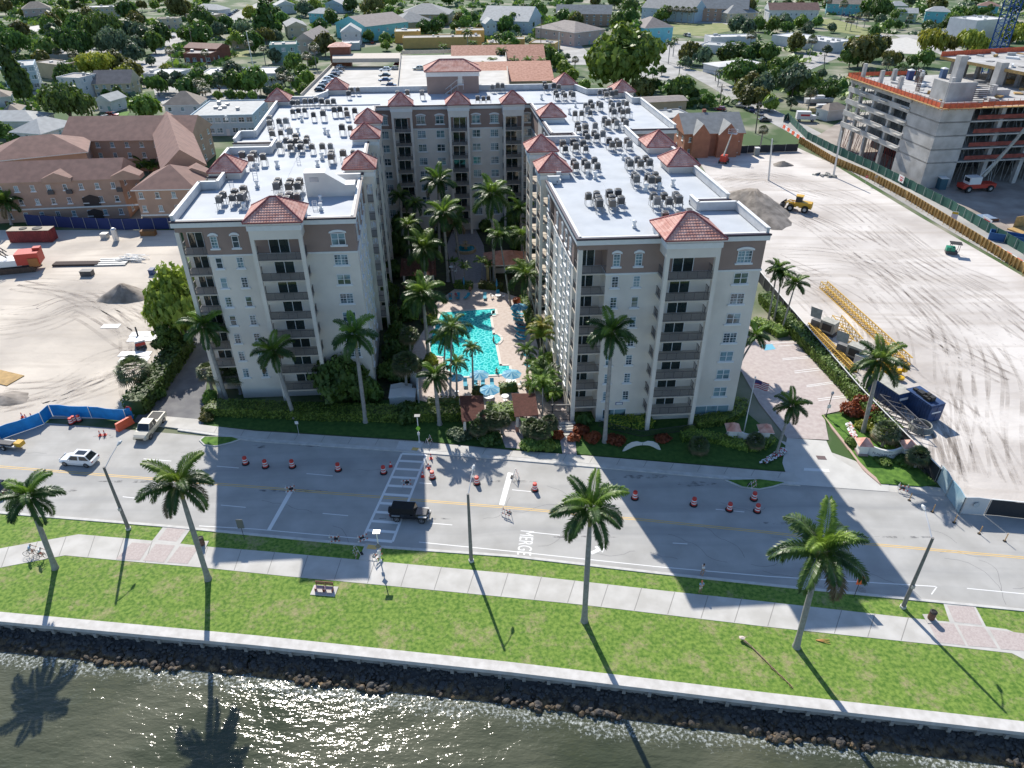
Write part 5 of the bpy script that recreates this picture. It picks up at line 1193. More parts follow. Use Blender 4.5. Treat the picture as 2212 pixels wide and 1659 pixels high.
# ================================================================ people
SKIN=mat('skin',(.42,.23,.15),.6)
def person(pos,rz,pose,top,bottom,hair,label,z=0,held=None,cat='person',short=True):
    x,y=pos; cTop=mat('cloth_'+top[0],top[1],.85); cBot=mat('cloth_'+bottom[0],bottom[1],.85); cH=mat('hair_'+hair[0],hair[1],.8)
    t=thing('person',label,cat,(x,y,z),rz,'people')
    J={'pel':(0,0,.95),'che':(0,-.02,1.32),'neck':(0,-.02,1.5),'head':(0,-.03,1.62),'lh':(-.1,0,.9),'rh':(.1,0,.9),'lk':(-.12,-.08,.5),'rk':(.12,.06,.5),'la':(-.12,.06,.08),'ra':(.12,.12,.08),'lt':(-.13,-.12,.04),'rt':(.13,-.06,.04),'ls':(-.19,-.02,1.42),'rs':(.19,-.02,1.42),'le':(-.27,.02,1.15),'re':(.27,.02,1.15),'lw':(-.24,-.12,.93),'rw':(.24,-.12,.93)}
    if pose=='phone': J.update({'le':(-.25,-.12,1.2),'lw':(-.08,-.3,1.4),'re':(.25,-.12,1.2),'rw':(.08,-.3,1.4)})
    if pose=='ride': J.update({'pel':(0,.1,.98),'che':(0,-.12,1.3),'neck':(0,-.22,1.46),'head':(0,-.28,1.57),'lh':(-.1,.08,.95),'rh':(.1,.08,.95),'lk':(-.13,-.28,.75),'rk':(.13,-.2,.62),'la':(-.13,-.02,.45),'ra':(.13,-.05,.2),'lt':(-.13,-.17,.4),'rt':(.13,-.2,.15),'ls':(-.19,-.17,1.4),'rs':(.19,-.17,1.4),'le':(-.25,-.34,1.2),'re':(.25,-.34,1.2),'lw':(-.24,-.55,1.08),'rw':(.24,-.55,1.08)})
    if pose in('sit','lie'):
        for k in J:
            pass
    if pose=='sit': J.update({'pel':(0,0,.5),'che':(0,.08,.86),'neck':(0,.12,1.02),'head':(0,.1,1.15),'lh':(-.1,0,.5),'rh':(.1,0,.5),'lk':(-.13,-.42,.54),'rk':(.13,-.42,.54),'la':(-.13,-.5,.12),'ra':(.13,-.5,.12),'lt':(-.13,-.65,.08),'rt':(.13,-.65,.08),'ls':(-.19,.1,.94),'rs':(.19,.1,.94),'le':(-.25,-.05,.75),'re':(.25,-.05,.75),'lw':(-.15,-.25,.68),'rw':(.15,-.25,.68)})
    if pose=='lie': J.update({'pel':(0,0,.45),'che':(0,.33,.58),'neck':(0,.48,.68),'head':(0,.6,.74),'lh':(-.1,-.03,.45),'rh':(.1,-.03,.45),'lk':(-.12,-.42,.52),'rk':(.12,-.44,.48),'la':(-.12,-.85,.44),'ra':(.12,-.87,.44),'lt':(-.13,-.95,.52),'rt':(.13,-.97,.52),'ls':(-.19,.4,.62),'rs':(.19,.4,.62),'le':(-.3,.2,.52),'re':(.3,.2,.52),'lw':(-.25,-.02,.5),'rw':(.25,-.02,.5)})
    def skin(name,E,rad,M,parent):
        ks=[];[ks.append(k) for e in E for k in e if k not in ks]
        me=bpy.data.meshes.new(name); me.from_pydata([J[k] for k in ks],[(ks.index(a),ks.index(b)) for a,b in E],[]); o=link(name,me,parent)
        o.modifiers.new('skin','SKIN'); sv=me.skin_vertices[0].data
        for i,k in enumerate(ks): r=rad.get(k,.05); sv[i].radius=(r,r) if not isinstance(r,tuple) else r; sv[i].use_root=(i==0)
        sb=o.modifiers.new('sub','SUBSURF'); sb.levels=1; sb.render_levels=1
        dg=bpy.context.evaluated_depsgraph_get(); dg.update(); m2=bpy.data.meshes.new_from_object(o.evaluated_get(dg)); m2.materials.clear(); m2.materials.append(M)
        o.modifiers.clear(); o.data=m2; m2.polygons.foreach_set('use_smooth',[True]*len(m2.polygons)); return o
    hd=Vector(J['head']); nk=Vector(J['neck'])
    for s,w_,e in (('l','lw','le'),('r','rw','re')):
        a=Vector(J[w_]); d=(a-Vector(J[e])).normalized(); J[s+'p']=tuple(a+d*.09)
    body=skin('body',[('pel','che'),('che','neck'),('pel','lh'),('pel','rh'),('lh','lk'),('lk','la'),('la','lt'),('rh','rk'),('rk','ra'),('ra','rt'),('che','ls'),('che','rs'),('ls','le'),('le','lw'),('lw','lp'),('rs','re'),('re','rw'),('rw','rp'),('neck','head')],
      {'pel':(.14,.1),'che':(.15,.1),'neck':.055,'head':.1,'lh':.085,'rh':.085,'lk':.055,'rk':.055,'la':.035,'ra':.035,'lt':.035,'rt':.035,'ls':.06,'rs':.06,'le':.038,'re':.038,'lw':.027,'rw':.027,'lp':.035,'rp':.035},SKIN,t)
    # head with face and fingers added to the same surface
    mb=MB(); up_=(hd-nk).normalized()
    V=[];F=[]
    bm=bmesh.new(); bmesh.ops.create_icosphere(bm,subdivisions=2,radius=1)
    hv=[tuple(Vector((v.co.x*.08,v.co.y*.1-.01*(v.co.z<0),v.co.z*.125))+hd+up_*.03) for v in bm.verts]; hf=[tuple(v.index for v in f.verts) for f in bm.faces]
    bm.free(); mb.add(hv,hf); c=hd+up_*.03; mb.add([tuple(c+Vector(q)) for q in ((-.015,-.1,.0),(.015,-.1,0),(0,-.13,-.03),(0,-.1,.04))],[(0,1,2),(0,2,3),(2,1,3)])
    for s in (-1,1): mb.box(c.x+s*.085,c.y+.01,c.z-.03,.02,.04,.06)
    for s,pn,wn in ((-1,'lp','lw'),(1,'rp','rw')):
        a=Vector(J[pn]); d=(a-Vector(J[wn])).normalized(); sd_=d.cross(Vector((0,0,1))); sd_=sd_.normalized() if sd_.length>.1 else Vector((1,0,0)); nd=d.cross(sd_)
        for k in range(4): b_=a+sd_*(.026*(k-1.5)); mb.tube([tuple(b_-d*.02),tuple(b_+d*.04+nd*.008),tuple(b_+d*(.07-.006*abs(k-1.5))+nd*.03)],[.011,.01,.008],5)
        mb.tube([tuple(a-d*.05+sd_*.03*s),tuple(a+sd_*.06*s+nd*.02)],[.013,.009],5)
    hb=bmesh.new(); hb.from_mesh(body.data); tmp=mb.mesh('x',[SKIN]); hb.from_mesh(tmp); hb.to_mesh(body.data); hb.free()
    for s in (-.032,.032):
        pass
    k={'pel':(.155,.115),'che':(.165,.115),'ls':.08,'rs':.08,'neck':.06}
    J['lm']=tuple(Vector(J['ls']).lerp(Vector(J['le']),.6)); J['rm']=tuple(Vector(J['rs']).lerp(Vector(J['re']),.6)); J['nb']=tuple(Vector(J['che']).lerp(Vector(J['neck']),.6)); k.update(lm=.06,rm=.06,nb=.07)
    if top[0]!='none': skin('shirt',[('pel','che'),('che','nb'),('che','ls'),('che','rs'),('ls','lm'),('rs','rm')],k,cTop,t)
    J['lq']=tuple(Vector(J['lh']).lerp(Vector(J['lk']),.75 if short else 1)); J['rq']=tuple(Vector(J['rh']).lerp(Vector(J['rk']),.75 if short else 1)); J['p2']=tuple(Vector(J['pel'])+Vector((0,0,.06)))
    skin('shorts',[('pel','p2'),('pel','lh'),('pel','rh'),('lh','lq'),('rh','rq')],{'pel':(.16,.12),'p2':(.155,.115),'lh':.1,'rh':.1,'lq':.08,'rq':.08},cBot,t)
    mb=MB(); bm=bmesh.new(); bmesh.ops.create_icosphere(bm,subdivisions=2,radius=1)
    vs=[tuple(Vector((v.co.x*.09,max(v.co.y,-.62)*.112+.012,max(v.co.z,-.35 if v.co.y>0 else .25)*.135))+hd+up_*.035) for v in bm.verts]; mb.add(vs,[tuple(v.index for v in f.verts) for f in bm.faces]); bm.free(); mb.build('hair',[cH],t,smooth=True)
    return t
W=('white',(.75,.75,.75)); G_=('paleblue',(.35,.5,.65)); K_=('black',(.02,.02,.02)); RD=('red',(.45,.03,.04))
person(g(1516,1243,.03),R_(100),'walk',W,('grey',(.3,.3,.3)),('dark',(.03,.02,.015)),'person in a white top walking at the shaded road edge',.02)
person(g(1512,1280,.08),R_(10),'phone',G_,('cream',(.6,.57,.5)),('redcap',(.5,.1,.08)),'person in pale blue holding up a phone on the shaded verge',.06)
def bicycle(pos,rz,label,z=.09):
    t=thing('bicycle',label,'bicycle',(*pos,z),rz,'bicycles on the path'); FR=mat('bike_frame',(.05,.05,.06),.4)
    for yy in (-.52,.52):
        mb=MB(); ring=[(0,yy+.33*math.cos(a*.3927),.34+.33*math.sin(a*.3927)) for a in range(17)]; mb.tube(ring,.02,5,0,False); mb.build('wheel',[BLACK],t)
        mb=MB()
        for a in range(8): mb.tube([(0,yy,.34),(0,yy+.32*math.cos(a*.785),.34+.32*math.sin(a*.785))],.006,3)
        mb.build('spoke',[ALU],t)
    mb=MB()
    for a,b in (((0,.52,.34),(0,.12,.3)),((0,.12,.3),(0,.22,.8)),((0,.52,.34),(0,.2,.75)),((0,.2,.72),(0,-.38,.82)),((0,.12,.3),(0,-.4,.75)),((0,-.52,.34),(0,-.38,.95))): mb.tube([a,b],.02,5)
    mb.build('frame',[FR],t); mb=MB(); mb.tube([(-.26,-.5,1.02),(-.2,-.4,1.0),(.2,-.4,1.0),(.26,-.5,1.02)],.015,5); mb.build('handlebar',[ALU],t)
    mb=MB(); mb.box(0,.22,.82,.16,.26,.06,taper=.6); mb.build('saddle',[BLACK],t)
bp_=g(92,1207,.09); bicycle(bp_,R_(97),'bicycle ridden along the path behind the leftmost seaside palm')
person(bp_,R_(97),'ride',W,('pinkred',(.5,.2,.18)),('white',(.7,.7,.7)),'cyclist in white top and pink shorts on the seaside path',.09)
bp_=g(70,1200,.09); bicycle(bp_,R_(100),'second bicycle just left of the other cyclist on the path')
person(bp_,R_(100),'ride',G_,('white2',(.6,.6,.6)),('white3',(.7,.7,.7)),'cyclist in pale blue on the left bicycle of two',.09)
# kerb islands
def island(pts,label,z=.13,M=GREEN):
    mb=MB(); w=[Vector(g(*p)) for p in pts]; c=sum(w,Vector((0,0)))/len(w); mb.prism([tuple(p) for p in w],-.02,z,0); q=struct('kerb_island',mb,[KERB]); mb=MB(); mb.prism([tuple(c+(p-c)*.9) for p in w],z-.1,z+.03); struct('island_grass',mb,[M])
island([(430,952),(440,962),(465,965),(500,957),(520,950),(505,945),(440,944)],'')
island([(1565,1038),(1600,1053),(1640,1058),(1672,1052),(1700,1043),(1640,1036)],'')
# ================================================================ palms along the lawn and in front of the building
palm((120,1228),(60,1072),'royal',1.0,'leftmost royal palm on the seaside lawn, leaning left','royal palms on the seaside lawn')
palm((450,1252),(385,1045),'royal',1.12,'second seaside royal palm from left, with browned lower fronds','royal palms on the seaside lawn')
palm((1262,1342),(1276,1098),'royal',1.12,'middle seaside royal palm beside the MERGE lettering','royal palms on the seaside lawn')
palm((1720,1398),(1776,1190),'royal',1.35,'rightmost seaside royal palm with a wide crown','royal palms on the seaside lawn',bend=.06)
FG='royal palms in front of the condominium'
palm((490,865),(440,704),'royal',1.05,'royal palm at the shaded left corner of the left wing',FG)
palm((636,903),(590,760),'royal',1.0,'royal palm before the left wing balcony stack',FG)
palm((790,912),(766,722),'royal',1.05,'royal palm before the right end of the left wing',FG)
palm((950,917),(938,812),'royal',.8,'short bright royal palm left of the left pergola',FG)
palm((1306,955),(1322,718),'royal',1.05,'royal palm in front of the right wing',FG)
palm((1677,981),(1711,876),'royal',.75,'slim curved palm beside the entrance drive','palms at the entrance',bend=-.12,trunk=.6)
palm((1864,934),(1901,780),'royal',1.15,'thick royal palm on the entrance bed by the sign wall','palms at the entrance')
palm((1592,800),(1634,726),'royal',.75,'dark palm close to the right wing corner beside parking','palms at the entrance',trunk=.55,bend=-.1)
palm((1660,688),(1680,578),'royal',.7,'left palm of the cluster behind the parking bays','palms at the entrance',trunk=.55)
palm((1672,692),(1690,590),'coconut',.9,'middle palm of the cluster behind the parking bays','palms at the entrance')
palm((1688,716),(1719,612),'royal',.7,'curved right palm of the cluster behind the parking bays','palms at the entrance',trunk=.5,bend=-.08)
CG_='palms in the courtyard'
for b,c,k,s in [((950,560),(946,392),'royal',1.1),((1068,612),(1063,420),'royal',1.25),((968,608),(958,462),'royal',1.15),((922,650),(915,535),'royal',1.2),((992,560),(981,478),'royal',.95),((927,782),(913,636),'royal',1.15),((1103,660),(1079,510),'coconut',1.0),((1162,700),(1138,594),'coconut',1.3),((900,540),(896,440),'coconut',.9),((868,520),(863,424),'coconut',.9),((888,600),(881,486),'coconut',1.0),((982,610),(979,565),'areca',.6),((1004,612),(1002,570),'areca',.6),((1040,605),(1043,560),'areca',.7),((1060,610),(1058,570),'areca',.6),((1128,560),(1124,452),'coconut',1.1),((1135,600),(1129,508),'coconut',1.1),((1045,480),(1040,352),'royal',1.2),((868,480),(860,420),'areca',1.1),((1122,520),(1110,470),'areca',1.1),((1142,640),(1136,575),'areca',1.1),
 ((958,812),(962,730),'coconut',.95),((972,868),(976,708),'coconut',1.0),((1022,850),(1020,752),'coconut',.55),((987,866),(986,785),'coconut',.65),((1170,790),(1165,698),'gold',1.15),((1176,800),(1173,722),'gold',1.1),((1140,815),(1137,756),'coconut',.6),((1170,830),(1158,775),'areca',1.1),((1182,850),(1175,800),'areca',1.15),((1171,908),(1173,815),'areca',1.1),((1160,870),(1150,820),'areca',1.0),((1195,880),(1190,840),'areca',.9),((888,780),(884,725),'sabal',1.0),((878,845),(876,785),'sabal',1.3)]:
    palm(b,c,k,s*1.08,None,CG_)
for b,h,s in [((1035,948),2.0,1.1),((1052,938),2.6,1.1),((1070,940),2.4,1.1),((1085,936),2.2,1.0),((1148,950),2.0,1.2),((1166,952),1.8,1.2),((1185,938),2.0,1.0),((1508,975),1.0,1.1),((1629,968),1.2,1.0),((1975,1010),1.8,1.2),((1905,965),2.4,1.4),((300,840),3.2,2.0),((480,850),3.2,1.3),((520,850),3,1.3),((458,840),3.0,1.3)]:
    palm(b,None,'sabal' if h<3.1 and b[0]>600 else 'sabal',s*.85,None,'fan palms in the front beds',h=h)
palm((210,350),(197,305),'royal',1.7,'tall royal palm in the brown apartment courtyard','palms by the brown apartments')
palm((265,360),(258,330),'coconut',1.7,'feathery palm right of the tall one in the brown apartment yard','palms by the brown apartments'); palm((322,372),(300,352),'areca',1.6,'clumping palm in the brown apartment yard, left of three','palms by the brown apartments'); palm((345,372),(330,356),'areca',1.5,'clumping palm in the brown apartment yard, right of three','palms by the brown apartments')
palm((25,485),(12,436),'royal',1.2,'palm at the left picture edge before the brown apartments','palms by the brown apartments')
# ================================================================ ground of the courtyard and beds
def uvpoly(pts,z): return [(*XY(u,v),z) for u,v in pts]
MULCH=mat('mulch_bed',(.03,.025,.018),.95,col2=(.05,.07,.02),scale=1.2,detail=6)
mb=MB(); mb.poly(uvpoly([(-27,8),(0,2),(0,24),(2,24),(2,45),(5,50),(5,75.4),(-27,75.4)],.02)); struct('courtyard_bed',mb,[MULCH])
patch('front_lawn',[(440,872),(1000,862),(1050,905),(1213,905),(1240,880),(1600,880),(1700,965),(1718,1019),(1659,1015.5),(1266,982),(1106,971),(900,951),(553,929),(432,918)],.028,mat('lawn_painted_shade',(.028,.085,.01),.95,col2=(.06,.13,.02),scale=1.5,detail=8,bump=.5,bscale=12))  # darker copy of the grass, the building's shade put into its colour
patch('pool_deck',[(893,862),(889,752),(924,700),(940,655),(985,622),(990,612),(1050,612),(1056,622),(1128,645),(1150,700),(1186,850),(1215,905),(1205,912),(1000,880),(940,872)],.045,DECKP)
patch('court_walk',[(978,612),(1052,612),(1045,530),(1020,480),(985,478),(965,530)],.05,mat('pavers_painted_shade',(.3,.27,.26),.9,var=.1,scale=2))  # darker, greyer pavers: courtyard shade is mixed into their colour
patch('front_walk',[(1048,898),(1122,898),(1128,930),(1134,970),(1092,967),(1080,935),(1056,915)],.05,PAVER)
patch('gate_walk',[(1165,838),(1228,862),(1238,905),(1246,984),(1215,980),(1205,925),(1190,880)],.055,PAVER)
mb=MB()
a=Vector(g(1214,944)); b=Vector(g(1234,944)); 
for k in range(6):
    p0,p1=g(1208+k*1.2,946-5.5*k),g(1234+k*.5,946-5.5*k); q=Vector(p0).lerp(Vector(p1),.5); mb.box(q.x,q.y,.06,2.2,.45,.05+.06*k,0,R_(5))
o=mb.build('entrance_steps',[CONC]); tag(o,'short shaded steps up to the gate beside the right wing','steps')
# pool
PW=bpy.data.materials.new('pool_water'); PW.use_nodes=True; t,b=nodes(PW); b.inputs['Roughness'].default_value=.05
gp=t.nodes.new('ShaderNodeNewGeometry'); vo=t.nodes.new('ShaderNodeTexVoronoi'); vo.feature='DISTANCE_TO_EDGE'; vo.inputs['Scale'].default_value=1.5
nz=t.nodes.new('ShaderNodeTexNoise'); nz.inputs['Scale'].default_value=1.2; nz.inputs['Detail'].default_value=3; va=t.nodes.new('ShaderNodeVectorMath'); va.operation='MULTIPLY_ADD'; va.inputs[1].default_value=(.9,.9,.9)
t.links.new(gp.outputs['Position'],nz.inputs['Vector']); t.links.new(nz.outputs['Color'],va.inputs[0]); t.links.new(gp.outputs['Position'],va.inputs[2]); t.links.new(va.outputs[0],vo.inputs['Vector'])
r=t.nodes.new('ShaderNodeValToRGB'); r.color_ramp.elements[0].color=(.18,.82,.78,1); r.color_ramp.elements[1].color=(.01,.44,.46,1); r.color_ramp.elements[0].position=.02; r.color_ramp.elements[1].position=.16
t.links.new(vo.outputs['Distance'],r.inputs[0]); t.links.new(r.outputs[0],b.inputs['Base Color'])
bp=t.nodes.new('ShaderNodeBump'); bp.inputs['Distance'].default_value=.05; bp.inputs['Strength'].default_value=.6; t.links.new(nz.outputs['Fac'],bp.inputs['Height']); t.links.new(bp.outputs[0],b.inputs['Normal'])
PP=[(954,676),(1069,668),(1071.5,681),(1058,682.5),(1064.5,724),(1073,723),(1081,729),(1082,736),(1075,743),(1070,744),(1079,791),(1099,791),(1101,803),(1089,809),(1006,814),(992,814),(964,799),(961,772),(931,768),(929,736)]
pool=thing('swimming_pool','turquoise swimming pool in the courtyard between the two wings','swimming pool',(*g(1010,745),0)); ox,oy=pool.location.x,pool.location.y
W_=[Vector(g(x,y)) for x,y in PP]; c=sum(W_,Vector((0,0)))/len(W_)
mb=MB(); mb.poly([(p.x-ox,p.y-oy,.075) for p in reversed(W_)]); mb.build('water',[PW],pool)
mb=MB(); n=len(W_)
for i in range(n):
    a,b2=W_[i],W_[(i+1)%n]; d=(b2-a).normalized(); nn=Vector((d.y,-d.x))*-.42
    if ((a+nn)-c).length<(a-c).length and abs(d.x)<5: nn=nn
    s=1 if ((a+b2)/2+nn*.5-c).length>((a+b2)/2-c).length else -1
    area=sum(W_[k].x*W_[(k+1)%n].y-W_[(k+1)%n].x*W_[k].y for k in range(n)); nn=Vector((d.y,-d.x))*(.42 if area>0 else -.42)
    Q=[a-d*.0,b2,b2+nn+d*.42*0,a+nn]; mb.prism([(p.x-ox,p.y-oy) for p in Q],.05,.135)
    mb.lathe([(.4,.05),(.4,.134)],10,0,(a.x-ox+nn.x*.02,a.y-oy+nn.y*.02,0)) if False else None
mb.build('coping',[mat('pool_coping',(.62,.58,.54),.7)],pool)
mb=MB()
for k in range(4): q=g(1063+k*2,676-k*.5); mb.box(q[0]-ox,q[1]-oy,.08,.35,1.4,.03)
mb.build('entry_steps',[mat('pool_step',(.45,.75,.75),.5)],pool)
# parasols, loungers, tables
UB=mat('parasol_blue',(.07,.33,.55),.7,trans=.25); UL=mat('parasol_light',(.28,.55,.68),.7,trans=.25)
def parasol(px,py,label,closed=False,r=1.5,z=2.4):
    x,y=g(px,py,z if not closed else 1.3); t=thing('parasol',label,'parasol',(x,y,.05),random.uniform(0,1),'blue parasols round the pool')
    mb=MB(); mb.tube([(0,0,0),(0,0,z+.3)],.03,6); mb.lathe([(.28,0),(.28,.08)],10); mb.build('pole',[ALU],t); mb=MB(); n=8
    if closed: mb.lathe([(.1,1.0),(.2,1.4),(.12,2.2),(.02,2.6)],8)
    else:
        V=[(0,0,z+.42)]+[(r*math.cos(k*.7854),r*math.sin(k*.7854),z) for k in range(8)]+[(r*.55*math.cos((k+.5)*.7854),r*.55*math.sin((k+.5)*.7854),z+.13) for k in range(8)]
        F=[];M_=[]
        for k in range(8): F+= [(0,1+k,9+k),(0,9+k,1+(k+1)%8),(1+k,1+(k+1)%8,9+k)]; M_+= [0,1,1 if k%2 else 0]
        mb.add(V,F,M_)
    mb.build('canopy',[UB,UL],t)
parasol(1035,811,'open blue parasol at the pool lower edge, left of two'); parasol(1105,809,'open blue parasol at the pool lower right corner'); parasol(1058,843,'nearest blue parasol, over the table behind the hedge'); parasol(1122,664,'open blue parasol on the upper right pool deck')
parasol(985,817,'small shaded blue parasol at the pool lower left corner',r=1.2); parasol(1002,612,'closed blue parasol behind the upper loungers, left',True); parasol(1073,617,'closed blue parasol behind the upper loungers, right',True)
LGB=mat('lounger_blue',(.02,.30,.42),.7)
def lounger(px,py,ang,label,colr=LGB):
    x,y=g(px,py,.3); t=thing('sun_lounger',label,'sun lounger',(x,y,.05),R_(ang),'sun loungers round the pool')
    mb=MB(); mb.box(0,-.35,.32,.6,1.2,.06); mb.build('seat',[colr],t); mb=MB(); mb.add([(-.3,.25,.35),(.3,.25,.35),(.3,.85,.75),(-.3,.85,.75),(-.3,.28,.3),(.3,.28,.3),(.3,.88,.7),(-.3,.88,.7)],[(0,1,2,3),(7,6,5,4),(0,4,5,1),(2,6,7,3),(1,5,6,2),(3,7,4,0)]); mb.build('backrest',[colr],t)
    for sx in (-.27,.27):
        for sy in (-.85,.3): mb=MB(); mb.box(sx,sy,0,.05,.05,.33); mb.build('leg',[WPL],t)
LGs=[(973,643,5),(989.5,641,0),(1009,641,-25),(1047.6,641,0),(1076,635,5),(1113,672,70),(1119,678,75),(1116,684,80),(1119,692,80),(1125,706,80),(1122,714,75),(1126,726,70),(1123,732,75),(1142,771,75),(1144,792,80),(1005,828,5),(1027,830,0),(1043,829,0),(1063,829,5)]
for k,(px,py,a) in enumerate(LGs):
    lab=['first from left','second from left','third from left','fourth from left','fifth from left'][k]+' in the row above the pool' if k<5 else ('%s from top along the right side of the pool'%ORD[k-5] if k<15 else '%s from left below the pool'%ORD[k-15])
    lounger(px,py,a,'blue lounger, '+lab)
def table(px,py,label,r=.55):
    x,y=g(px,py,.7); t=thing('round_table',label,'table',(x,y,.05),0,'white poolside tables'); mb=MB(); mb.lathe([(r,.7),(r,.75)],16); mb.build('tabletop',[WPL],t); mb=MB(); mb.tube([(0,0,0),(0,0,.7)],.05,6); mb.lathe([(.3,0),(.3,.04)],10); mb.build('pedestal',[WPL],t)
def chair_(px,py,ang,label):
    x,y=g(px,py,.4); t=thing('patio_chair',label,'chair',(x,y,.05),R_(ang),'white poolside chairs'); mb=MB(); mb.box(0,0,.4,.5,.5,.05); mb.build('seat',[WPL],t); mb=MB(); mb.box(0,.24,.45,.5,.05,.5); mb.build('backrest',[WPL],t)
    for sx in (-.22,.22):
        for sy in (-.2,.22): mb=MB(); mb.box(sx,sy,0,.04,.04,.4); mb.build('leg',[WPL],t)
table(1076,638,'round white table above the pool upper right'); table(1056,856,'round white table under the nearest parasol',.8); table(1104,824,'white table under the lower right parasol',.8); table(976,577,'round white table on the shaded court terrace'); table(1091,856,'white table right of the nearest parasol table')
chair_(1063,640,120,'white chair left of the upper round table'); chair_(1088,640,-90,'white chair right of the upper round table'); chair_(1122,831,-60,'white chair right of the lower right parasol'); chair_(1088,832,150,'white chair left of the lower right parasol'); chair_(968,585,100,'white chair left of the terrace table'); chair_(984,586,-100,'white chair right of the terrace table')
person(Vector(g(986,643)),R_(20),'lie',('redtop',(.4,.03,.06)),('redtop',(.4,.03,.06)),('dark',(.03,.02,.015)),'sunbather in red on the second lounger above the pool',.03)
person(Vector(g(1016,636)),R_(0),'walk',('none',(.1,.1,.1)),('navyshort',(.03,.04,.1)),('dark',(.03,.02,.015)),'bare chested person standing behind the upper loungers')
person(Vector(g(973,644)),R_(5),'lie',('orangetop',(.5,.22,.08)),('black',(.02,.02,.02)),('dark',(.03,.02,.015)),'sunbather on the leftmost lounger above the pool',.03)
person(Vector(g(1127,708)),R_(80),'lie',('navytop',(.03,.05,.12)),('black',(.02,.02,.02)),('dark',(.03,.02,.015)),'dark clad sunbather on the right side loungers',.03)
person(Vector(g(1073,806)),R_(10),'walk',('none',(.1,.1,.1)),('redshort',(.4,.05,.04)),('dark',(.03,.02,.015)),'person wading at the lower right of the pool',-.75)
person(Vector(g(1066,738)),R_(60),'walk',('none',(.1,.1,.1)),('black',(.02,.02,.02)),('dark',(.03,.02,.015)),'person wading by the round spa bay of the pool',-.75)
# pergolas
def pergola(q,label,z=2.75,n=24):
    w=[Vector((*g(x,y,z),0)) for x,y in q]; c=sum(w,Vector())/4; t=thing('pergola',label,'pergola',(c.x,c.y,0),0,'red wooden pergolas'); w=[p-c for p in w]
    mb=MB()
    for k in range(n):
        f=k/(n-1); a=w[0].lerp(w[3],f); b=w[1].lerp(w[2],f); m=(a+b)/2; mb.box(m.x,m.y,z,(b-a).length+.3,.07,.16,0,math.atan2(b.y-a.y,b.x-a.x))
    mb.build('slat',[WOODR],t)
    for p0,p1 in ((w[0],w[3]),(w[1],w[2]),(w[0].lerp(w[1],.5),w[3].lerp(w[2],.5))):
        mb=MB(); m=(p0+p1)/2; mb.box(m.x,m.y,z-.24,.12,(p1-p0).length+.4,.235,0,math.atan2(p1.y-p0.y,p1.x-p0.x)-math.pi/2); mb.build('beam',[WOODR],t)
    for p in w:
        mb=MB(); s=p*.84; mb.box(s.x,s.y,0,.42,.42,.9,1); mb.box(s.x,s.y,.9,.36,.36,z-1.14,0); mb.build('post',[CREAM,mat('brick_base',(.4,.2,.15),.8)],t)
pergola([(995,857),(1041,857),(1048,908),(1000,911)],'red slatted pergola left of the front walk'); pergola([(1107,852),(1154,852),(1161,898),(1114,901)],'red slatted pergola right of the front walk'); pergola([(868,560),(939,560),(941,594),(866,596)],'shaded trellis pergola deep in the courtyard on the left',n=16)
x,y=g(1092,590); t=thing('pavilion','open courtyard pavilion with hipped clay tile roof','pavilion',(x,y,0),AE); mb=MB(); mb.hip(-4.2,-3.2,4.2,3.2,3.1,1.7,0,.2,1); mb.build('tile_roof',[TILEP,CREAM],t)
for sx in (-3.6,3.6):
    for sy in (-2.7,2.7): mb=MB(); mb.box(sx,sy,0,.5,.5,2.9); mb.build('column',[mat('yellow_stucco',(.6,.45,.2),.8)],t)
mb=MB(); mb.box(0,.4,0,4,.9,1.1); mb.build('counter',[CREAM],t)
x,y=g(1006,542); t=thing('fountain','tiered stone fountain with round blue basin in the court','fountain',(x,y,.05)); FS=mat('fountain_stone',(.4,.3,.18),.8,var=.15,scale=3)
mb=MB(); mb.lathe([(2.2,0),(2.2,.6),(1.95,.62),(1.95,.35)],24); mb.build('basin',[FS],t); mb=MB(); mb.lathe([(1.94,.45),(.1,.451)],24); mb.build('water',[mat('fountain_water',(.02,.25,.3),.1)],t); mb=MB(); mb.lathe([(.35,.3),(.25,1.0),(.95,1.2),(.9,1.26),(.2,1.3),(.15,1.8),(.6,1.95),(.1,2.0),(.1,2.4)],16); mb.build('tiers',[FS],t)
# hedges and shrubs
GP=lambda L:[g(*p) for p in L]
hedge('clipped_hedge',GP([(455,890),(560,893),(700,900),(860,903),(1000,900)]),2.4,1.5,'long clipped hedge in shade before the left wing','light',cat='hedge')
hedge('clipped_hedge',GP([(1052,902),(1113,902)]),2.2,1.9,'bright clipped hedge block between the two pergolas','light')
hedge('clipped_hedge',GP([(1313,915),(1360,920),(1405,914)]),2.2,1.1,'light hedge under the lobby window of the right wing','yellow')
hedge('clipped_hedge',GP([(1500,918),(1560,910),(1592,895),(1600,872)]),2.0,1.0,'curved hedge round the right corner of the right wing','light')
hedge('clipped_hedge',GP([(1472,948),(1520,946),(1570,958),(1615,970),(1650,963),(1662,950)]),1.6,.8,'snaking low hedge on the shaded right lawn','light')
hedge('loose_hedge',GP([(403,750),(370,800),(330,855),(296,895)]),3.0,2.6,'dark overgrown hedge between sand lot and left driveway','dark',size=.3,dens=1.6)
hedge('loose_hedge',GP([(1648,650),(1700,705),(1770,778),(1830,842),(1882,905),(1925,950)]),2.2,1.7,'long green hedge between parking bays and black fence','mid',size=.24,dens=1.5)
hedge('loose_hedge',GP([(984,622),(1020,624)]),1.3,1.3,'courtyard hedge left of the steps above the pool','light',size=.2); hedge('loose_hedge',GP([(1036,622),(1085,626)]),1.3,1.3,'courtyard hedge right of the steps above the pool','olive',size=.2)
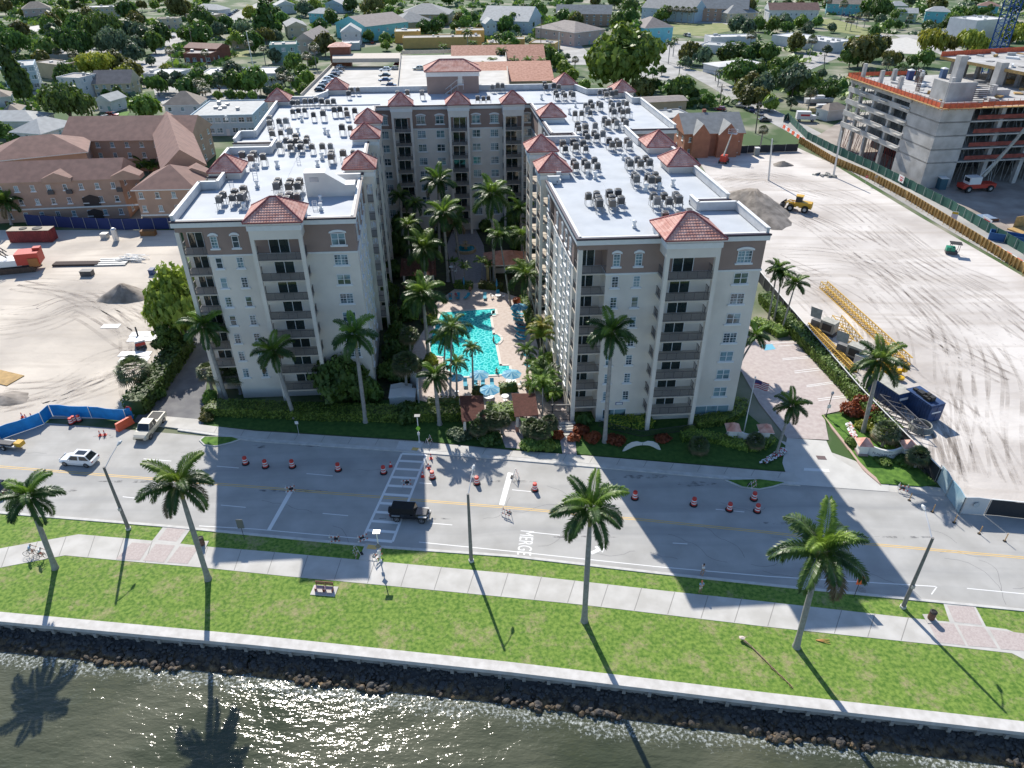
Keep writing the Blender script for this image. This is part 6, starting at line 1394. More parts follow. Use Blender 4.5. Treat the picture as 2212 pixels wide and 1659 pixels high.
hedge('loose_hedge',GP([(1080,846),(1115,843)]),1.4,1.2,'planter hedge below the lower right parasol','olive',size=.22); hedge('loose_hedge',GP([(1023,850),(1045,852)]),1.4,1.2,'planter hedge left of the nearest parasol','olive',size=.22)
hedge('loose_hedge',GP([(925,880),(990,880)]),1.6,1.3,'yellowish shrubs left of the left pergola','olive',size=.24)
hedge('loose_hedge',GP([(1131,655),(1150,720)]),1.2,1.6,'slim bright hedge against the right wing by the pool','light',size=.2)
hedge('loose_hedge',GP([(1625,700),(1668,712),(1690,728)]),2.4,1.0,'low hedge behind the blue parking bay','light',size=.2)
GB='shrubs in the garden beds'
for px,py,r,h,lf in [(880,905,2.2,2.4,'dark'),(700,855,.1,.1,'dark'),(760,860,2.6,4.2,'dark'),(735,868,2.0,3.0,'dark'),(800,862,2.2,3.4,'dark'),(840,650,2.2,4,'dark'),(850,700,2.0,4,'dark'),(860,740,2.2,4,'dark'),(856,780,2.4,4,'dark'),(850,600,2.2,4,'dark'),(856,550,2.4,5,'dark'),(870,500,2.6,5,'dark'),(900,520,2.2,4,'mid'),(935,540,2.0,4,'dark'),(1100,500,2.4,4,'dark'),(1120,540,2,4,'dark'),(880,800,2.4,3,'dark'),(865,820,2.2,3,'dark'),(845,815,2.2,3,'dark'),(930,465,2.6,5,'dark'),(960,500,2.2,3.5,'dark'),(1075,470,2.2,4,'dark'),(1100,450,2.4,5,'dark'),(890,465,2.4,5,'dark'),(898,620,1.8,3,'dark'),(890,655,1.9,3.4,'dark'),(885,690,1.9,3.4,'mid'),(872,760,2,4,'dark'),(1010,490,1.8,3,'dark'),(1050,500,1.8,3,'dark'),
 (1182,830,1.6,2.2,'dark'),(1195,860,1.6,2.2,'mid'),(1150,840,1.3,1.6,'yellow'),(1130,660,1.2,1.5,'red'),(1118,655,1.0,1.2,'red'),(1190,790,1.6,2.6,'mid'),(1160,800,1.4,2.0,'mid'),
 (925,700,1.3,1.6,'light'),(935,690,1,1.2,'yellow'),(930,785,1.4,1.8,'yellow'),(1255,935,1.2,1.2,'red'),(1280,950,1.3,1.2,'red'),(1240,950,1.0,1.0,'red'),(1330,955,1.4,.9,'red'),(1430,950,1.2,.8,'red'),(1262,915,1.3,1.8,'dark'),(1205,945,.9,1.0,'red'),(1000,945,1.6,1.2,'grey'),(985,938,1.3,1.0,'grey'),(1060,955,1.8,1.6,'dark'),(1150,965,1.8,1.4,'mid'),(1178,968,1.5,1.3,'light'),
 (1838,895,1.7,2.0,'red'),(1860,885,1.6,2.4,'red'),(1880,905,1.6,2.2,'red'),(1865,925,1.3,1.3,'yellow'),(1838,960,.9,1.1,'mid'),(1920,955,1.4,1.5,'mid'),(1895,940,1.3,1.4,'yellow'),(1950,1000,1.4,1.0,'dark'),(1910,1000,1.3,.8,'mid'),(455,870,1.2,2.2,'mid'),(450,893,1.3,1.2,'olive'),(448,905,1.2,1.0,'olive'),(1490,930,1,.7,'light'),(340,860,1.6,2.4,'dark'),(375,780,1.9,3,'dark')]:
    if r>.5: bush(px,py,r,h,None,lf,group=GB)
# flower beds
for pts,lab in (([(1640,1003),(1655,1003),(1690,985),(1700,975),(1690,970),(1665,985)],'red and white flower bed by the entrance corner'),([(1826,918),(1836,915),(1850,945),(1842,955)],'pale flower strip on the entrance bed')):
    w=[Vector(g(*p)) for p in pts]; mb=MB(); mb.poly([(p.x,p.y,.06) for p in w],0); rnd=random.Random(9); c=sum(w,Vector((0,0)))/len(w)
    for k in range(260):
        a,b2=rnd.sample(w,2); p=a.lerp(b2,rnd.random()); p=p.lerp(c,rnd.random()*.5); s=rnd.uniform(.08,.16); mb.add([(p.x-s,p.y-s,.22),(p.x+s,p.y-s,.26),(p.x+s,p.y+s,.3),(p.x-s,p.y+s,.24)],[(0,1,2,3)],rnd.choice([1,1,2,3]))
    o=mb.build('flower_bed',[MULCH,FRAMEW,mat('red_petal',(.5,.03,.05),.7),LEAF['dark']]); tag(o,lab,'flower bed',None,'stuff')
# entrance island, sign walls, lamp, flag
patch('entrance_island',[(1775,896),(1822,894),(1850,880),(1935,968),(2022,1045),(1992,1050),(1903,1044),(1875,1020),(1845,990),(1825,960)],.13,GREEN,-.02)
strip('pink_kerb',[(1773,895),(1823,958),(1843,990),(1873,1022),(1902,1046)],[(1778,895),(1828,957),(1848,988),(1877,1018),(1905,1041)],.16,mat('pink_kerb',(.5,.36,.3),.8),-.02,d=.1)
strip('pink_kerb',[(1738,742),(1780,792),(1832,848),(1856,880)],[(1743,740),(1785,790),(1837,846),(1860,878)],.15,MATS['pink_kerb'],-.02,d=.1)
def tilecap(t,x,y,z,w,h): mb=MB(); mb.hip(x-w/2,y-w/2,x+w/2,y+w/2,z,h,0,.1,1); mb.build('tile_cap',[TILE,TRIM],t)
def signwall(px0,py0,px1,py1,label,text):
    a=Vector(g(px0,py0)); b=Vector(g(px1,py1)); d=b-a; L=d.length; t=thing('sign_wall',label,'entrance sign',(a.x,a.y,.1),math.atan2(d.y,d.x),'entrance sign walls')
    for s,x in ((0,-.5),(1,L+.5)):
        mb=MB(); mb.box(x,0,0,1.3,1.3,.35,1); mb.box(x,0,.35,1.1,1.1,1.35,0); mb.build('pillar',[TRIM,mat('sign_stone',(.32,.24,.24),.8)],t); tilecap(t,x,0,1.75,1.9,.85)
    n=12; mb=MB(); V=[]
    for i in range(n+1):
        f=i/n; y=-.9*math.sin(math.pi*f); z=1.55-.35*math.sin(math.pi*f)*0-.18*math.sin(math.pi*f); 
        for yy,zz in ((y-.14,.02),(y-.14,z),(y+.14,z),(y+.14,.02)): V.append((f*L,yy,zz))
    mb.add(V,[(4*i+j,4*i+4+j,4*i+4+(j+1)%4,4*i+(j+1)%4) for i in range(n) for j in range(4)]); pn=mb.build('panel',[TRIM],t)
    if text:
        me=text_mesh(text,.52,.01); me.materials.clear(); me.materials.append(mat('letter_dark',(.05,.05,.08),.5)); mw=max(v.co.x for v in me.vertices)-min(v.co.x for v in me.vertices)
        k=min(1,(L*.72)/mw)
        for v in me.vertices:
            X=v.co.x*k+L/2; f=X/L; v.co=Vector((X,-.9*math.sin(math.pi*f)-.16,.62+v.co.y*k))
        link('lettering',me,pn)
        mb=MB()
        for s in (-1,1): mb.tube([(L/2,-1.07,1.08),(L/2+s*.25,-1.06,1.2),(L/2+s*.55,-1.04,1.12)],.018,4)
        mb.build('bird_emblem',[MATS['letter_dark']],pn)
signwall(1868,981,1946,985,'white curved entrance sign wall lettered FLAGLER POINTE','FLAGLER POINTE'); signwall(1587,948,1640,950,'shaded white sign wall with red tiled pillar left of the drive',None)
x,y=g(1784,900,.1); xx,zz=up(1799,848,y); t=thing('lamp_post','black lantern post with small white notice by the parking bays','street lamp',(x,y,.1)); mb=MB(); mb.tube([(0,0,0),(0,0,3.6)],.06,6); mb.lathe([(.14,0),(.1,.5)],8); mb.build('pole',[DMETAL],t); mb=MB(); mb.lathe([(.12,3.6),(.2,3.95),(.22,4.0),(.02,4.25)],8); mb.build('lantern',[mat('lantern',(.3,.33,.36),.3)],t); mb=MB(); mb.box(0,-.09,1.5,.5,.04,.6); mb.build('notice',[TRIM],t)
x,y=g(1606,936,.05); x1,z1=up(1625,815,y); t=thing('flagpole','tall white flagpole beside the right wing with striped flag','flagpole',(x,y,0)); mb=MB(); mb.tube([(0,0,0),(0,0,z1)],[.09,.05],8); V_,F_=blob(.13,1,1,(1,1,1),0); mb.add([(a,b,c+z1) for a,b,c in V_],F_); mb.build('pole',[TRIM],t)
for i in range(9):
    mb=MB(); 
    for j in range(8): 
        f=j/8; f2=(j+1)/8; yy=lambda q:.18*math.sin(q*6); dz=lambda q:-.55*q; h=.13; z=z1-.5-i*h
        mb.add([(.05+1.9*f,yy(f),z+dz(f)),(.05+1.9*f2,yy(f2),z+dz(f2)),(.05+1.9*f2,yy(f2),z+h+dz(f2)),(.05+1.9*f,yy(f),z+h+dz(f))],[(0,1,2,3)],2 if (f<.4 and i<4) else i%2)
    fl=mb if i==0 else fl
    if i: fl.v+=[] ; fl.add(mb.v,mb.f,mb.m)
fl.build('flag',[mat('flag_red',(.35,.03,.05),.8),mat('flag_white',(.6,.6,.62),.8),mat('flag_blue',(.04,.04,.15),.8)],t)
# winged sculpture
x,y=g(1386,972,.05); t=thing('wing_sculpture','white feathered wings sculpture standing on the shaded lawn','sculpture',(x,y,.05),R_(3))
for s in (-1,1):
    mb=MB()
    for k in range(16):
        f=k/15; bx=s*(.15+1.9*f**.8); bz=1.25-.45*f**2+.1*math.sin(f*5); L=.4+.55*f*(1.2-.35*f); a=R_(-90+s*(28*f)); dx,dz=math.cos(a)*L,math.sin(a)*L
        mb.add([(bx-.14,-.05,bz),(bx+.14,-.05,bz),(bx+dx+.1,-.1,bz+dz),(bx+dx-.1,-.1,bz+dz),(bx-.14,.05,bz),(bx+.14,.05,bz),(bx+dx+.1,.0,bz+dz),(bx+dx-.1,0,bz+dz)],[(3,2,1,0),(4,5,6,7),(0,1,5,4),(1,2,6,5),(2,3,7,6),(3,0,4,7)])
    mb.tube([(s*.1,0,1.1),(s*.7,0,1.35),(s*1.4,0,1.25),(s*2.05,0,.85)],[.1,.11,.09,.05],6); mb.build('wing',[mat('statue_white',(.62,.62,.6),.7)],t)
# white screened machine yard left of the pool
x,y=g(880,870); t=thing('service_yard_wall','white screen wall round a machine yard left of the pool','wall',(0,0,0)); w=[g(905,870),g(903,838),g(880,820),g(848,822)]
mb=MB()
for a,b2 in zip(w,w[1:]):
    d=Vector(b2)-Vector(a); m_=(Vector(a)+Vector(b2))/2; mb.box(m_.x,m_.y,0,d.length+.2,.25,2.3,0,math.atan2(d.y,d.x))
mb.build('wall_panel',[TRIM],t)
for px,py,w1,w2,h,lb in ((871,866,3.6,2.2,1.3,'large white pump box in the machine yard'),(868,846,3.0,1.0,.9,'long white machine behind the pump box')):
    mb=MB(); mb.box(0,0,0,w1,w2,h); mb.add([(-w1/2-.1,-w2/2-.1,h),(w1/2+.1,-w2/2-.1,h),(w1/2+.1,w2/2+.1,h),(-w1/2-.1,w2/2+.1,h),(0,-w2/2-.1,h+.3),(0,w2/2+.1,h+.3)],[(0,4,5,3),(1,2,5,4),(0,1,4),(2,3,5)]); o=mb.build('pump_box',[TRIM],None,(*g(px,py),.03),R_(3)); tag(o,lb,'machine')
# gate beside the right wing
a=g(1182,909); b2=g(1233,909); t=thing('entrance_gate','black iron gate and railings beside the right wing','gate',(a[0],a[1],.05)); L=b2[0]-a[0]; mb=MB()
for k in range(int(L/.14)): mb.box(k*.14,0,0,.03,.03,1.6)
mb.box(L/2,0,1.5,L,.05,.06); mb.box(L/2,0,.15,L,.05,.05); mb.build('railing',[DMETAL],t)
mb=MB()
for xx in (L-2.6,L-.2): mb.box(xx,0,0,.16,.16,2.6)
mb.box(L-1.4,0,2.5,2.7,.25,.16); mb.build('gate_frame',[DMETAL],t)
# iron garden railing on the right lawn
pts=[g(*p) for p in [(1293,922),(1330,932),(1385,945),(1440,938),(1500,930)]]; mb=MB()
for a,b2 in zip(pts,pts[1:]):
    d=Vector(b2)-Vector(a); n=int(d.length/.16); r=math.atan2(d.y,d.x)
    for k in range(n): p=Vector(a)+d*(k/n); mb.box(p.x,p.y,.05,.03,.03,1.05)
    m_=(Vector(a)+Vector(b2))/2; mb.box(m_.x,m_.y,1.05,d.length,.05,.05,0,r); mb.box(m_.x,m_.y,.2,d.length,.04,.04,0,r)
o=mb.build('garden_railing',[DMETAL]); tag(o,'dark iron garden railing before the right wing terrace','railing')
# big trees near the front
tree(*g(405,735),5.6,12.5,'round','light','big bright green tree left of the left wing','trees around the condominium')
tree(*g(372,770),2.6,5.5,'loose','dark','small dark tree under the big bright one by the driveway','trees around the condominium')
tree(*g(745,868),4.0,7,'round','dark','dark bushy tree before the left wing right end','trees around the condominium')
# ================================================================ houses and other buildings behind
FOOT=[]
def cm(n,c,v=.06,r=.85): return mat(n,c,r,var=v,scale=.6,detail=5)
WC={'white':cm('wall_white',(.62,.62,.61)),'cream':cm('wall_cream',(.55,.47,.33)),'pink':cm('wall_pink',(.50,.38,.34)),'turq':cm('wall_turquoise',(.18,.50,.55)),'blue':cm('wall_pale_blue',(.42,.52,.58)),'sage':cm('wall_sage',(.24,.40,.36)),'yellow':cm('wall_yellow',(.56,.38,.13)),'brick':cm('wall_brick',(.24,.09,.06),.12),'orange':cm('wall_orange_brick',(.36,.15,.09),.12),'salmon':cm('wall_salmon',(.46,.30,.22)),'tan':cm('wall_tan',(.45,.36,.24)),'green':cm('wall_pale_green',(.40,.48,.28)),'grey':cm('wall_grey',(.36,.38,.40)),'peach':cm('wall_peach',(.44,.29,.215))}
RCM={'grey':cm('roof_grey',(.25,.26,.26),.12),'lgrey':cm('roof_light_grey',(.42,.43,.42),.1),'brown':cm('roof_brown',(.235,.135,.11),.14),'tan':cm('roof_tan',(.28,.235,.19),.12),'white':cm('roof_white',(.58,.58,.57),.07),'flat':cm('roof_flat',(.33,.31,.29),.2),'tile':TILEP,'greytaupe':cm('roof_taupe',(.24,.21,.195),.12),'blue':cm('roof_metal_blue',(.30,.42,.50),.06)}
def house(L,Rr,z,depth,roof,rh,wc,rc,label,short,st=2,nw=4,cat='house',name='house',over=.5,z0=0,side=True,wsz=(1.1,1.3),group=None,mb_extra=None,door=True,L2=None):
    a=Vector(g(*L,z)); b=Vector(g(*Rr,z)); d=b-a; w=d.length; ang=math.atan2(d.y,d.x); t=thing(name,label,cat,(a.x,a.y,0),ang,group)
    c=a+d/2+Vector((-d.y,d.x)).normalized()*depth/2; FOOT.append((a,d/w,Vector((-d.y,d.x))/w,w,depth)); LANDMARKS.append((short,c.x,c.y,max(w,depth)*.45))
    W,Rm=WC[wc],RCM[rc]; mb=MB()
    if roof=='flat':
        mb.prism([(0,0),(w,0),(w,depth),(0,depth)],z0,z-.5); mb.build('wall',[W],t)
        mb=MB(); e=.3
        for q in ([(0,0),(w,0),(w,e),(0,e)],[(0,depth-e),(w,depth-e),(w,depth),(0,depth)],[(0,e),(e,e),(e,depth-e),(0,depth-e)],[(w-e,e),(w,e),(w,depth-e),(w-e,depth-e)]): mb.prism(q,z-.5,z)
        mb.build('parapet',[W],t); mb=MB(); mb.poly([(e,e,z-.35),(w-e,e,z-.35),(w-e,depth-e,z-.35),(e,depth-e,z-.35)]); 
        rnd=random.Random(int(w*10))
        for k in range(int(w*depth/90)+1): mb.box(rnd.uniform(1.5,max(1.6,w-1.5)),rnd.uniform(1.5,max(1.6,depth-1.5)),z-.34,rnd.uniform(.8,1.8),rnd.uniform(.8,1.6),rnd.uniform(.5,1.1),1)
        mb.build('roof',[Rm,METAL],t)
    else:
        mb.prism([(over,over),(w-over,over),(w-over,depth-over),(over,depth-over)],z0,z-.1); mb.build('wall',[W],t)
        mb=MB(); mb.hip(0,0,w,depth,z,rh,0,.22,1,gable=None if roof=='hip' else roof[1]); mb.build('roof',[Rm,TRIM if roof=='hip' else W],t)
    hh=(z-z0)/st; e=0 if roof=='flat' else over
    if nw:
        for s in range(st):
            for k in range(nw):
                fx=(k+.5)/nw*w
                if door and s==0 and k==nw//2:
                    q=MB(); q.box(fx,e-.04,z0,1.1,.08,2.1); q.build('door',[random.choice([WC['white'],RCM['brown'],WC['sage']])],t); continue
                fm,pm,_,_=winm((wsz[0],wsz[1],False,(k+s)%2==0,wsz[0]>1.5)); o=link('window',fm,t,(fx,e,z0+s*hh+.95)); link('pane',pm,o)
        if side:
            ns=max(1,int(depth/5)); mx=pix(*(a+d/2))[0]
            for s in range(st):
                for k in range(min(ns,5)):
                    fy=(k+.5)/min(ns,5)*depth
                    if mx<CX: o=link('window',winm((1.1,1.3,False,False,False))[0],t,(w-e,fy,z0+s*hh+.95),R_(90)); link('pane',winm((1.1,1.3,False,False,False))[1],o)
                    else: o=link('window',winm((1.1,1.3,False,False,False))[0],t,(e,fy,z0+s*hh+.95),R_(-90)); link('pane',winm((1.1,1.3,False,False,False))[1],o)
    return t
H=house
AP='apartment building'
# --- brown roofed apartments left
t=H((-60,398),(257,386),9.3,12,'gx',3.2,'peach','brown','peach three-storey apartments with brown shingle roof behind the sand lot','front peach apartments',3,9,AP,'apartment_house',.15,group=None,wsz=(.9,1.35),door=False)
mb=MB(); mb.box(40,-.04,2.9,88,.1,.35); mb.build('belt_course',[TRIM],t)
for fx in (18,33,48):
    mb=MB(); mb.add([(fx-3.2,-.25,9.0),(fx+3.2,-.25,9.0),(fx+3.2,-.25,9.9),(fx,-.25,11.2),(fx-3.2,-.25,9.9),(fx-3.2,2.8,9.0),(fx+3.2,2.8,9.0),(fx+3.2,2.8,9.9),(fx,4.2,11.2),(fx-3.2,2.8,9.9)],[(0,1,2,3,4),(2,7,8,3),(3,8,9,4),(1,6,7,2),(0,4,9,5)],[0,1,1,0,0]); mb.build('gable',[WC['peach'],RCM['brown']],t)
    mb=MB()
    for dx in (-2,2): mb.box(fx+dx,-.3,6.4,1.3,.35,.9)
    mb.build('window_railing',[DMETAL],t)
for fx in (24,40,55): 
    mb=MB(); mb.add([(fx-1.7,-.03,.2),(fx+1.7,-.03,.2),(fx+1.7,-.03,2.0),(fx,-.03,2.6),(fx-1.7,-.03,2.0)],[(0,1,2,3,4)]); mb.add([(fx-1.9,-.03,3.3),(fx+1.9,-.03,3.3),(fx+1.9,-.03,5.2),(fx,-.03,5.9),(fx-1.9,-.03,5.2)],[(0,1,2,3,4)]); mb.build('arched_loggia',[mat('loggia_dark',(.06,.045,.04),.9)],t)
t=H((281,411),(423,408),9.0,14,'hip',3.6,'peach','brown','peach apartment block with brown hip roof next to the left wing','hip roofed peach block',3,4,AP,'apartment_house',.6,wsz=(.9,1.35),door=False)
mb=MB(); mb.box(10,.56,2.9,19,.1,.35); mb.build('belt_course',[TRIM],t)
H((347,368),(447,356),9.6,46,'gy',4.2,'peach','brown','long brown shingle roofed wing running back beside the left wing','long brown roofed wing',3,0,AP,'apartment_house',.5,side=False)
H((126,305),(412,302),8.6,18,'gx',4.6,'peach','brown','rear peach apartments with galleries under a long brown roof','rear brown roofed apartments',3,9,AP,'apartment_house',.6,wsz=(1.0,1.4))
H((-30,350),(190,328),8.6,16,'hip',3.6,'peach','brown','middle wing with low brown hip roof left of the yard palms','middle brown hip wing',3,0,AP,'apartment_house',.6)
# --- left neighbourhood
H((18,285),(88,290),5.6,15,'hip',3.0,'white','lgrey','white house with pale grey hip roof left of the rear apartments','white house with grey hip roof',2,3); H((-60,262),(75,262),5.0,12,'hip',2.2,'white','lgrey','pale grey roofed house at the left picture edge','pale grey roofed house',1,4)
H((120,166),(170,168),8.6,10,'flat',0,'white','flat','white cubic modern house with few windows','white cubic house',3,2); H((197,182),(282,180),5.4,12,'gx',4.2,'cream','greytaupe','cream house with solar panels on its steep roof','house with solar panels',2,5)
H((350,228),(432,226),6.0,11,'hip',3.6,'white','tan','white two-storey house with brown pyramid roof','white house with brown pyramid roof',2,3); H((203,217),(238,219),4.0,9,'gy',2.0,'white','lgrey','small white gabled cottage beside the big dark tree','small white gabled cottage',1,2); H((0,243),(44,240),3.6,10,'hip',1.8,'white','tan','small house with tan hip roof at the left edge','small tan roofed house',1,2); H((-30,212),(22,208),3.8,10,'hip',2,'white','tan','tan roofed white house at the left edge, farther one','far left tan roofed house',1,2)
H((408,250),(545,247),6.5,24,'flat',0,'blue','lgrey','flat roofed office with blue tarpaulins beside the left wing','flat roofed blue office',2,8,'office building','office',wsz=(1.8,1.5))
H((430,161),(596,158),5.0,17,'flat',0,'white','white','long low white building with flat roof and flagpole','long low white building',1,0,'commercial building','shop_building'); H((395,115),(455,115),4.5,12,'flat',0,'brick','flat','brown brick building behind the long white one','brown brick building',1,4,'commercial building','shop_building',wsz=(1.8,1.5)); H((395,103),(468,106),5.2,12,'gx',1.8,'brick','brown','low building with maroon roof behind the brick one','maroon roofed building',1,0,'commercial building','shop_building')
H((308,158),(372,160),4.2,14,'flat',0,'white','white','white flat building left of the long low white one','white flat building',1,3,'commercial building','shop_building'); H((498,90),(549,87),4.0,12,'gy',2.6,'tan','tan','tan gabled cottage above the long low white building','tan gabled cottage',1,2); H((581,97),(640,95),8.2,12,'flat',0,'sage','flat','sage green two-storey building with tall windows','sage green building',2,3,'commercial building','shop_building',wsz=(1.8,1.7))
H((338,40),(384,39),6.2,10,'flat',0,'cream','tan','cream apartments with small windows, upper left','cream apartments upper left',2,3,AP,'apartment_house'); H((400,30),(452,33),4.5,14,'flat',0,'tan','white','tan arcaded building with white vaulted roofs','tan arcaded building',1,3,'commercial building','shop_building'); H((411,19),(470,22),4.6,14,'hip',3.2,'white','lgrey','white hip roofed house near the top edge','white hip roofed house near top',1,2)
H((46,20),(110,17),7.0,14,'hip',4.2,'pink','tan','pink two-storey house with tan hip roof, upper left','pink hip roofed house',2,4); H((183,16),(255,14),7,14,'flat',0,'cream','white','cream two-storey building with a row of arches, upper left','cream building with arches',2,7,'commercial building','shop_building'); H((-20,62),(42,58),4.5,14,'flat',0,'turq','white','low turquoise building at the left edge','low turquoise building',1,3,'commercial building','shop_building')
H((0,97),(42,92),4.5,10,'gx',1.6,'grey','blue','blue metal roofed shed at the left edge','blue metal roofed shed',1,2,'shed','shed'); H((96,118),(246,113),4.4,16,'flat',0,'grey','flat','long low grey roofed building behind the yellow tree','long low grey building',1,6,'commercial building','shop_building'); H((0,145),(72,140),9.6,16,'flat',0,'blue','lgrey','pale blue modern three-storey block at the left edge','pale blue modern block',3,5,AP,'apartment_house',wsz=(1.8,1.6)); H((72,133),(126,140),6.5,9,'flat',0,'tan','flat','plain beige wedge shaped wall building beside the modern block','beige wall building',1,0,'commercial building','shop_building')
# --- centre back
H((636,86),(677,86),7.4,34,'gy',3.2,'pink','greytaupe','long pink house with grey gable roof running back','long pink grey gabled house',2,3); H((618,58),(664,56),6.4,26,'gy',2.6,'cream','grey','grey roofed row house behind the long pink one','grey roofed row house',2,2); H((722,50),(789,58),8.0,34,'gy',4.6,'turq','greytaupe','tall turquoise house with taupe gable roof','tall turquoise gabled house',2,3); H((734,70),(780,69),6.8,13,'gy',3.6,'white','lgrey','white two-storey house before the tall turquoise one','white two-storey gabled house',2,2); H((738,93),(776,92),3.6,9,'flat',0,'white','white','small white annex behind the garage stair tower','small white annex',1,2)
H((664,28),(706,30),6,12,'hip',3,'turq','lgrey','turquoise hip roofed house upper centre left','turquoise hip roofed house'); H((595,12),(640,10),6,14,'gy',3,'white','lgrey','white gabled house near the top edge','white gabled house near top',2,2); H((700,8),(740,10),6,14,'gy',3,'blue','lgrey','pale blue gabled house near the top edge','pale blue gabled house near top',2,2)
H((852,68),(908,67),6.2,14,'flat',0,'yellow','lgrey','yellow flat building with a rooftop duct','yellow flat building with duct',2,0,'commercial building','shop_building'); H((869,82),(1040,79),5.4,12,'flat',0,'yellow','flat','long yellow flat building behind the garage','long yellow building',1,0,'commercial building','shop_building'); H((985,66),(1046,65),6.4,12,'flat',0,'yellow','flat','yellow block at the right end of the long yellow building','right yellow block',1,0,'commercial building','shop_building')
H((860,50),(940,45),6.5,24,'hip',5.0,'tan','grey','tan house with big grey hip roof behind the yellow building','grey hip roofed tan house',2,3); H((859,31),(970,31),6.5,30,'hip',5.5,'tan','grey','larger grey hip roof farther behind the yellow building','larger grey hip roofed house',2,4); H((1036,44),(1142,47),6.8,34,'gx',7,'blue','lgrey','large pale blue house with broad grey gable roof','large pale blue gabled house',2,5); H((1048,52),(1074,51),6.4,10,'gy',3,'blue','lgrey','pale blue front gable wing with a porch','pale blue front gable wing',2,2)
H((1055,93),(1110,92),4.6,14,'flat',0,'yellow','flat','tan flat roofed shop left of two behind the tiled hall','left tan flat shop',1,0,'commercial building','shop_building'); H((1080,84),(1133,84),5.4,10,'flat',0,'yellow','flat','yellow raised flat roof box behind the tiled hall','yellow raised box',1,0,'commercial building','shop_building'); H((1142,92),(1198,94),4.4,14,'flat',0,'yellow','flat','tan flat roofed shop right of two by the lane','right tan flat shop',1,2,'commercial building','shop_building')
H((985,178),(1198,174),6.5,30,'gx',5.0,'tan','tile','salmon clay tile roofed hall behind the penthouse','salmon tiled hall',2,0,'hall','tiled_hall',over=.8); H((975,140),(1180,137),6.5,26,'gx',6.0,'tan','tile','farther salmon tile roof of the hall','farther salmon tiled roof',2,0,'hall','tiled_hall',over=.8); H((950,165),(978,164),5.5,7,'hip',2.0,'salmon','tile','small pink tiled turret house beside the garage','small pink tiled turret house',1,0,'hall','tiled_hall'); H((1200,30),(1322,31),7.2,16,'gx',5.0,'salmon','grey','brick and grey townhouses with dark roof, upper right of centre','brick and grey townhouses',3,8,'townhouses','townhouse')
H((1241,71),(1309,63),7.0,34,'hip',4,'pink','greytaupe','pale pink long house with taupe hip roof by the lane','pale pink long house',2,3); H((1393,61),(1457,58),8.0,22,'hip',4.6,'turq','greytaupe','bright turquoise two-storey house with taupe hip roof','bright turquoise house',2,3); H((1385,16),(1498,24),7.4,20,'gx',6,'blue','grey','pale blue townhouses behind the turquoise house','pale blue townhouses',2,7,'townhouses','townhouse')
H((1508,18),(1618,20),8,18,'gx',6,'salmon','grey','salmon townhouses beyond the green field','salmon townhouses',3,7,'townhouses','townhouse'); H((1572,29),(1640,27),6,16,'hip',4.5,'cream','grey','cream townhouse with grey hip roof right of the field','cream townhouse by the field',2,4,'townhouses','townhouse'); H((1432,2),(1500,3),7,14,'hip',4,'blue','lgrey','pale blue house at the top edge behind the townhouses','pale blue house at top',2,4)
H((1537,80),(1634,78),4.8,11,'flat',0,'white','white','long white warehouse below the green field','long white warehouse',1,0,'warehouse','warehouse'); H((1512,95),(1590,101),4.2,12,'flat',0,'white','lgrey','low white flat shop left of the long warehouse','low white flat shop',1,3,'commercial building','shop_building'); H((1392,221),(1490,217),4.0,9,'flat',0,'brown','brown','') if False else None
H((1391,222),(1488,217),4.2,10,'gx',.8,'tan','greytaupe','low house with flat brown roof beside the right wing','low brown roofed house',1,3); H((1402,258),(1502,250),3.8,12,'flat',0,'grey','lgrey','low house with pale grey flat roof beside the right wing','low pale grey roofed house',1,3)
t=H((1478,290),(1612,287),6.6,16,'gx',4.2,'orange','grey','orange brick house with grey gables behind the boom lift','orange brick gabled house',2,4); 
for fx,ww in ((5,5),(13,6)): mb=MB(); mb.add([(fx-ww/2,-1.2,6.4),(fx+ww/2,-1.2,6.4),(fx,-1.2,9.6),(fx-ww/2,7,6.4),(fx+ww/2,7,6.4),(fx,7,9.6),(fx-ww/2,-1.2,0),(fx+ww/2,-1.2,0),(fx-ww/2,1,0),(fx+ww/2,1,0)],[(0,1,2),(1,4,5,2),(3,0,2,5),(6,7,1,0),(7,9,4,1),(8,6,0,3)],[0,1,1,0,0,0]); mb.build('gable_wing',[WC['orange'],RCM['grey']],t)
mb=MB(); mb.box(8,9,6,1,1,5.5); mb.build('chimney',[WC['brick']],t)
H((1553,145),(1650,136),3.6,12,'hip',.6,'white','white','white canopy roof among the trees right of the side street','white canopy among trees',1,0,'shelter','shelter'); H((1760,232),(1790,240),3.6,10,'hip',1.8,'white','tan','tan roofed house left of the building shell','tan house by building shell',1,2)
H((1662,22),(1772,22),8.4,14,'gx',4,'white','brown','white and pink row of townhouses along the top right','white and pink townhouse row',2,10,'townhouses','townhouse'); H((1786,8),(1870,10),7.0,12,'gx',3.4,'turq','tan','turquoise and white townhouse row near the top edge','turquoise townhouse row',2,7,'townhouses','townhouse'); H((1668,75),(1800,92),5,18,'flat',0,'white','white','white warehouse with an open shadowy bay','white warehouse with open bay',1,0,'warehouse','warehouse')
H((1597,76),(1634,78),4.6,9,'flat',0,'white','white','') if False else None
H((1918,12),(1963,13),6,10,'hip',2.6,'green','lgrey','pale green hip roofed house, farther one','farther pale green house',2,2); H((1940,28),(1985,29),6,11,'gx',2.8,'green','lgrey','pale green house with blue awning, nearer one','nearer pale green house',2,3); H((1999,24),(2054,26),7,10,'hip',2.8,'turq','lgrey','turquoise hip roofed house left of the big white hall','turquoise house by white hall',2,3); H((2110,12),(2160,14),5,12,'hip',2.6,'turq','brown','turquoise house with brown roof at the top right','turquoise house top right',1,3)
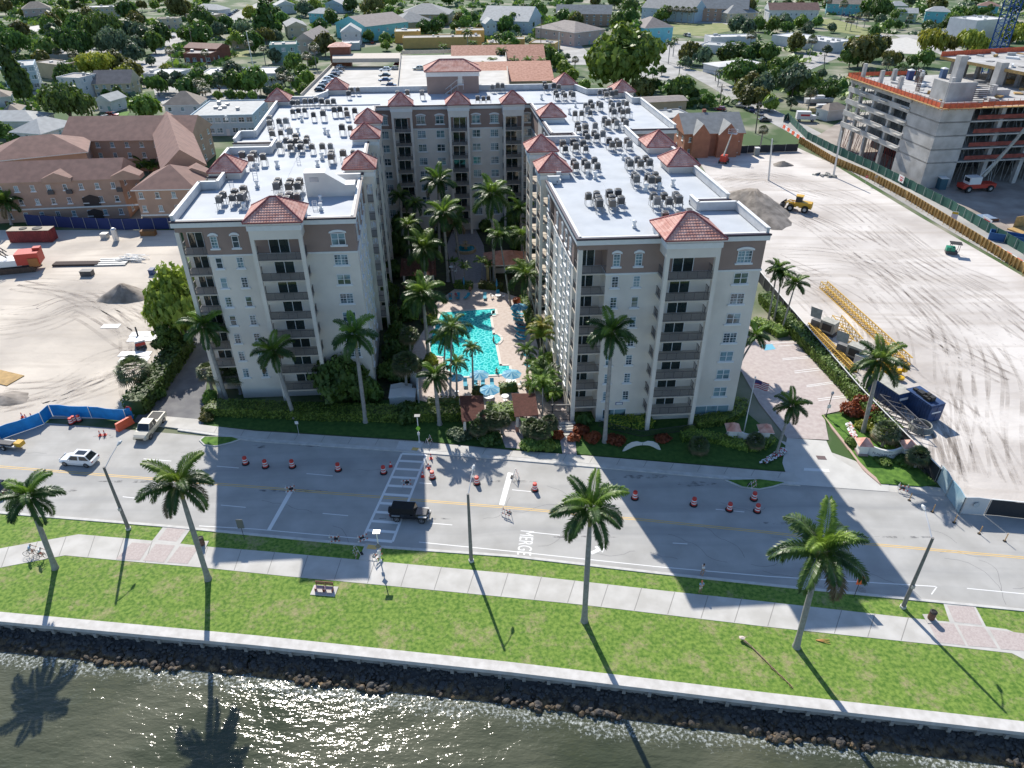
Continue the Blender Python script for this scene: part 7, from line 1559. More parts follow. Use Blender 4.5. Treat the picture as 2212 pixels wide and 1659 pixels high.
H((2035,62),(2100,72),7,26,'flat',0,'white','white','lower front block of the big white hall','big white hall front',1,0,'hall','white_hall',side=False); H((2052,37),(2112,44),13.5,24,'flat',0,'white','white','tall block of the big white hall with slit windows','big white hall',1,0,'hall','white_hall',side=False)
# --- parking garage
GZ=7.0
SS=[Vector(g(*p)) for p in [(2212,560),(2085,490),(1960,418),(1880,372),(1800,330),(1745,290),(1640,235),(1560,187),(1500,155),(1400,135),(1300,128)]]; SS=list(zip(SS,SS[1:]))
t=thing('parking_garage','multi-level car park behind the condominium with sunlit decks','car park',(0,0,0)); GP_=cm('garage_wall',(.47,.42,.36)); DK=mat('parking_deck',(.46,.44,.40),.9,col2=(.56,.54,.5),scale=.2,detail=8)
lo=[g(x,y,GZ) for x,y in ((717,143),(866,143),(858,196),(650,210))]; hi=[g(x,y,GZ+2.2) for x,y in ((866,120),(1092,116),(1100,196),(858,196))]
mb=MB(); mb.prism(lo,0,GZ); mb.build('lower_deck',[DK],t); mb=MB(); mb.prism(hi,0,GZ+2.2); mb.build('upper_deck',[DK],t)
top=[g(x,y,GZ+3.2) for x,y in ((718,116),(866,114),(863,129),(718,130))]; mb=MB(); mb.prism(top,GZ+2.4,GZ+3.2,0,None,True); mb.build('top_slab',[GP_],t)
LANDMARKS.append(('parking garage',*g(900,150,GZ),30)); c=[Vector(p) for p in lo]; FOOT.append((c[3],(c[2]-c[3]).normalized(),Vector((0,1)),60,60)); c=[Vector(p) for p in hi]; FOOT.append((c[3],(c[2]-c[3]).normalized(),Vector((0,1)),50,90))
def gw(pts,z,h,th=.3):
    mb=MB()
    for a,b in zip(pts,pts[1:]): d=Vector(b)-Vector(a); q=(Vector(a)+Vector(b))/2; mb.box(q.x,q.y,z,d.length,th,h,0,math.atan2(d.y,d.x))
    mb.build('parapet',[GP_],t)
gw([lo[3],lo[0]],GZ,1.1); gw([hi[3],hi[0]],GZ,3.2); gw([hi[1],hi[2]],GZ+2.2,1.1); gw([g(868,117,GZ+2.2),g(1092,112,GZ+2.2)],GZ+2.2,1.4); gw([g(718,130,GZ+3.2),g(863,129,GZ+3.2)],GZ+2.3,1.5)
x,y=g(736,116,GZ+3.2); mb=MB(); mb.box(0,0,0,8.5,6,GZ+6.5); mb.hip(-4.9,-3.6,4.9,3.6,GZ+6.7,1.6,1); tt=thing('stair_tower','red brick stair tower with tiled roof on the garage corner','stair tower',(x,y,0),R_(5)); mb=MB(); mb.box(0,0,0,8.5,6,GZ+6.2); mb.build('wall',[WC['brick']],tt); mb=MB(); mb.hip(-4.9,-3.6,4.9,3.6,GZ+6.4,1.5,0); mb.build('roof',[TILE],tt)
pal=['white','silver','black','grey','blue','red','palegreen','bronze']
gc=[(737,147,'silver'),(733,153,'grey'),(729,158,'white'),(724,164,'black'),(717,169,'black'),(711,175,'white'),(704,182,'silver'),(698,190,'black'),(692,197,'black'),(861,142,'red'),(856,150,'palegreen'),(846,187,'blue')]
for px,py,cc in gc: car(random.choice(['sedan','suv','hatch']),cc,px,py,3 if px<760 else 5,None,GZ,'cars on the garage decks')
for px,py,cc,k in ((832,154,'white','suv'),(831,166,'black','sedan'),(831,176,'blue','sedan'),(904,151,'bronze','suv')): car(k,cc,px,py,184,None,GZ+2.2,'cars on the garage decks')
# --- cars in streets and yards
random.seed(21)
for i in range(9): car(random.choice(['sedan','suv','hatch']),random.choice(pal[:5]),498-i*3.6+14,24+i*2.3,60)
for L in ([(1225,80),(1232,84),(1240,88),(1254,97)],[(1197,66),(1190,62)],[(1425,68),(1435,71),(1480,78)],[(1504,33),(1514,36),(1530,39),(1542,43),(1510,31)],[(1830,36),(1838,38),(1846,40),(1854,42),(1862,44),(1870,46),(1822,34)],[(1898,80),(1906,84)],[(250,130),(270,133),(282,128),(292,127),(262,136),(255,140)],[(98,188),(245,250),(232,258)],[(353,80),(375,82),(408,82)],[(177,32)],[(982,47),(990,50),(976,52)],[(920,..., ) for _ in []],[(648,145),(652,128),(665,110),(605,128)],[(805,94),(800,88),(812,70)],[(1555,238),(1640,248),(1652,262)],[(500,168),(513,170),(540,192)],[(1600,232),(1620,240)]):
    for px,py in L: car(random.choice(['sedan','suv','hatch','suv']),random.choice(pal[:6]),px,py,random.choice([5,95,60,150]))
car('van','white',1486,79,100,None); car('suv','red',243,252,0,'red car on the driveway behind the rear brown roofed apartments')
# ================================================================ trees of the neighbourhood
def onfoot(x,y,m=1.5):
    for a,ux,uy,w,d in FOOT:
        q=Vector((x,y))-a; s,t_=q.dot(ux),q.dot(uy)
        if -m<s<w+m and -m<t_<d+m: return True
    return False
def treep(px,py,rp,kind='round',leaf='mid',hr=1.7,label=None):
    z=0
    for _ in range(3):
        x,y=g(px,py,z); dist=(Vector((x,y,z-CAMH))).dot(FW); r=rp/FP*dist; h=r*hr; z=h*.6
    if kind=='fan':
        t=link('fan_palm',None,None,(x,y,0)); t['category']='palm tree'; mb=MB(); mb.tube([(0,0,0),(0,0,h)],.22,6); mb.build('trunk',[PTRUNK],t); link('crown',random.choice(PC['sabal']),t,(0,0,h),0,r/1.5)
        if label: t['label']=label
        else: LABQ.append((t,'fan palm','palms of the neighbourhood'))
        return t
    if kind=='palm':
        t=link('coconut_palm',None,None,(x,y,0)); t['category']='palm tree'; mb=MB(); mb.tube([(0,0,0),(0,0,h)],.2,6); mb.build('trunk',[PTRUNK],t); link('crown',random.choice(PC['coconut']),t,(0,0,h),random.uniform(0,6),r/2.6)
        LABQ.append((t,'feathery palm','palms of the neighbourhood')); return t
    return tree(x,y,r,h,kind,leaf,label,'notable trees of the neighbourhood' if label else None)
treep(1343,128,84,'round','light',1.5,'enormous bright green banyan behind the right wing'); treep(143,222,58,'spread','dark',1.5,'big dark spreading tree behind the rear brown roofed apartments'); treep(312,228,32,'round','mid',1.6,'dense round tree with sunlit top left of the pyramid roofed house'); treep(208,137,42,'spread','yellow',1.2,'bright yellow green spreading tree behind the cubic house'); treep(32,160,24,'tall','dark',5.5,'tall thin dark conifer at the left edge')
T_=[(140,160,28,0,'dark'),(272,158,22,0,'yellow'),(170,60,34,0,'dark'),(218,62,42,1,'dark'),(160,98,40,1,'dark'),(240,92,38,1,'grey'),(98,104,27,0,'mid'),(122,84,26,0,'dark'),(295,95,20,0,'grey'),(330,88,24,0,'dark'),(345,70,26,0,'dark'),(30,92,34,1,'dark'),(-5,70,30,0,'dark'),(110,45,22,0,'olive'),(130,32,22,0,'light'),(190,30,18,0,'olive'),(272,20,22,0,'dark'),(300,35,14,0,'grey'),(385,12,26,0,'olive'),(435,40,32,0,'dark'),(430,72,30,0,'mid'),(470,62,18,0,'grey'),(486,48,18,0,'dark'),(520,52,15,0,'dark'),(538,26,16,0,'yellow'),(568,38,26,2,'dark'),(556,72,15,0,'dark'),(590,55,20,0,'mid'),
(352,172,24,3,'grey'),(385,174,26,3,'grey'),(430,172,32,3,'mid'),(470,174,24,3,'grey'),(506,174,26,0,'mid'),(546,170,32,0,'mid'),(358,150,15,0,'yellow'),(632,132,22,0,'mid'),(652,152,17,0,'light'),(662,166,17,0,'light'),(640,180,16,0,'mid'),(620,205,16,0,'light'),(655,192,15,0,'light'),(612,160,22,3,'grey'),(592,118,16,0,'grey'),(700,92,26,0,'olive'),(612,100,14,0,'mid'),(675,132,13,0,'mid'),
(802,58,18,0,'mid'),(797,76,14,0,'dark'),(834,61,14,0,'mid'),(831,82,14,0,'mid'),(833,97,11,0,'light'),(862,104,9,0,'mid'),(840,34,24,0,'mid'),(817,32,15,0,'mid'),(805,12,28,0,'olive'),(829,4,15,0,'light'),(692,52,15,0,'dark'),(712,32,16,0,'mid'),(678,12,18,0,'light'),(756,8,17,0,'dark'),(916,57,17,0,'dark'),(942,54,18,0,'dark'),(895,57,12,0,'dark'),(904,30,13,0,'mid'),(928,28,13,0,'mid'),(956,40,14,0,'dark'),
(1004,46,16,0,'mid'),(1036,60,11,0,'olive'),(1091,50,19,0,'dark'),(1076,53,13,0,'dark'),(1114,62,11,0,'mid'),(1143,53,12,0,'dark'),(1170,66,15,0,'yellow'),(1184,71,11,0,'olive'),(1132,20,14,0,'dark'),(1167,20,17,0,'mid'),(1160,38,17,0,'mid'),(1207,40,16,0,'dark'),(1239,40,17,0,'mid'),(1259,36,14,0,'mid'),(1181,118,25,0,'mid'),(1204,130,18,0,'light'),(1219,146,19,0,'light'),(1236,160,15,0,'light'),(1262,184,15,0,'light'),(1225,122,9,3,'grey'),
(1489,110,25,0,'olive'),(1521,118,22,0,'grey'),(1483,133,14,0,'grey'),(1390,188,27,0,'olive'),(1417,180,14,0,'dark'),(1469,188,30,0,'dark'),(1498,200,15,0,'dark'),(1530,213,17,3,'mid'),(1411,155,13,3,'mid'),(1430,150,12,3,'mid'),(1570,112,22,0,'dark'),(1596,109,20,0,'dark'),(1617,115,18,0,'dark'),(1592,153,28,0,'mid'),(1617,147,20,0,'mid'),(1602,190,22,0,'olive'),(1616,206,24,0,'olive'),(1364,36,20,0,'mid'),(1335,42,18,0,'mid'),(1422,34,12,0,'mid'),(1396,17,14,0,'dark'),(1361,12,18,0,'dark'),(1593,50,20,0,'grey'),(1617,56,18,0,'grey'),(1550,20,9,0,'dark'),
(1720,88,21,0,'olive'),(1766,45,13,0,'mid'),(1732,45,15,0,'mid'),(1747,55,11,0,'grey'),(1798,58,11,0,'grey'),(1694,45,18,0,'grey'),(1670,50,18,0,'light'),(1641,50,16,0,'mid'),(1718,33,12,0,'mid'),(1883,12,24,0,'dark'),(1861,107,34,0,'olive'),(1887,100,28,0,'olive'),(1840,118,24,0,'dark'),(1662,111,22,0,'mid'),(1632,108,20,0,'dark'),(1703,136,18,0,'mid'),(1674,139,17,0,'light'),(1718,168,36,0,'grey'),(1754,182,28,0,'mid'),(1793,193,25,0,'dark'),(1818,182,14,0,'mid'),(1678,163,22,0,'mid'),(1776,158,12,0,'grey'),(1788,106,12,3,'grey'),(1625,176,24,0,'olive'),(1640,208,24,0,'olive'),(1665,220,20,0,'light'),(1711,220,14,3,'grey'),(1645,147,16,0,'dark'),(1611,147,16,0,'mid'),
(2015,88,30,1,'yellow'),(2046,95,22,1,'olive'),(2094,90,30,1,'yellow'),(2120,96,20,1,'yellow'),(2002,122,20,0,'mid'),(1972,130,14,0,'mid'),(2188,76,28,1,'yellow'),(2007,55,13,0,'mid'),(2034,58,10,0,'mid'),(1919,52,13,0,'mid'),(1940,52,10,0,'mid'),(1901,12,26,0,'dark'),(2023,6,22,0,'olive'),(2065,25,13,0,'mid'),(2100,25,14,0,'mid'),(2185,46,12,0,'mid'),(2200,12,16,0,'dark'),(1890,66,14,0,'mid'),(1940,124,15,0,'dark'),(1912,92,18,0,'olive'),
(1420,262,12,0,'grey'),(1436,278,12,0,'grey'),(1452,250,12,3,'grey'),(1468,290,11,0,'mid'),(1511,304,12,0,'olive'),(1556,286,14,0,'olive'),(228,200,11,3,'mid'),(258,202,14,2,'dark'),(208,220,13,3,'grey'),(36,298,24,3,'dark'),(6,282,22,0,'mid'),(308,176,11,3,'grey'),(325,130,11,0,'grey'),(510,268,17,0,'mid'),(528,272,11,0,'light'),(425,278,12,3,'mid'),(580,196,12,0,'grey'),(600,190,12,0,'light'),(545,205,11,0,'light'),(470,205,11,0,'light'),(498,203,13,0,'mid'),(520,205,11,0,'light'),(15,330,22,0,'dark'),(170,448,15,3,'olive'),(12,215,12,0,'mid'),(60,185,10,0,'light')]
KN=['round','spread','tall','loose']
for px,py,r,k,lf in T_: treep(px,py,r,KN[k],lf,1.75 if k!=2 else 3.0)
for px,py,r in [(435,199,14),(446,214,15),(162,134,12),(128,126,10),(370,126,11),(445,128,9),(540,108,10),(570,118,9),(1242,142,9),(1446,32,8),(1460,32,8),(1474,33,8),(1486,34,8),(1499,34,8),(1829,53,6),(1839,54,6),(1853,45,8),(1870,43,8),(1820,24,10),(1786,17,10),(1964,47,7),(1914,151,12),(1749,220,14),(1646,297,12),(1621,94,12),(680,122,13),(665,140,12),(1752,104,12),(610,180,11),(628,185,11)]: treep(px,py,r,'fan',hr=3.2)
for px,py,r in [(1010,92,14),(1022,112,12),(1052,118,13),(1078,100,14),(1094,118,14),(1083,134,15),(1006,140,9),(1020,148,9),(958,120,12),(1065,150,13),(1110,152,13),(1140,150,13),(1150,160,13),(1170,150,12),(1180,162,12),(1446,112,12),(1456,100,10),(560,182,9),(590,184,9),(1553,168,9),(1468,150,9),(1050,160,12),(1095,163,12),(1000,122,11)]: treep(px,py,r,'palm',hr=3.4)
random.seed(77); n=0; tries=0
while n<150 and tries<5000:
    tries+=1; px,py=random.uniform(-40,2250),random.uniform(-14,70) if random.random()<.7 else random.uniform(60,215)
    if py>95 and (520<px<1400 or px>1980): continue
    if py>190 and px>330: continue
    if py>60 and (1395<px<1560 or 1240<px<1300 or 1500<px<1720 and 60<py<130): continue
    if 1395<px<1600 and 45<py<80 or 1755<px<1890 and 38<py<80 or 460<px<575 and py<50 or 1870<px<2030 and 75<py<125: continue
    x,y=g(px,py+6,0)
    if onfoot(x,y,4): continue
    r=random.uniform(9,17)*(1+py/170); treep(px,py,r,random.choice(['round','round','spread','loose']),random.choice(['dark','mid','mid','grey','olive','light']),1.7); n+=1
hedge('clipped_hedge',GP([(1412,234),(1470,231),(1530,226)]),3,2.6,'tall clipped hedge behind the low grey roofed house','light',size=.35,dens=1.0)
hedge('loose_hedge',GP([(690,215),(655,222)]),4,2,'shrubs at the foot of the garage side wall','light',size=.5)
hedge('loose_hedge',GP([(800,58),(960,60)]),5,3.2,'dark tall hedge behind the yellow buildings','dark',size=.7) if False else None
# low growth filling the yards between houses and trees: too much to count
mb=MB(); rnd=random.Random(31); n=0
while n<1500:
    px,py=rnd.uniform(-60,2270),rnd.random()**1.5*300-12
    if py>95 and (520<px<1400 or px>1960) or py>190 and px>330 and px<1400 or py>240 or (px>1650 and py>215): continue
    if 1395<px<1600 and 45<py<90 or 1755<px<1890 and 38<py<80 or 455<px<580 and py<55 or 1870<px<2030 and 75<py<125 or 1380<px<1560 and 85<py<180 or 230<px<330 and 130<py<170: continue
    if 1195<px<1310 and 50<py<165 or 300<px<375 and 60<py<165 or 1490<px<1645 and py<60 and py>28 or 1690<px<2300 and 70<py<165 and rnd.random()<.6: continue
    x,y=g(px,py)
    if onfoot(x,y,.5): continue
    # clear of the side street
    if any((Vector((x,y))-q0-(q1-q0)*max(0,min(1,(Vector((x,y))-q0).dot(q1-q0)/(q1-q0).length_squared))).length<7 for q0,q1 in SS): continue
    n+=1; r=rnd.uniform(.8,2.4)*(1+y/500); h=rnd.uniform(.8,2.6)
    for k in range(16):
        a,u=rnd.uniform(0,6.28),rnd.random(); c=Vector((x+r*math.cos(a)*math.sqrt(rnd.random()),y+r*math.sin(a)*math.sqrt(rnd.random()),h*u+.1)); s=r*rnd.uniform(.25,.5); v1=Vector((rnd.gauss(0,1),rnd.gauss(0,1),rnd.gauss(0,.6))).normalized()*s; v2=v1.orthogonal().normalized()*s
        mb.add([tuple(c-v1),tuple(c-v2*.8),tuple(c+v1),tuple(c+v2)],[(0,1,2,3)],n%4)
o=mb.build('undergrowth',[LEAF['mid'],LEAF['dark'],LEAF['light'],LEAF['grey']]); tag(o,'low bushes and garden growth between the background houses','undergrowth',None,'stuff')
# utility poles and wires
UP_=mat('utility_pole',(.2,.17,.14),.9); poles=[]
def upole(px,py,tx,ty,label,cross=True,M=UP_,r=.16):
    x,y=g(px,py); x1,z1=up(tx,ty,y); t=thing('utility_pole',label,'utility pole',(x,y,0),0,'utility poles'); mb=MB(); mb.tube([(0,0,0),(x1-x,0,z1)],[r*1.3,r],6); mb.build('pole',[M],t)
    if cross: mb=MB(); mb.box(x1-x,0,z1-.9,2.4,.15,.15); mb.tube([(x1-x+.35,0,z1-2.6),(x1-x+.35,0,z1-1.7)],.25,8); mb.build('crossarm',[M],t)
    poles.append((x1,y,z1-.8)); return t
upole(1554,232,1560,182,'utility pole beside the side street above the orange house'); upole(1660,390,1668,300,'pale pole standing on the sand lot left of the loader',False,ALU,.2); upole(1800,382,1818,283,'tall pale street pole before the building shell',False,ALU,.22); upole(1632,288,1640,220,'utility pole right of the orange brick house'); upole(1206,112,1208,70,'white concrete pole on the lane',False,ALU,.25); upole(1168,110,1169,40,'thin pole behind the tiled hall'); upole(1780,160,1782,115,'utility pole with pale crossarm among the right trees'); upole(548,150,532,68,'white flagpole behind the long low white building',False,TRIM); upole(513,262,507,232,'leaning utility pole beside the blue office'); upole(420,118,408,60,'dark utility pole by the maroon roof'); upole(1003,186,1000,146,'grey lamp mast on the garage',False,DMETAL); upole(1545,175,1548,150,'pole at the side street bend')
mb=MB()
for i,j in ((0,11),(0,3),(6,3),(5,11)):
    a,b=Vector(poles[i]),Vector(poles[j])
    for k in (-.9,0,.9): mb.tube([tuple(a.lerp(b,f)+Vector((k,0,-3*4*f*(1-f)))) for f in (0,.2,.4,.6,.8,1)],.03,3,0,False)
o=mb.build('power_lines',[mat('wire',(.25,.25,.25),.5)]); tag(o,'sagging power lines strung between the utility poles','power lines')
# ================================================================ building under construction
CC=mat('raw_concrete',(.36,.35,.33),.9,col2=(.50,.49,.47),scale=.35,detail=8); CC2=mat('raw_concrete_dark',(.2,.2,.2),.9,var=.2,scale=1); NET=mat('orange_net',(.62,.12,.05),.8,var=.2,scale=1.5); INN=mat('interior_painted_shade',(.025,.028,.035),.9)
ca=R_(7.5); shell=thing('building_shell','grey concrete building shell under construction with orange netting','building under construction',(105.5,182.4,0),ca); LANDMARKS.append(('building shell',130,205,30))
LV=[6.6,9.9,13.2,16.5,19.8]; WX,DY=62,42; DK_=LV[-1]
patch('shell_yard',[(1755,300),(1850,240),(2300,300),(2600,640),(2212,548),(2050,450),(1880,364)],.025,mat('yard_dirt',(.26,.22,.19),.95,col2=(.42,.37,.32),scale=.15,detail=9))
for i,z in enumerate(LV):
    mb=MB(); mb.box(WX/2,DY/2,z-.35,WX,DY,.35); mb.build('floor_slab',[CC],shell)
    if i<4:
        for y0 in (12.3,):
            mb=MB(); mb.box(-.15,12.3+14.9,z-.45,.3,29.8,1.35); mb.build('spandrel',[CC],shell)
            for k in range(3): mb=MB(); mb.box(-.7,14+k*9.5,z+.35,.9,3.2,.14); mb.build('ledge',[CC],shell)
    else: mb=MB(); mb.box(-.15,12.3+14.9,z-1.3,.3,29.8,1.2); mb.build('spandrel',[CC],shell)
mb=MB(); mb.box(4.2,.2,0,8.4,.4,21); mb.box(.2,6.3,0,.4,11.7,21); mb.build('core_wall',[CC],shell)
for y in (12.6,20.5,29,36,41.5):
    mb=MB(); mb.box(.5,y,0,.9,.9,19.8); mb.build('column',[CC],shell)
for x in (17,27,38,50,61):
    for y in (1,14,28): mb=MB(); mb.box(x,y,0,1.1,1.1,19.4); mb.build('column',[CC2 if y>2 else CC],shell)
mb=MB(); mb.box(WX/2+4,DY/2+7,0,WX-12,DY-18,19); mb.build('interior_shade_block',[INN],shell)  # near-black block that paints in the shade deep between the floors
# props between the floors
mb=MB(); rnd=random.Random(5)
for i,z0 in enumerate([0]+LV[:4]):
    h=(LV[i]-z0-.35)
    for k in range(46): y=12.5+k*.66; mb.tube([(1.2+rnd.random()*2,y,z0),(1.2+rnd.random()*2,y,z0+h)],.06,4,0 if i else 1)
    for k in range(60): x=9+k*.9; mb.tube([(x,1.6+rnd.random()*3,z0),(x,1.6+rnd.random()*3,z0+h)],.06,4,0)
o=mb.build('shoring_props',[METAL,mat('red_prop',(.25,.04,.03),.7)],shell); o['kind']='stuff'
# deck: netting, guard posts, columns, walls, clutter
mb=MB()
for a,b in (((-1.2,0),(-1.2,42)),((-1.2,-1.2),(9,-1.6)),((9,-1.2),(60,-1.0)),((-1.2,42.5),(20,42.5))):
    A,B=Vector(a),Vector(b); n=int((B-A).length/1.6); d=(B-A)
    for k in range(n): 
        p=A+d*k/n; q=A+d*(k+1)/n; z=20.0 if a!=(9,-1.2) else 20.2
        mb.add([(p.x,p.y,z+rnd.uniform(-.05,.05)),(q.x,q.y,z+rnd.uniform(-.05,.05)),(q.x,q.y,z+1.05),(p.x,p.y,z+1.05)],[(0,1,2,3)],0)
        mb.box(p.x,p.y,z-.6,.09,.09,2.1,1)
mb.build('safety_net',[NET,mat('guard_post',(.4,.15,.1),.8)],shell)
mb=MB(); mb.box(-.9,21,19.76,1.5,43,.14); mb.box(30,-1,19.76,62,1.6,.14); mb.build('edge_form',[PLY],shell)
for z in (16.5,13.2,9.9,6.6): mb=MB(); mb.box(35,.02,z+.3,50,.05,1.0); mb.build('safety_net',[mat('red_net',(.25,.06,.045),.85,var=.3,scale=1)],shell)
for x,y,h,w in [(2,40,4,.9),(9,36,3,1),(2,31,3.6,.9),(2,22,3.6,.9),(12,28,3.2,.9),(14,18,3.6,1),(24,30,7,2.2),(32,24,6,2.2),(37,16,5.5,1.6),(43,12,5,1.2),(20,10,3,1.2),(48,26,6,2)]:
    mb=MB(); mb.box(x,y,19.8,w,w,h); mb.build('column',[CC],shell)
mb=MB(); mb.box(8,6,19.8,7.5,.4,4.6); mb.box(4.4,9.2,19.8,.4,6,4.6); mb.build('lift_shaft_wall',[CC],shell); mb=MB(); mb.box(21,12,19.8,9,3,1.6); mb.build('deck_plinth',[CC],shell)
for k in range(9): mb=MB(); mb.box(12.6,4.0,19.9+k*.48,5,.2,.12); mb.box(12.6,6.0,19.9+k*.48,5,.2,.12); mb.build('formwork_rib',[DMETAL],shell)
mb=MB()
for x,y in ((6,20),(13,31),(38,8),(30,5)):
    for k in range(9): a=k*.7; mb.tube([(x+.5*math.cos(a),y+.5*math.sin(a),19.8),(x+.5*math.cos(a),y+.5*math.sin(a),23.6)],.05,4)
    for k in range(7): mb.tube([(x+.55*math.cos(j*.785),y+.55*math.sin(j*.785),20.1+k*.5) for j in range(9)],.05,4,0,False)
mb.build('rebar_cage',[mat('rust',(.16,.09,.06),.9)],shell)
for i,(x,y,c,l) in enumerate([(14,36,'toilet_navy','left navy portable toilet on the concrete deck'),(16,34.6,'toilet_teal','middle portable toilet on the concrete deck'),(25,37,'toilet_blue','right blue portable toilet on the concrete deck')]):
    p=Vector((105.5,182.4))+Vector((x*math.cos(ca)-y*math.sin(ca),x*math.sin(ca)+y*math.cos(ca))); mb=MB(); mb.box(0,0,0,1.5,1.5,2.5,0); mb.hip(-.8,-.8,.8,.8,2.6,.35,1); mb.box(0,-.77,.1,.9,.05,2.1,0); o=mb.build('portable_toilet',[mat(c,[(.03,.05,.16),(.03,.12,.16),(.05,.1,.2)][i],.5),WPL],None,(p.x,p.y,19.8)); tag(o,l,'portable toilet','portable toilets on the deck')
mb=MB()
for k in range(60):
    x,y=rnd.uniform(3,55),rnd.uniform(6,38); mb.box(x,y,19.82,rnd.uniform(.5,4),rnd.uniform(.5,2.4),rnd.uniform(.1,.9),rnd.randrange(5),rnd.uniform(0,3))
o=mb.build('deck_materials',[PLY,METAL,WPL,CC2,CC],shell); o['kind']='stuff'
# taller part behind
p=g(2036,117,25); mb=MB(); t=thing('upper_deck_formwork','higher formwork deck with orange netting behind the shell, right edge','formwork deck',(*p,0),R_(-73)); mb.box(15,22,23.6,31,44,.8,0,0,1); mb.build('deck',[PLY,CC],t)
mb=MB(); rnd=random.Random(8)
for k in range(50): mb.box(rnd.uniform(2,28),rnd.uniform(1,42),24.4,rnd.uniform(.5,5),rnd.uniform(.3,2),rnd.uniform(.1,.8),rnd.randrange(4),rnd.uniform(0,3))
o=mb.build('deck_materials',[PLY,METAL,WPL,CC2],t); o['kind']='stuff'
mb=MB()
for k in range(40): mb.box(0,k*.85,24.4,.06,.85,1.3,0)
mb.build('safety_net',[NET],t)
for k in range(7):
    for y in (2,14,26): mb=MB(); mb.box(2+k*4.5,y*1.6,0,1,1,23.6); mb.build('column',[CC2],t)
# crane mast
p=g(2160,92,17); t=thing('tower_crane','blue lattice mast of a tower crane cut off by the top edge','crane',(p[0],p[1],0)); CB_=mat('crane_blue',(.01,.07,.25),.5); mb=MB(); S=2.2
for i in range(26):
    z=i*3.0
    for a,b in (((-S,-S),(S,-S)),((S,-S),(S,S)),((S,S),(-S,S)),((-S,S),(-S,-S))):
        mb.tube([(a[0],a[1],z),(b[0],b[1],z+3)],.13,4); mb.tube([(a[0],a[1],z),(b[0],b[1],z)],.1,4)
for a in ((-S,-S),(S,-S),(S,S),(-S,S)): mb.tube([(a[0],a[1],0),(a[0],a[1],78)],.3,6)
mb.build('mast',[CB_],t)
# ================================================================ fences and barriers of the right site
def fence(name,pts,h,M,label,post=None,step=3.0,rail=None,lean=0,th=.06,cat='fence'):
    W=[Vector(g(*p)) for p in pts]; t=thing(name,label,cat,(W[0].x,W[0].y,0)); o=W[0]; pm=MB()
    for a,b in zip(W,W[1:]):
        d=b-a; r=math.atan2(d.y,d.x); n=max(1,int(d.length/step)); mb=MB(); q=(a+b)/2-o; nn=Vector((-d.y,d.x)).normalized()
        seg=max(1,int(d.length/1.2)); V=[]
        for k in range(seg+1):
            p=a-o+d*(k/seg)+nn*(.05*math.sin(k*1.7)); V+= [(p.x,p.y,.05),(p.x,p.y,h+.06*math.sin(k*2.1)),(p.x+nn.x*th,p.y+nn.y*th,h+.06*math.sin(k*2.1)),(p.x+nn.x*th,p.y+nn.y*th,.05)]
        mb.add(V,[(4*k+j,4*k+4+j,4*k+4+(j+1)%4,4*k+(j+1)%4) for k in range(seg) for j in range(4)]); mb.build('panel',[M],t)
        for k in range(n): p=a-o+d*(k/n)-nn*.12; pm.tube([(p.x,p.y,0),(p.x,p.y,h+.1)],.05,5)
        if rail: mb=MB(); mb.box(q.x+nn.x*.03,q.y+nn.y*.03,h+.06,d.length,.14,.07,0,r); mb.build('top_rail',[rail],t)
    pm.build('post',[post or METAL],t); return t
GSC=mat('green_screen',(.025,.10,.075),.8,var=.15,scale=.5); BSC=mat('black_screen',(.025,.028,.035),.8)
gf=[(1692,264),(1700,258),(1742,300),(1800,330),(1880,366),(1960,406),(2050,452),(2130,501),(2212,550),(2400,665)]
fence('screen_fence',gf,2.2,GSC,'long green screened fence before the building shell',rail=None)
gv=[(1490,333),(1560,333),(1640,330),(1722,327)]; fence('screen_fence',gv,2.2,BSC,'dark screened fence along the back of the sand lot')
fence('screen_fence',[(1636,606),(1690,672),(1752,746),(1850,862),(1935,952),(2022,1042)],2.0,BSC,'black fence with pale top rail beside the parking hedge',rail=TRIM)
HB=mat('hoarding_blue',(.25,.42,.52),.6,col2=(.5,.58,.6),scale=.25,detail=3)
fence('hoarding',[(2022,1040),(2044,1072),(2070,1109)],2.5,HB,'pale blue printed hoarding turning at the road',th=.1); fence('hoarding',[(2072,1110),(2124,1113)],2.5,mat('hoarding_pale',(.5,.53,.55),.6),'pale hoarding panel with a faint round emblem',th=.1)
a=Vector(g(2072,1110)); b=Vector(g(2124,1113)); c=(a+b)/2; mb=MB(); mb.lathe([(.35,0),(.35,.02)],16); o=mb.build('emblem',[mat('emblem_grey',(.36,.42,.46),.6)],None,(0,0,0)); o.parent=[q for q in COL.objects if q.get('label','').startswith('pale hoarding')][0]; o.location=(c.x-a.x,c.y-a.y-.14,1.6); o.rotation_euler=(R_(90),0,0)
fence('screen_fence',[(2126,1112),(2212,1120),(2500,1150)],2.3,BSC,'black screened fence at the right edge of the road',rail=TRIM)
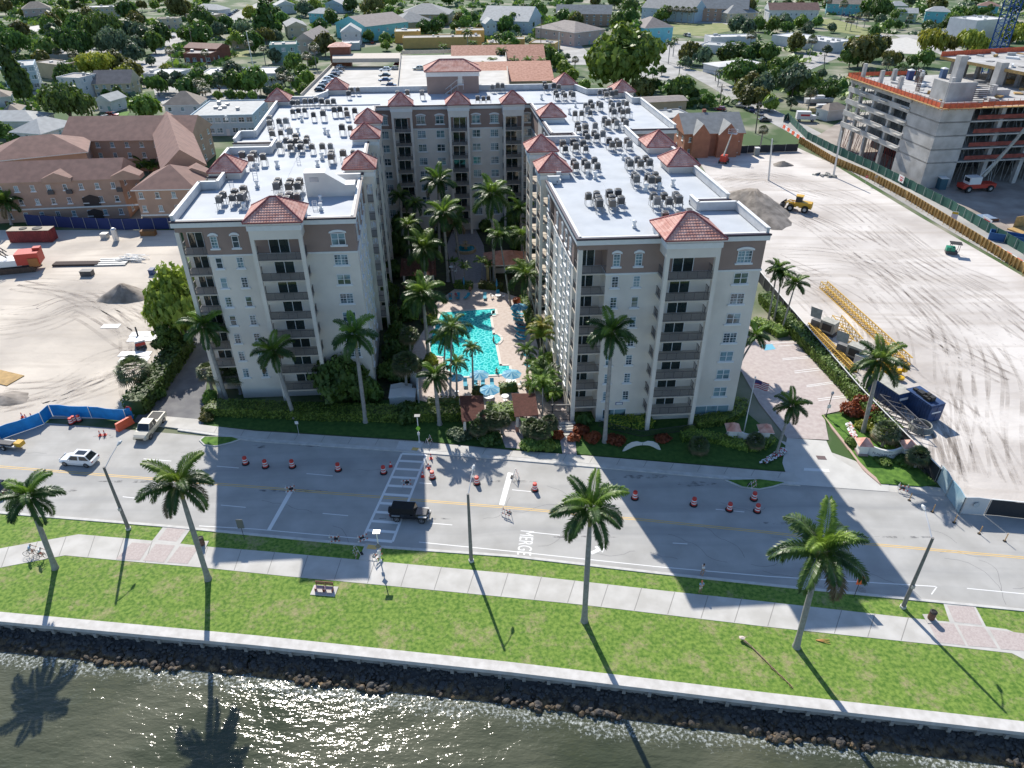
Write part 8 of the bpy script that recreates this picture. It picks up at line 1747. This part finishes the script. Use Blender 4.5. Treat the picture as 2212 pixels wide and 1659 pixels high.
# plywood barrier with braces
W_=[Vector(g(*p)) for p in [(1727,309),(1795,351),(1880,387),(1960,431),(2040,481),(2120,531),(2212,591),(2400,715)]]; t=thing('plywood_barrier','long yellow plywood barrier with braces beside the side street','fence',(W_[0].x,W_[0].y,0)); o_=W_[0]
for i,(a,b) in enumerate(zip(W_,W_[1:])):
    d=b-a; r=math.atan2(d.y,d.x); q=(a+b)/2-o_; nn=Vector((d.y,-d.x)).normalized(); mb=MB(); mb.box(q.x,q.y,0,d.length,.06,1.9,0,r); mb.build('board_panel',[PLY],t); mb=MB()
    for k in range(int(d.length/1.25)):
        p=a-o_+d*(k*1.25/d.length)+nn*.2; mb.box(p.x,p.y,0,.12,.32,1.95,0,r); mb.tube([(p.x+nn.x*.1,p.y+nn.y*.1,1.5),(p.x+nn.x*1.0,p.y+nn.y*1.0,0)],.05,4) if k%2 else None
    mb.build('brace',[mat('brace_wood',(.34,.21,.07),.8)],t)
bm_=MB(); bm_.add([(-.95,-.28,0),(.95,-.28,0),(.95,.28,0),(-.95,.28,0),(-.9,-.16,.45),(.9,-.16,.45),(.9,.16,.45),(-.9,.16,.45),(-.9,-.12,.9),(.9,-.12,.9),(.9,.12,.9),(-.9,.12,.9)],[(0,1,5,4),(1,2,6,5),(2,3,7,6),(3,0,4,7),(4,5,9,8),(5,6,10,9),(6,7,11,10),(7,4,8,11),(8,9,10,11)])
BO,BWm=bm_.mesh('water_barrier',[mat('barrier_orange',(.78,.13,.06),.5)]),bm_.mesh('water_barrier',[WPL])
def brow(p0,p1,n,where):
    a,b=Vector(g(*p0)),Vector(g(*p1)); d=b-a
    for k in range(n):
        p=a+d*(k/(n-1)); o=link('water_barrier',BO if k%2==0 else BWm,None,(p.x,p.y,.02),math.atan2(d.y,d.x),1.05); tag(o,'%s water filled barrier, %s from left %s'%('orange' if k%2==0 else 'white',ORD[k],where),'barrier','water filled barriers along the green fence')
brow((1694,277),(1740,309),10,'in the far row'); brow((1996,449),(2046,479),7,'in the middle row'); brow((2072,491),(2212,577),14,'in the near row')
for px,py,txt,cr,w_ in ((1942,398,'','red',2.6),(2124,492,'','red',3.4)):
    a=Vector(g(px,py)); d=Vector(g(px+20,py+12))-a; t=thing('site_sign','white site board with red lettering on the green fence, %s one'%('far' if px<2000 else 'near'),'sign',(a.x,a.y-.35,0),math.atan2(d.y,d.x),'boards on the green fence'); mb=MB(); mb.box(0,0,.7,w_,.06,1.7); mb.build('board',[WPL],t)
    for zz,ww in ((1.8,.8),(1.3,.65),(1.0,.5)): mb=MB(); mb.box(.1,-.045,zz,w_*ww*.8,.03,.2); mb.build('red_lettering',[SRED],t)
a=g(2058,478); mb=MB(); mb.box(0,0,.3,1.3,.08,2.0,0); mb.box(0,-.05,1.7,1.2,.03,.5,1); o=mb.build('notice_board',[WPL,SYEL],None,(a[0],a[1],0),R_(-35)); tag(o,'white notice board with yellow heading on the green fence','sign')
sign(1868,400,2.6,.75,.75,SRED,'red octagonal stop sign by the plywood barrier','oct','STOP',R_(0),tcol=WPL); sign(1889,398,2.6,1.1,1.1,mat('sign_tan',(.4,.33,.25),.6),'tan diamond sign seen from behind by the plywood barrier','diamond')
# ================================================================ machines on the right site
def blk(t,name,M,*boxes):
    mb=MB()
    for b in boxes: mb.box(*b)
    return mb.build(name,[M],t)
def wheel(t,x,y,r,w=.5,name='wheel'):
    mb=MB(); n=16; mb.add([(r*math.cos(k*6.2832/n),yy,r*math.sin(k*6.2832/n)) for yy in (-w/2,w/2) for k in range(n)],[(k,(k+1)%n,n+(k+1)%n,n+k) for k in range(n)]+[tuple(range(n)),tuple(range(2*n-1,n-1,-1))]); o=mb.build(name,[TYRE],t,(x,y,r)); mb=MB(); mb.add([(r*.5*math.cos(k*.785),s*(w/2+.01),r*.5*math.sin(k*.785)) for s in (-1,1) for k in range(8)],[tuple(range(8)),tuple(range(15,7,-1))]); mb.build('hub',[METAL],o)
YM=mat('machine_yellow',(.62,.36,.03),.5); RM=mat('machine_red',(.5,.05,.03),.5); GM=mat('machine_grey',(.4,.39,.34),.7,var=.15,scale=2)
t=thing('wheel_loader','yellow wheel loader with raised dark bucket on the sand lot','wheel loader',(*g(1722,455),.02),R_(152))
blk(t,'rear_body',YM,(-1.6,0,1.0,2.8,1.9,1.3),(-2.9,0,1.0,.4,2.2,1.1)); blk(t,'front_frame',YM,(1.3,0,.9,1.8,1.1,.9)); blk(t,'cab',mat('cab_dark',(.03,.035,.04),.2),(0,0,2.2,1.5,1.5,1.3)); blk(t,'cab_roof',YM,(0,0,3.5,1.7,1.7,.18)); blk(t,'cab_base',YM,(0,0,1.2,1.5,1.6,1.0))
mb=MB()
for s in (-.7,.7): mb.tube([(.9,s,2.0),(2.2,s,2.1),(3.2,s,1.4)],.16,5)
mb.build('lift_arm',[YM],t); mb=MB(); mb.add([(2.9,-1.5,.6),(2.9,1.5,.6),(4.2,1.5,1.0),(4.2,-1.5,1.0),(3.0,-1.5,2.1),(3.0,1.5,2.1)],[(0,1,2,3),(0,4,5,1),(0,3,4),(1,5,2)]); mb.build('bucket',[DMETAL],t)
for x in (-1.7,1.6):
    for s in (-1.15,1.15): wheel(t,x,s,.82,.6)
t=thing('boom_lift','red boom lift with raised white basket by the back fence','boom lift',(*g(1563,352),.02),R_(60)); blk(t,'chassis',RM,(0,0,.6,2.8,2.0,.5)); blk(t,'turntable',RM,(-.4,0,1.1,2.4,1.6,1.2)); mb=MB(); mb.tube([(-1.2,0,2.2),(3.8,0,6.5),(5.0,0,7.6)],[.28,.2,.15],6); mb.build('boom',[GM],t); mb=MB(); 
for x in (5,6.2):
    for y in (-1.2,1.2): mb.tube([(x,y,7.0),(x,y,8.2)],.05,4)
for z in (7.0,7.6,8.2): mb.tube([(5,-1.2,z),(6.2,-1.2,z),(6.2,1.2,z),(5,1.2,z),(5,-1.2,z)],.05,4,0,False)
mb.box(5.6,0,6.95,1.2,2.4,.06); mb.build('basket',[WPL],t)
for x in (-1,1):
    for s in (-1,1): wheel(t,x,s,.5,.4)
# rough-terrain crane inside the shell yard
t=thing('mobile_crane','red and white mobile crane with raised boom in the shell shadow','crane',(*g(2105,412),.02),R_(8)); LANDMARKS.append(('mobile crane',*g(2105,412),6))
blk(t,'carrier',RM,(0,0,1.0,9,2.7,1.0)); blk(t,'cab',WPL,(-1.5,0,2.0,3.2,2.4,1.8)); blk(t,'cab_window',CG,(-3.12,0,2.6,.05,1.8,.9)); mb=MB(); mb.tube([(1,0,3.6),(6.5,0,12.5),(9.5,0,18.5)],[.5,.42,.3],6); mb.build('boom',[GM],t); mb=MB(); mb.tube([(-1,0,2.5),(4.5,0,9.2)],.18,6); mb.build('ram',[METAL],t); mb=MB(); mb.tube([(9.5,0,18.5),(9.2,0,8)],.05,4); mb.build('cable',[DMETAL],t)
for x in (-3,3):
    for s in (-1.4,1.4): wheel(t,x,s,.85,.6)
# lattice boom sections
def lattice(p0,p1,s,M,label,z=.1):
    a,b=Vector(g(*p0)),Vector(g(*p1)); d=b-a; L=d.length; mb=MB(); t=thing('lattice_section',label,'crane section',(a.x,a.y,z),math.atan2(d.y,d.x),'lattice crane sections lying on the sand')
    for y in (-s/2,s/2):
        for zz in (0,s): mb.tube([(0,y,zz),(L,y,zz)],.09,4)
    mb.build('chord',[M],t); mb=MB(); n=int(L/s/.8)
    for k in range(n):
        x0,x1=k*L/n,(k+1)*L/n
        for A,B in (((x0,-s/2,0),(x1,-s/2,s)),((x0,s/2,s),(x1,s/2,0)),((x0,-s/2,s),(x1,s/2,s)),((x0,-s/2,0),(x1,s/2,0)),((x0,-s/2,0),(x0,-s/2,s)),((x0,s/2,0),(x0,s/2,s))): mb.tube([A,B],.055,4)
    mb.build('lacing',[M],t)
YL=mat('lattice_yellow',(.62,.40,.08),.6)
lattice((1777,622),(1958,790),1.25,YL,'long yellow lattice boom lying across the sand lot'); lattice((1803,700),(1848,752),1.6,YL,'short yellow lattice section between boom and generators'); lattice((1748,706),(1846,806),.7,YL,'thin yellow lattice strip lying against the black fence'); lattice((1905,872),(1985,948),1.6,mat('lattice_dark',(.10,.10,.11),.6),'dark lattice frame lying by the black fence near containers')
for (px,py),lb in (((1776,716),'left beige generator skid with raised hood'),((1833,770),'right beige generator skid with raised hood')):
    t=thing('generator',lb,'generator',(*g(px,py),.02),R_(-48),'beige generators on the sand'); blk(t,'skid',DMETAL,(0,0,0,4.6,1.8,.5)); blk(t,'housing',GM,(.9,0,.5,2.4,1.8,1.9)); blk(t,'engine',CC2,(-1.2,0,.5,1.6,1.3,1.3)); mb=MB(); mb.add([(-2.2,-.9,2.4),(-.4,-.9,2.4),(-.6,-.5,3.9),(-2.6,-.5,3.9)],[(0,1,2,3)]); mb.add([(-2.2,-.85,2.4),(-.4,-.85,2.4),(-.6,-.45,3.9),(-2.6,-.45,3.9)],[(3,2,1,0)]); mb.build('raised_hood',[GM],t); blk(t,'louvre',DMETAL,(.9,-.92,.8,1.6,.04,1.2))
t=thing('equipment_box','small white equipment box right of the generators','equipment box',(*g(1858,785),.02),R_(-40)); blk(t,'box',WPL,(0,0,.1,1.8,1.4,1.3)); blk(t,'lid',GM,(0,0,1.4,1.9,1.5,.1))
mb=MB(); rnd=random.Random(4)
for k in range(14): x,y=rnd.uniform(-2.6,2.6),rnd.uniform(-1.2,1.2); mb.box(x,y,rnd.uniform(0,.6),rnd.uniform(.5,1.3),rnd.uniform(.5,1.1),rnd.uniform(.5,1.2),0,rnd.uniform(0,3))
for k in range(4): mb.lathe([(.5,0),(.5,.3),(.3,.35)],12,0,(-2.4+k*1.4,-1.3,.3))
o=mb.build('winch_assembly',[mat('bright_yellow',(.75,.45,.02),.45)],None,(*g(1915,808),.02),R_(-20)); tag(o,'bright yellow winch machinery behind the entrance palm','machinery')
CBL=mat('container_blue',(.02,.055,.15),.6,var=.2,scale=1)
def container(px,py,ang,L,w,h,M,label,ribs=True,top=None):
    t=thing('shipping_container',label,'container',(*g(px,py),.02),R_(ang)); mb=MB(); mb.box(0,0,.1,L,w,h); 
    for k in range(int(L/.45)): mb.box(-L/2+.3+k*.45,-w/2-.03,.2,.2,.06,h-.2); mb.box(-L/2+.3+k*.45,w/2+.03,.2,.2,.06,h-.2)
    mb.build('body',[M],t); mb=MB(); mb.box(0,0,h+.1,L+.02,w+.02,.08); mb.build('roof',[top or M],t)
    for s in (-.6,.6): mb=MB(); mb.box(L/2+.03,s,.2,.05,1.1,h-.3); mb.build('door',[M],t)
    return t
t=container(1912,862,-70,5.6,2.4,2.6,CBL,'dark blue container with pale rusty roof before the sand lot',top=GM); mb=MB(); mb.box(2.86,0,1.6,.04,1.6,.4); mb.build('white_label',[WPL],t)
t=container(1986,892,-72,4.6,2.4,2.7,CBL,'dark blue open sided power pack with machinery on top'); 
mb=MB()
for k in range(10): mb.box(rnd.uniform(-1.6,1.0),rnd.uniform(-.7,.7),2.8,rnd.uniform(.4,1.0),rnd.uniform(.4,.9),rnd.uniform(.3,.8))
mb.build('engine_top',[mat('oily_black',(.03,.028,.025),.6,var=.3,scale=4)],t); mb=MB(); mb.box(2.36,0,1.5,.04,1.5,.22); mb.build('white_label',[WPL],t)
mb=MB()
for k in range(5): mb.tube([((1.5-.07*k)*math.cos(a*.3927),(1.5-.07*k)*math.sin(a*.3927),.15+.16*k) for a in range(17)],.1,5,0,False)
o=mb.build('hose_coil',[mat('hose_grey',(.25,.26,.24),.7)],None,(*g(1988,927),.02)); tag(o,'coiled grey hose on the sand beside the blue power pack','hose')
def mound(px,py,rx,ry,h,label,M,seed=1,rot=0):
    rnd=random.Random(seed); mb=MB(); n=28; V=[(0,0,h)]; rings=7
    for i in range(1,rings+1):
        f=i/rings
        for k in range(n): a=k*6.2832/n; q=f*(1+.12*math.sin(3*a+seed)+.05*math.sin(9*a)); V.append((rx*q*math.cos(a),ry*q*math.sin(a),max(0,h*(1-f**1.1)*(1+rnd.uniform(-.1,.1))) if i<rings else -.05))
    F=[(0,1+k,1+(k+1)%n) for k in range(n)]
    for i in range(rings-1):
        for k in range(n): F.append((1+i*n+k,1+(i+1)*n+k,1+(i+1)*n+(k+1)%n,1+i*n+(k+1)%n))
    mb.add(V,F); o=mb.build('dirt_mound',[M],None,(*g(px,py),.02),R_(rot),smooth=True); tag(o,label,'dirt mound','dirt mounds')
DIRT=mat('grey_dirt',(.16,.14,.12),.95,col2=(.34,.30,.26),scale=.5,detail=10,bump=1,bscale=2.5)
mound(1622,452,8,13,5.0,'tall grey dirt mound behind the right wing',DIRT,1,20); mound(1690,357,3,2,1.2,'small grey gravel heap by the pale pole',DIRT,2); mound(270,640,4.5,3.5,2.6,'dark gravel heap left of the big bright tree',DIRT,3); mound(10,862,4,2,.6,'rubble heap at the left edge of the sand',DIRT,4)
t=thing('mini_excavator','small green and black machine under a canopy near the plywood barrier','excavator',(*g(2053,548),.02),R_(-20)); blk(t,'chassis',DMETAL,(0,0,.2,2.2,1.6,.5)); blk(t,'body',mat('machine_green',(.02,.25,.15),.5),(-.3,0,.7,1.6,1.3,.8)); blk(t,'canopy',BLACK,(.4,0,2.3,2.2,1.8,.1)); mb=MB()
for x in (-.4,1.2):
    for y in (-.7,.7): mb.tube([(x,y,.7),(x,y,2.3)],.05,4)
mb.build('canopy_post',[DMETAL],t)
mb=MB()
for k in range(14): mb.box(rnd.uniform(-3,3),rnd.uniform(-1.3,1.3),0,rnd.uniform(.6,2.4),rnd.uniform(.2,.8),rnd.uniform(.15,.6),k%2,rnd.uniform(0,3))
o=mb.build('scrap_pile',[CC2,GM],None,(*g(1772,380),.02)); tag(o,'pile of dark scrap and pipes beside the pale pole','scrap pile')
t=thing('box_truck','white box truck with red stripe parked behind the green fence','truck',(*g(1738,262),.02),R_(-8)); blk(t,'box',WPL,(-.8,0,.8,4.6,2.3,2.5)); blk(t,'stripe',SRED,(-.4,-1.17,1.9,3.0,.03,.6)); blk(t,'cab',WPL,(2.4,0,.6,1.7,2.1,1.5)); blk(t,'windscreen',CG,(3.2,0,1.3,.15,1.8,.7))
for x in (-2,2.3):
    for s in (-1,1): wheel(t,x,s,.45,.3)
def boat(px,py,ang,L,label,c=(.55,.46,.30)):
    t=thing('boat',label,'boat',(*g(px,py),.02),R_(ang),'boats stored behind the fence'); mb=MB(); n=8; V=[]
    for i in range(n+1):
        f=i/n; w_=1.4*(1-max(0,f-.55)**2*4.4); V+= [(L*(f-.5),-w_,2.3),(L*(f-.5),-w_*.35,.7+.9*max(0,f-.7)),(L*(f-.5),w_*.35,.7+.9*max(0,f-.7)),(L*(f-.5),w_,2.3)]
    mb.add(V,[(4*i+j,4*i+4+j,4*i+5+j,4*i+1+j) for i in range(n) for j in range(3)]+[(0,1,2,3)]); mb.add([V[4*i] for i in range(n+1)]+[V[4*i+3] for i in range(n+1)],[(i,i+1,n+2+i,n+1+i) for i in range(n)]); mb.build('hull',[mat('hull_%d'%int(c[0]*100),c,.4)],t); blk(t,'cabin',WPL,(-.5,0,2.3,L*.35,1.9,1.0)); blk(t,'trailer',DMETAL,(0,0,.3,L*.7,1.6,.35))
boat(1775,246,2,10,'beige hulled boat stored beside the white box truck'); boat(1768,226,4,11,'white boat stored behind the beige hulled one',(.6,.6,.6))
for px,py,lb,c in ((1706,290,'red_awning','x'),):
    pass
blkt=thing('site_skip','blue edged open skip behind the green fence at right','skip',(*g(2175,520),.02),R_(-33)); blk(blkt,'skip_wall',mat('skip_blue',(.03,.12,.3),.6),(0,-1.3,0,7,.1,1.6),(0,1.3,0,7,.1,1.6),(-3.5,0,0,.1,2.6,1.6),(3.5,0,0,.1,2.6,1.6)); blk(blkt,'skip_floor',mat('rust2',(.12,.07,.05),.9),(0,0,.1,6.8,2.5,.1))
o=MB(); o.box(0,0,.05,6,3.4,.5,0); o.box(.2,0,.55,5,3,.12,1); o=o.build('form_panel_stack',[mat('rust2',(.12,.07,.05),.9),mat('blue_board',(.18,.25,.35),.7)],None,(*g(2120,474),.02),R_(5)); tag(o,'stack of formwork panels on the shaded yard','panel stack')
o=MB(); o.box(0,0,0,5,.15,2.6,0); o.box(-1.5,-2,0,6,3.6,.3,0); o=o.build('plywood_box',[PLY],None,(*g(2205,490),.02),R_(20)); tag(o,'orange plywood formwork box at the right edge','formwork')
t=thing('portable_toilet','grey portable toilet on the sand beside the back fence','portable toilet',(*g(1633,336),.02),0); blk(t,'cabin',mat('toilet_grey',(.22,.24,.24),.5),(0,0,0,1.3,1.3,2.2)); blk(t,'roof',WPL,(0,0,2.2,1.4,1.4,.15)); t=thing('portable_toilet','teal portable toilet at the foot of the concrete shell','portable toilet',(*g(2031,408),.02),0); blk(t,'cabin',mat('toilet_teal2',(.03,.1,.14),.5),(0,0,0,1.8,1.8,2.8)); blk(t,'roof',WPL,(0,0,2.8,1.9,1.9,.2))
# ================================================================ left site
fence('fabric_fence',[(-150,990),(2,950),(94,917),(115,899),(200,903),(275,910),(290,905)],1.9,BLUEF,'bright blue fabric fence round the left roadside corner',post=WPL)
fence('fabric_fence',[(60,487),(160,493),(270,497),(400,494)],2.6,mat('navy_fence',(.02,.035,.13),.8),'dark blue fence before the peach apartments')
t=thing('drilling_rig','red and white crawler drilling rig at the left edge','drilling rig',(*g(40,583),.02),R_(14)); LANDMARKS.append(('drilling rig',*g(40,583),6))
for s in (-1.7,1.7):
    mb=MB(); pr=[(-4,.5),(-3.5,0),(3.5,0),(4,.5),(3.5,1.1),(-3.5,1.1)]; mb.add([(x,s-.4,z) for x,z in pr]+[(x,s+.4,z) for x,z in pr],[tuple(range(6)),tuple(range(11,5,-1))]+[(i,6+i,6+(i+1)%6,(i+1)%6) for i in range(6)]); mb.build('track',[mat('track_brown',(.09,.06,.045),.9,var=.3,scale=5)],t)
blk(t,'undercarriage',DMETAL,(0,0,.6,5,2.4,.7)); blk(t,'house_body',WPL,(-1,0,1.3,5,3,1.2)); blk(t,'engine_cover',RM,(2.8,0,1.4,4.2,3.2,2.3),(4.4,.6,3.7,1.4,1.2,.5)); blk(t,'cab',CG,(-3.2,-1.0,1.5,1.4,1.2,1.9)); blk(t,'counterweight',mat('rust_orange',(.35,.14,.04),.7),(3.8,-1.2,1.0,1.8,1.2,1.7)); mb=MB()
for y in (-.5,.5):
    for z in (0,.9): mb.tube([(-1,y,2.8+z),(-9.5,y,12+z)],.1,4)
for k in range(12): f=k/12; mb.tube([(-1-8.5*f,-.5,2.8+9.2*f),(-1-8.5*(f+.08),.5,3.7+9.2*(f+.08))],.06,4)
mb.build('lattice_boom',[DMETAL],t)
t=container(75,520,2,9,2.6,2.6,mat('container_red',(.2,.03,.03),.7,var=.2,scale=1),'dark red container with round lids before the navy fence',top=mat('container_top',(.4,.35,.27),.8)); mb=MB(); mb.lathe([(1.0,2.78),(1.0,2.9),(.6,2.95)],12,0,(1.5,0,0)); mb.lathe([(.8,2.78),(.8,2.9)],12,0,(-1.5,0,0)); mb.build('round_lid',[BLACK],t)
t=thing('mini_excavator','white and red mini excavator on white sheets by the left hedge','excavator',(*g(305,748),.02),R_(120)); blk(t,'track',DMETAL,(0,-.6,0,2.2,.4,.5),(0,.6,0,2.2,.4,.5)); blk(t,'body',WPL,(0,0,.5,1.8,1.5,.9)); blk(t,'counterweight',RM,(-.8,0,.6,.5,1.5,.5)); mb=MB(); mb.tube([(.8,0,1.1),(1.9,0,2.6),(3.0,0,1.5),(3.1,0,.4)],[.16,.13,.1,.12],5); mb.build('arm',[DMETAL],t)
for (px,py),(w_,h_),lb in (((315,722),(5,1.6),'upper white sheet on the sand'),((310,733),(5,1.5),'second white sheet on the sand by the mini excavator'),((292,765),(5,1.5),'third white sheet below the mini excavator'),((290,777),(4.6,1.5),'lowest white sheet near the hedge'),((240,705),(3,1.4),'small thin sheet lying alone left of the excavator')):
    mb=MB(); mb.box(0,0,.02,w_,h_,.05); o=mb.build('white_sheet',[WPL],None,(*g(px,py),.02),R_(random.uniform(0,8))); tag(o,lb,'sheet','white sheets on the sand')
mb=MB(); mb.box(0,0,.02,5,3,.1); o=mb.build('plywood_sheet',[PLY],None,(*g(8,817),.02),R_(-20)); tag(o,'orange plywood sheet at the left edge of the sand','sheet')
mb=MB(); mb.box(0,0,.02,5,3.2,.1); o=mb.build('plywood_sheet',[mat('pale_ply',(.55,.48,.36),.8)],None,(*g(0,985*.0+770),.02),R_(-25)) if False else None
mb=MB()
for k in range(6): mb.box(0,k*.55-1.4,.05+.12*(k%2),6,.45,.25)
o=mb.build('pipe_stack',[METAL],None,(*g(245,568),.02),R_(3)); tag(o,'stack of grey steel sheets on the shaded sand','stack'); mb=MB()
for k in range(18): mb.tube([(rnd.uniform(-3,-1),rnd.uniform(-1.5,1.5),.1+.05*k),(rnd.uniform(1,3.5),rnd.uniform(-1.5,1.5),.1+.04*k)],.07,4)
o=mb.build('pole_heap',[WPL],None,(*g(285,562),.02)); tag(o,'heap of white poles right of the grey steel sheets','pole heap')
mb=MB()
for k in range(5): mb.box(0,k*.35,.05,9,.3,.4)
o=mb.build('sheet_piles',[mat('rust3',(.07,.05,.045),.9)],None,(*g(163,575),.02),R_(2)); tag(o,'row of dark rusty sheet piles on the shaded sand','sheet piles')
for px,py,sx,c,lb in ((190,595,2.2,DMETAL,'dark steel box on the shaded sand'),(330,592,.9,CBL,'small dark blue drum on the shaded sand'),(322,508,3.2,mat('crate_brown',(.2,.1,.04),.8),'brown crate before the navy fence'),(228,514,1.4,METAL,'grey cabinet before the navy fence')):
    mb=MB(); mb.box(0,0,0,sx,1.3,1.0); mb.box(0,0,1.0,sx+.1,1.4,.1); o=mb.build('site_box',[c],None,(*g(px,py),.02)); tag(o,lb,'box')
mb=MB(); mb.lathe([(.6,0),(.6,2.6),(.3,2.9)],14); o=mb.build('silver_tank',[ALU],None,(*g(252,520),.02)); tag(o,'upright silver tank before the navy fence','tank')
t=thing('arrow_trailer','yellow and black arrow board trailer by the blue fence','trailer',(*g(28,966),.01),R_(-10)); blk(t,'frame',METAL,(-1,0,.5,4.2,1.4,.15)); blk(t,'arrow_board',YM,(1.3,0,.5,.9,.9,.6)); blk(t,'panel',DMETAL,(-1.2,-.2,.65,3.4,.8,.25))
for s in (-.8,.8): wheel(t,-.6,s,.35,.2)
t=thing('barrier','single orange water filled barrier against the blue fence end','barrier',(*g(271,922),.01),R_(60)); o=link('barrier_body',BO,t,(0,0,0),0,1.3)
sign(285,905,2.0,.9,.55,SRED,'red and white board on the blue fence end','oct','',0,tcol=WPL)
o=t=mb=None
resolve_labels()
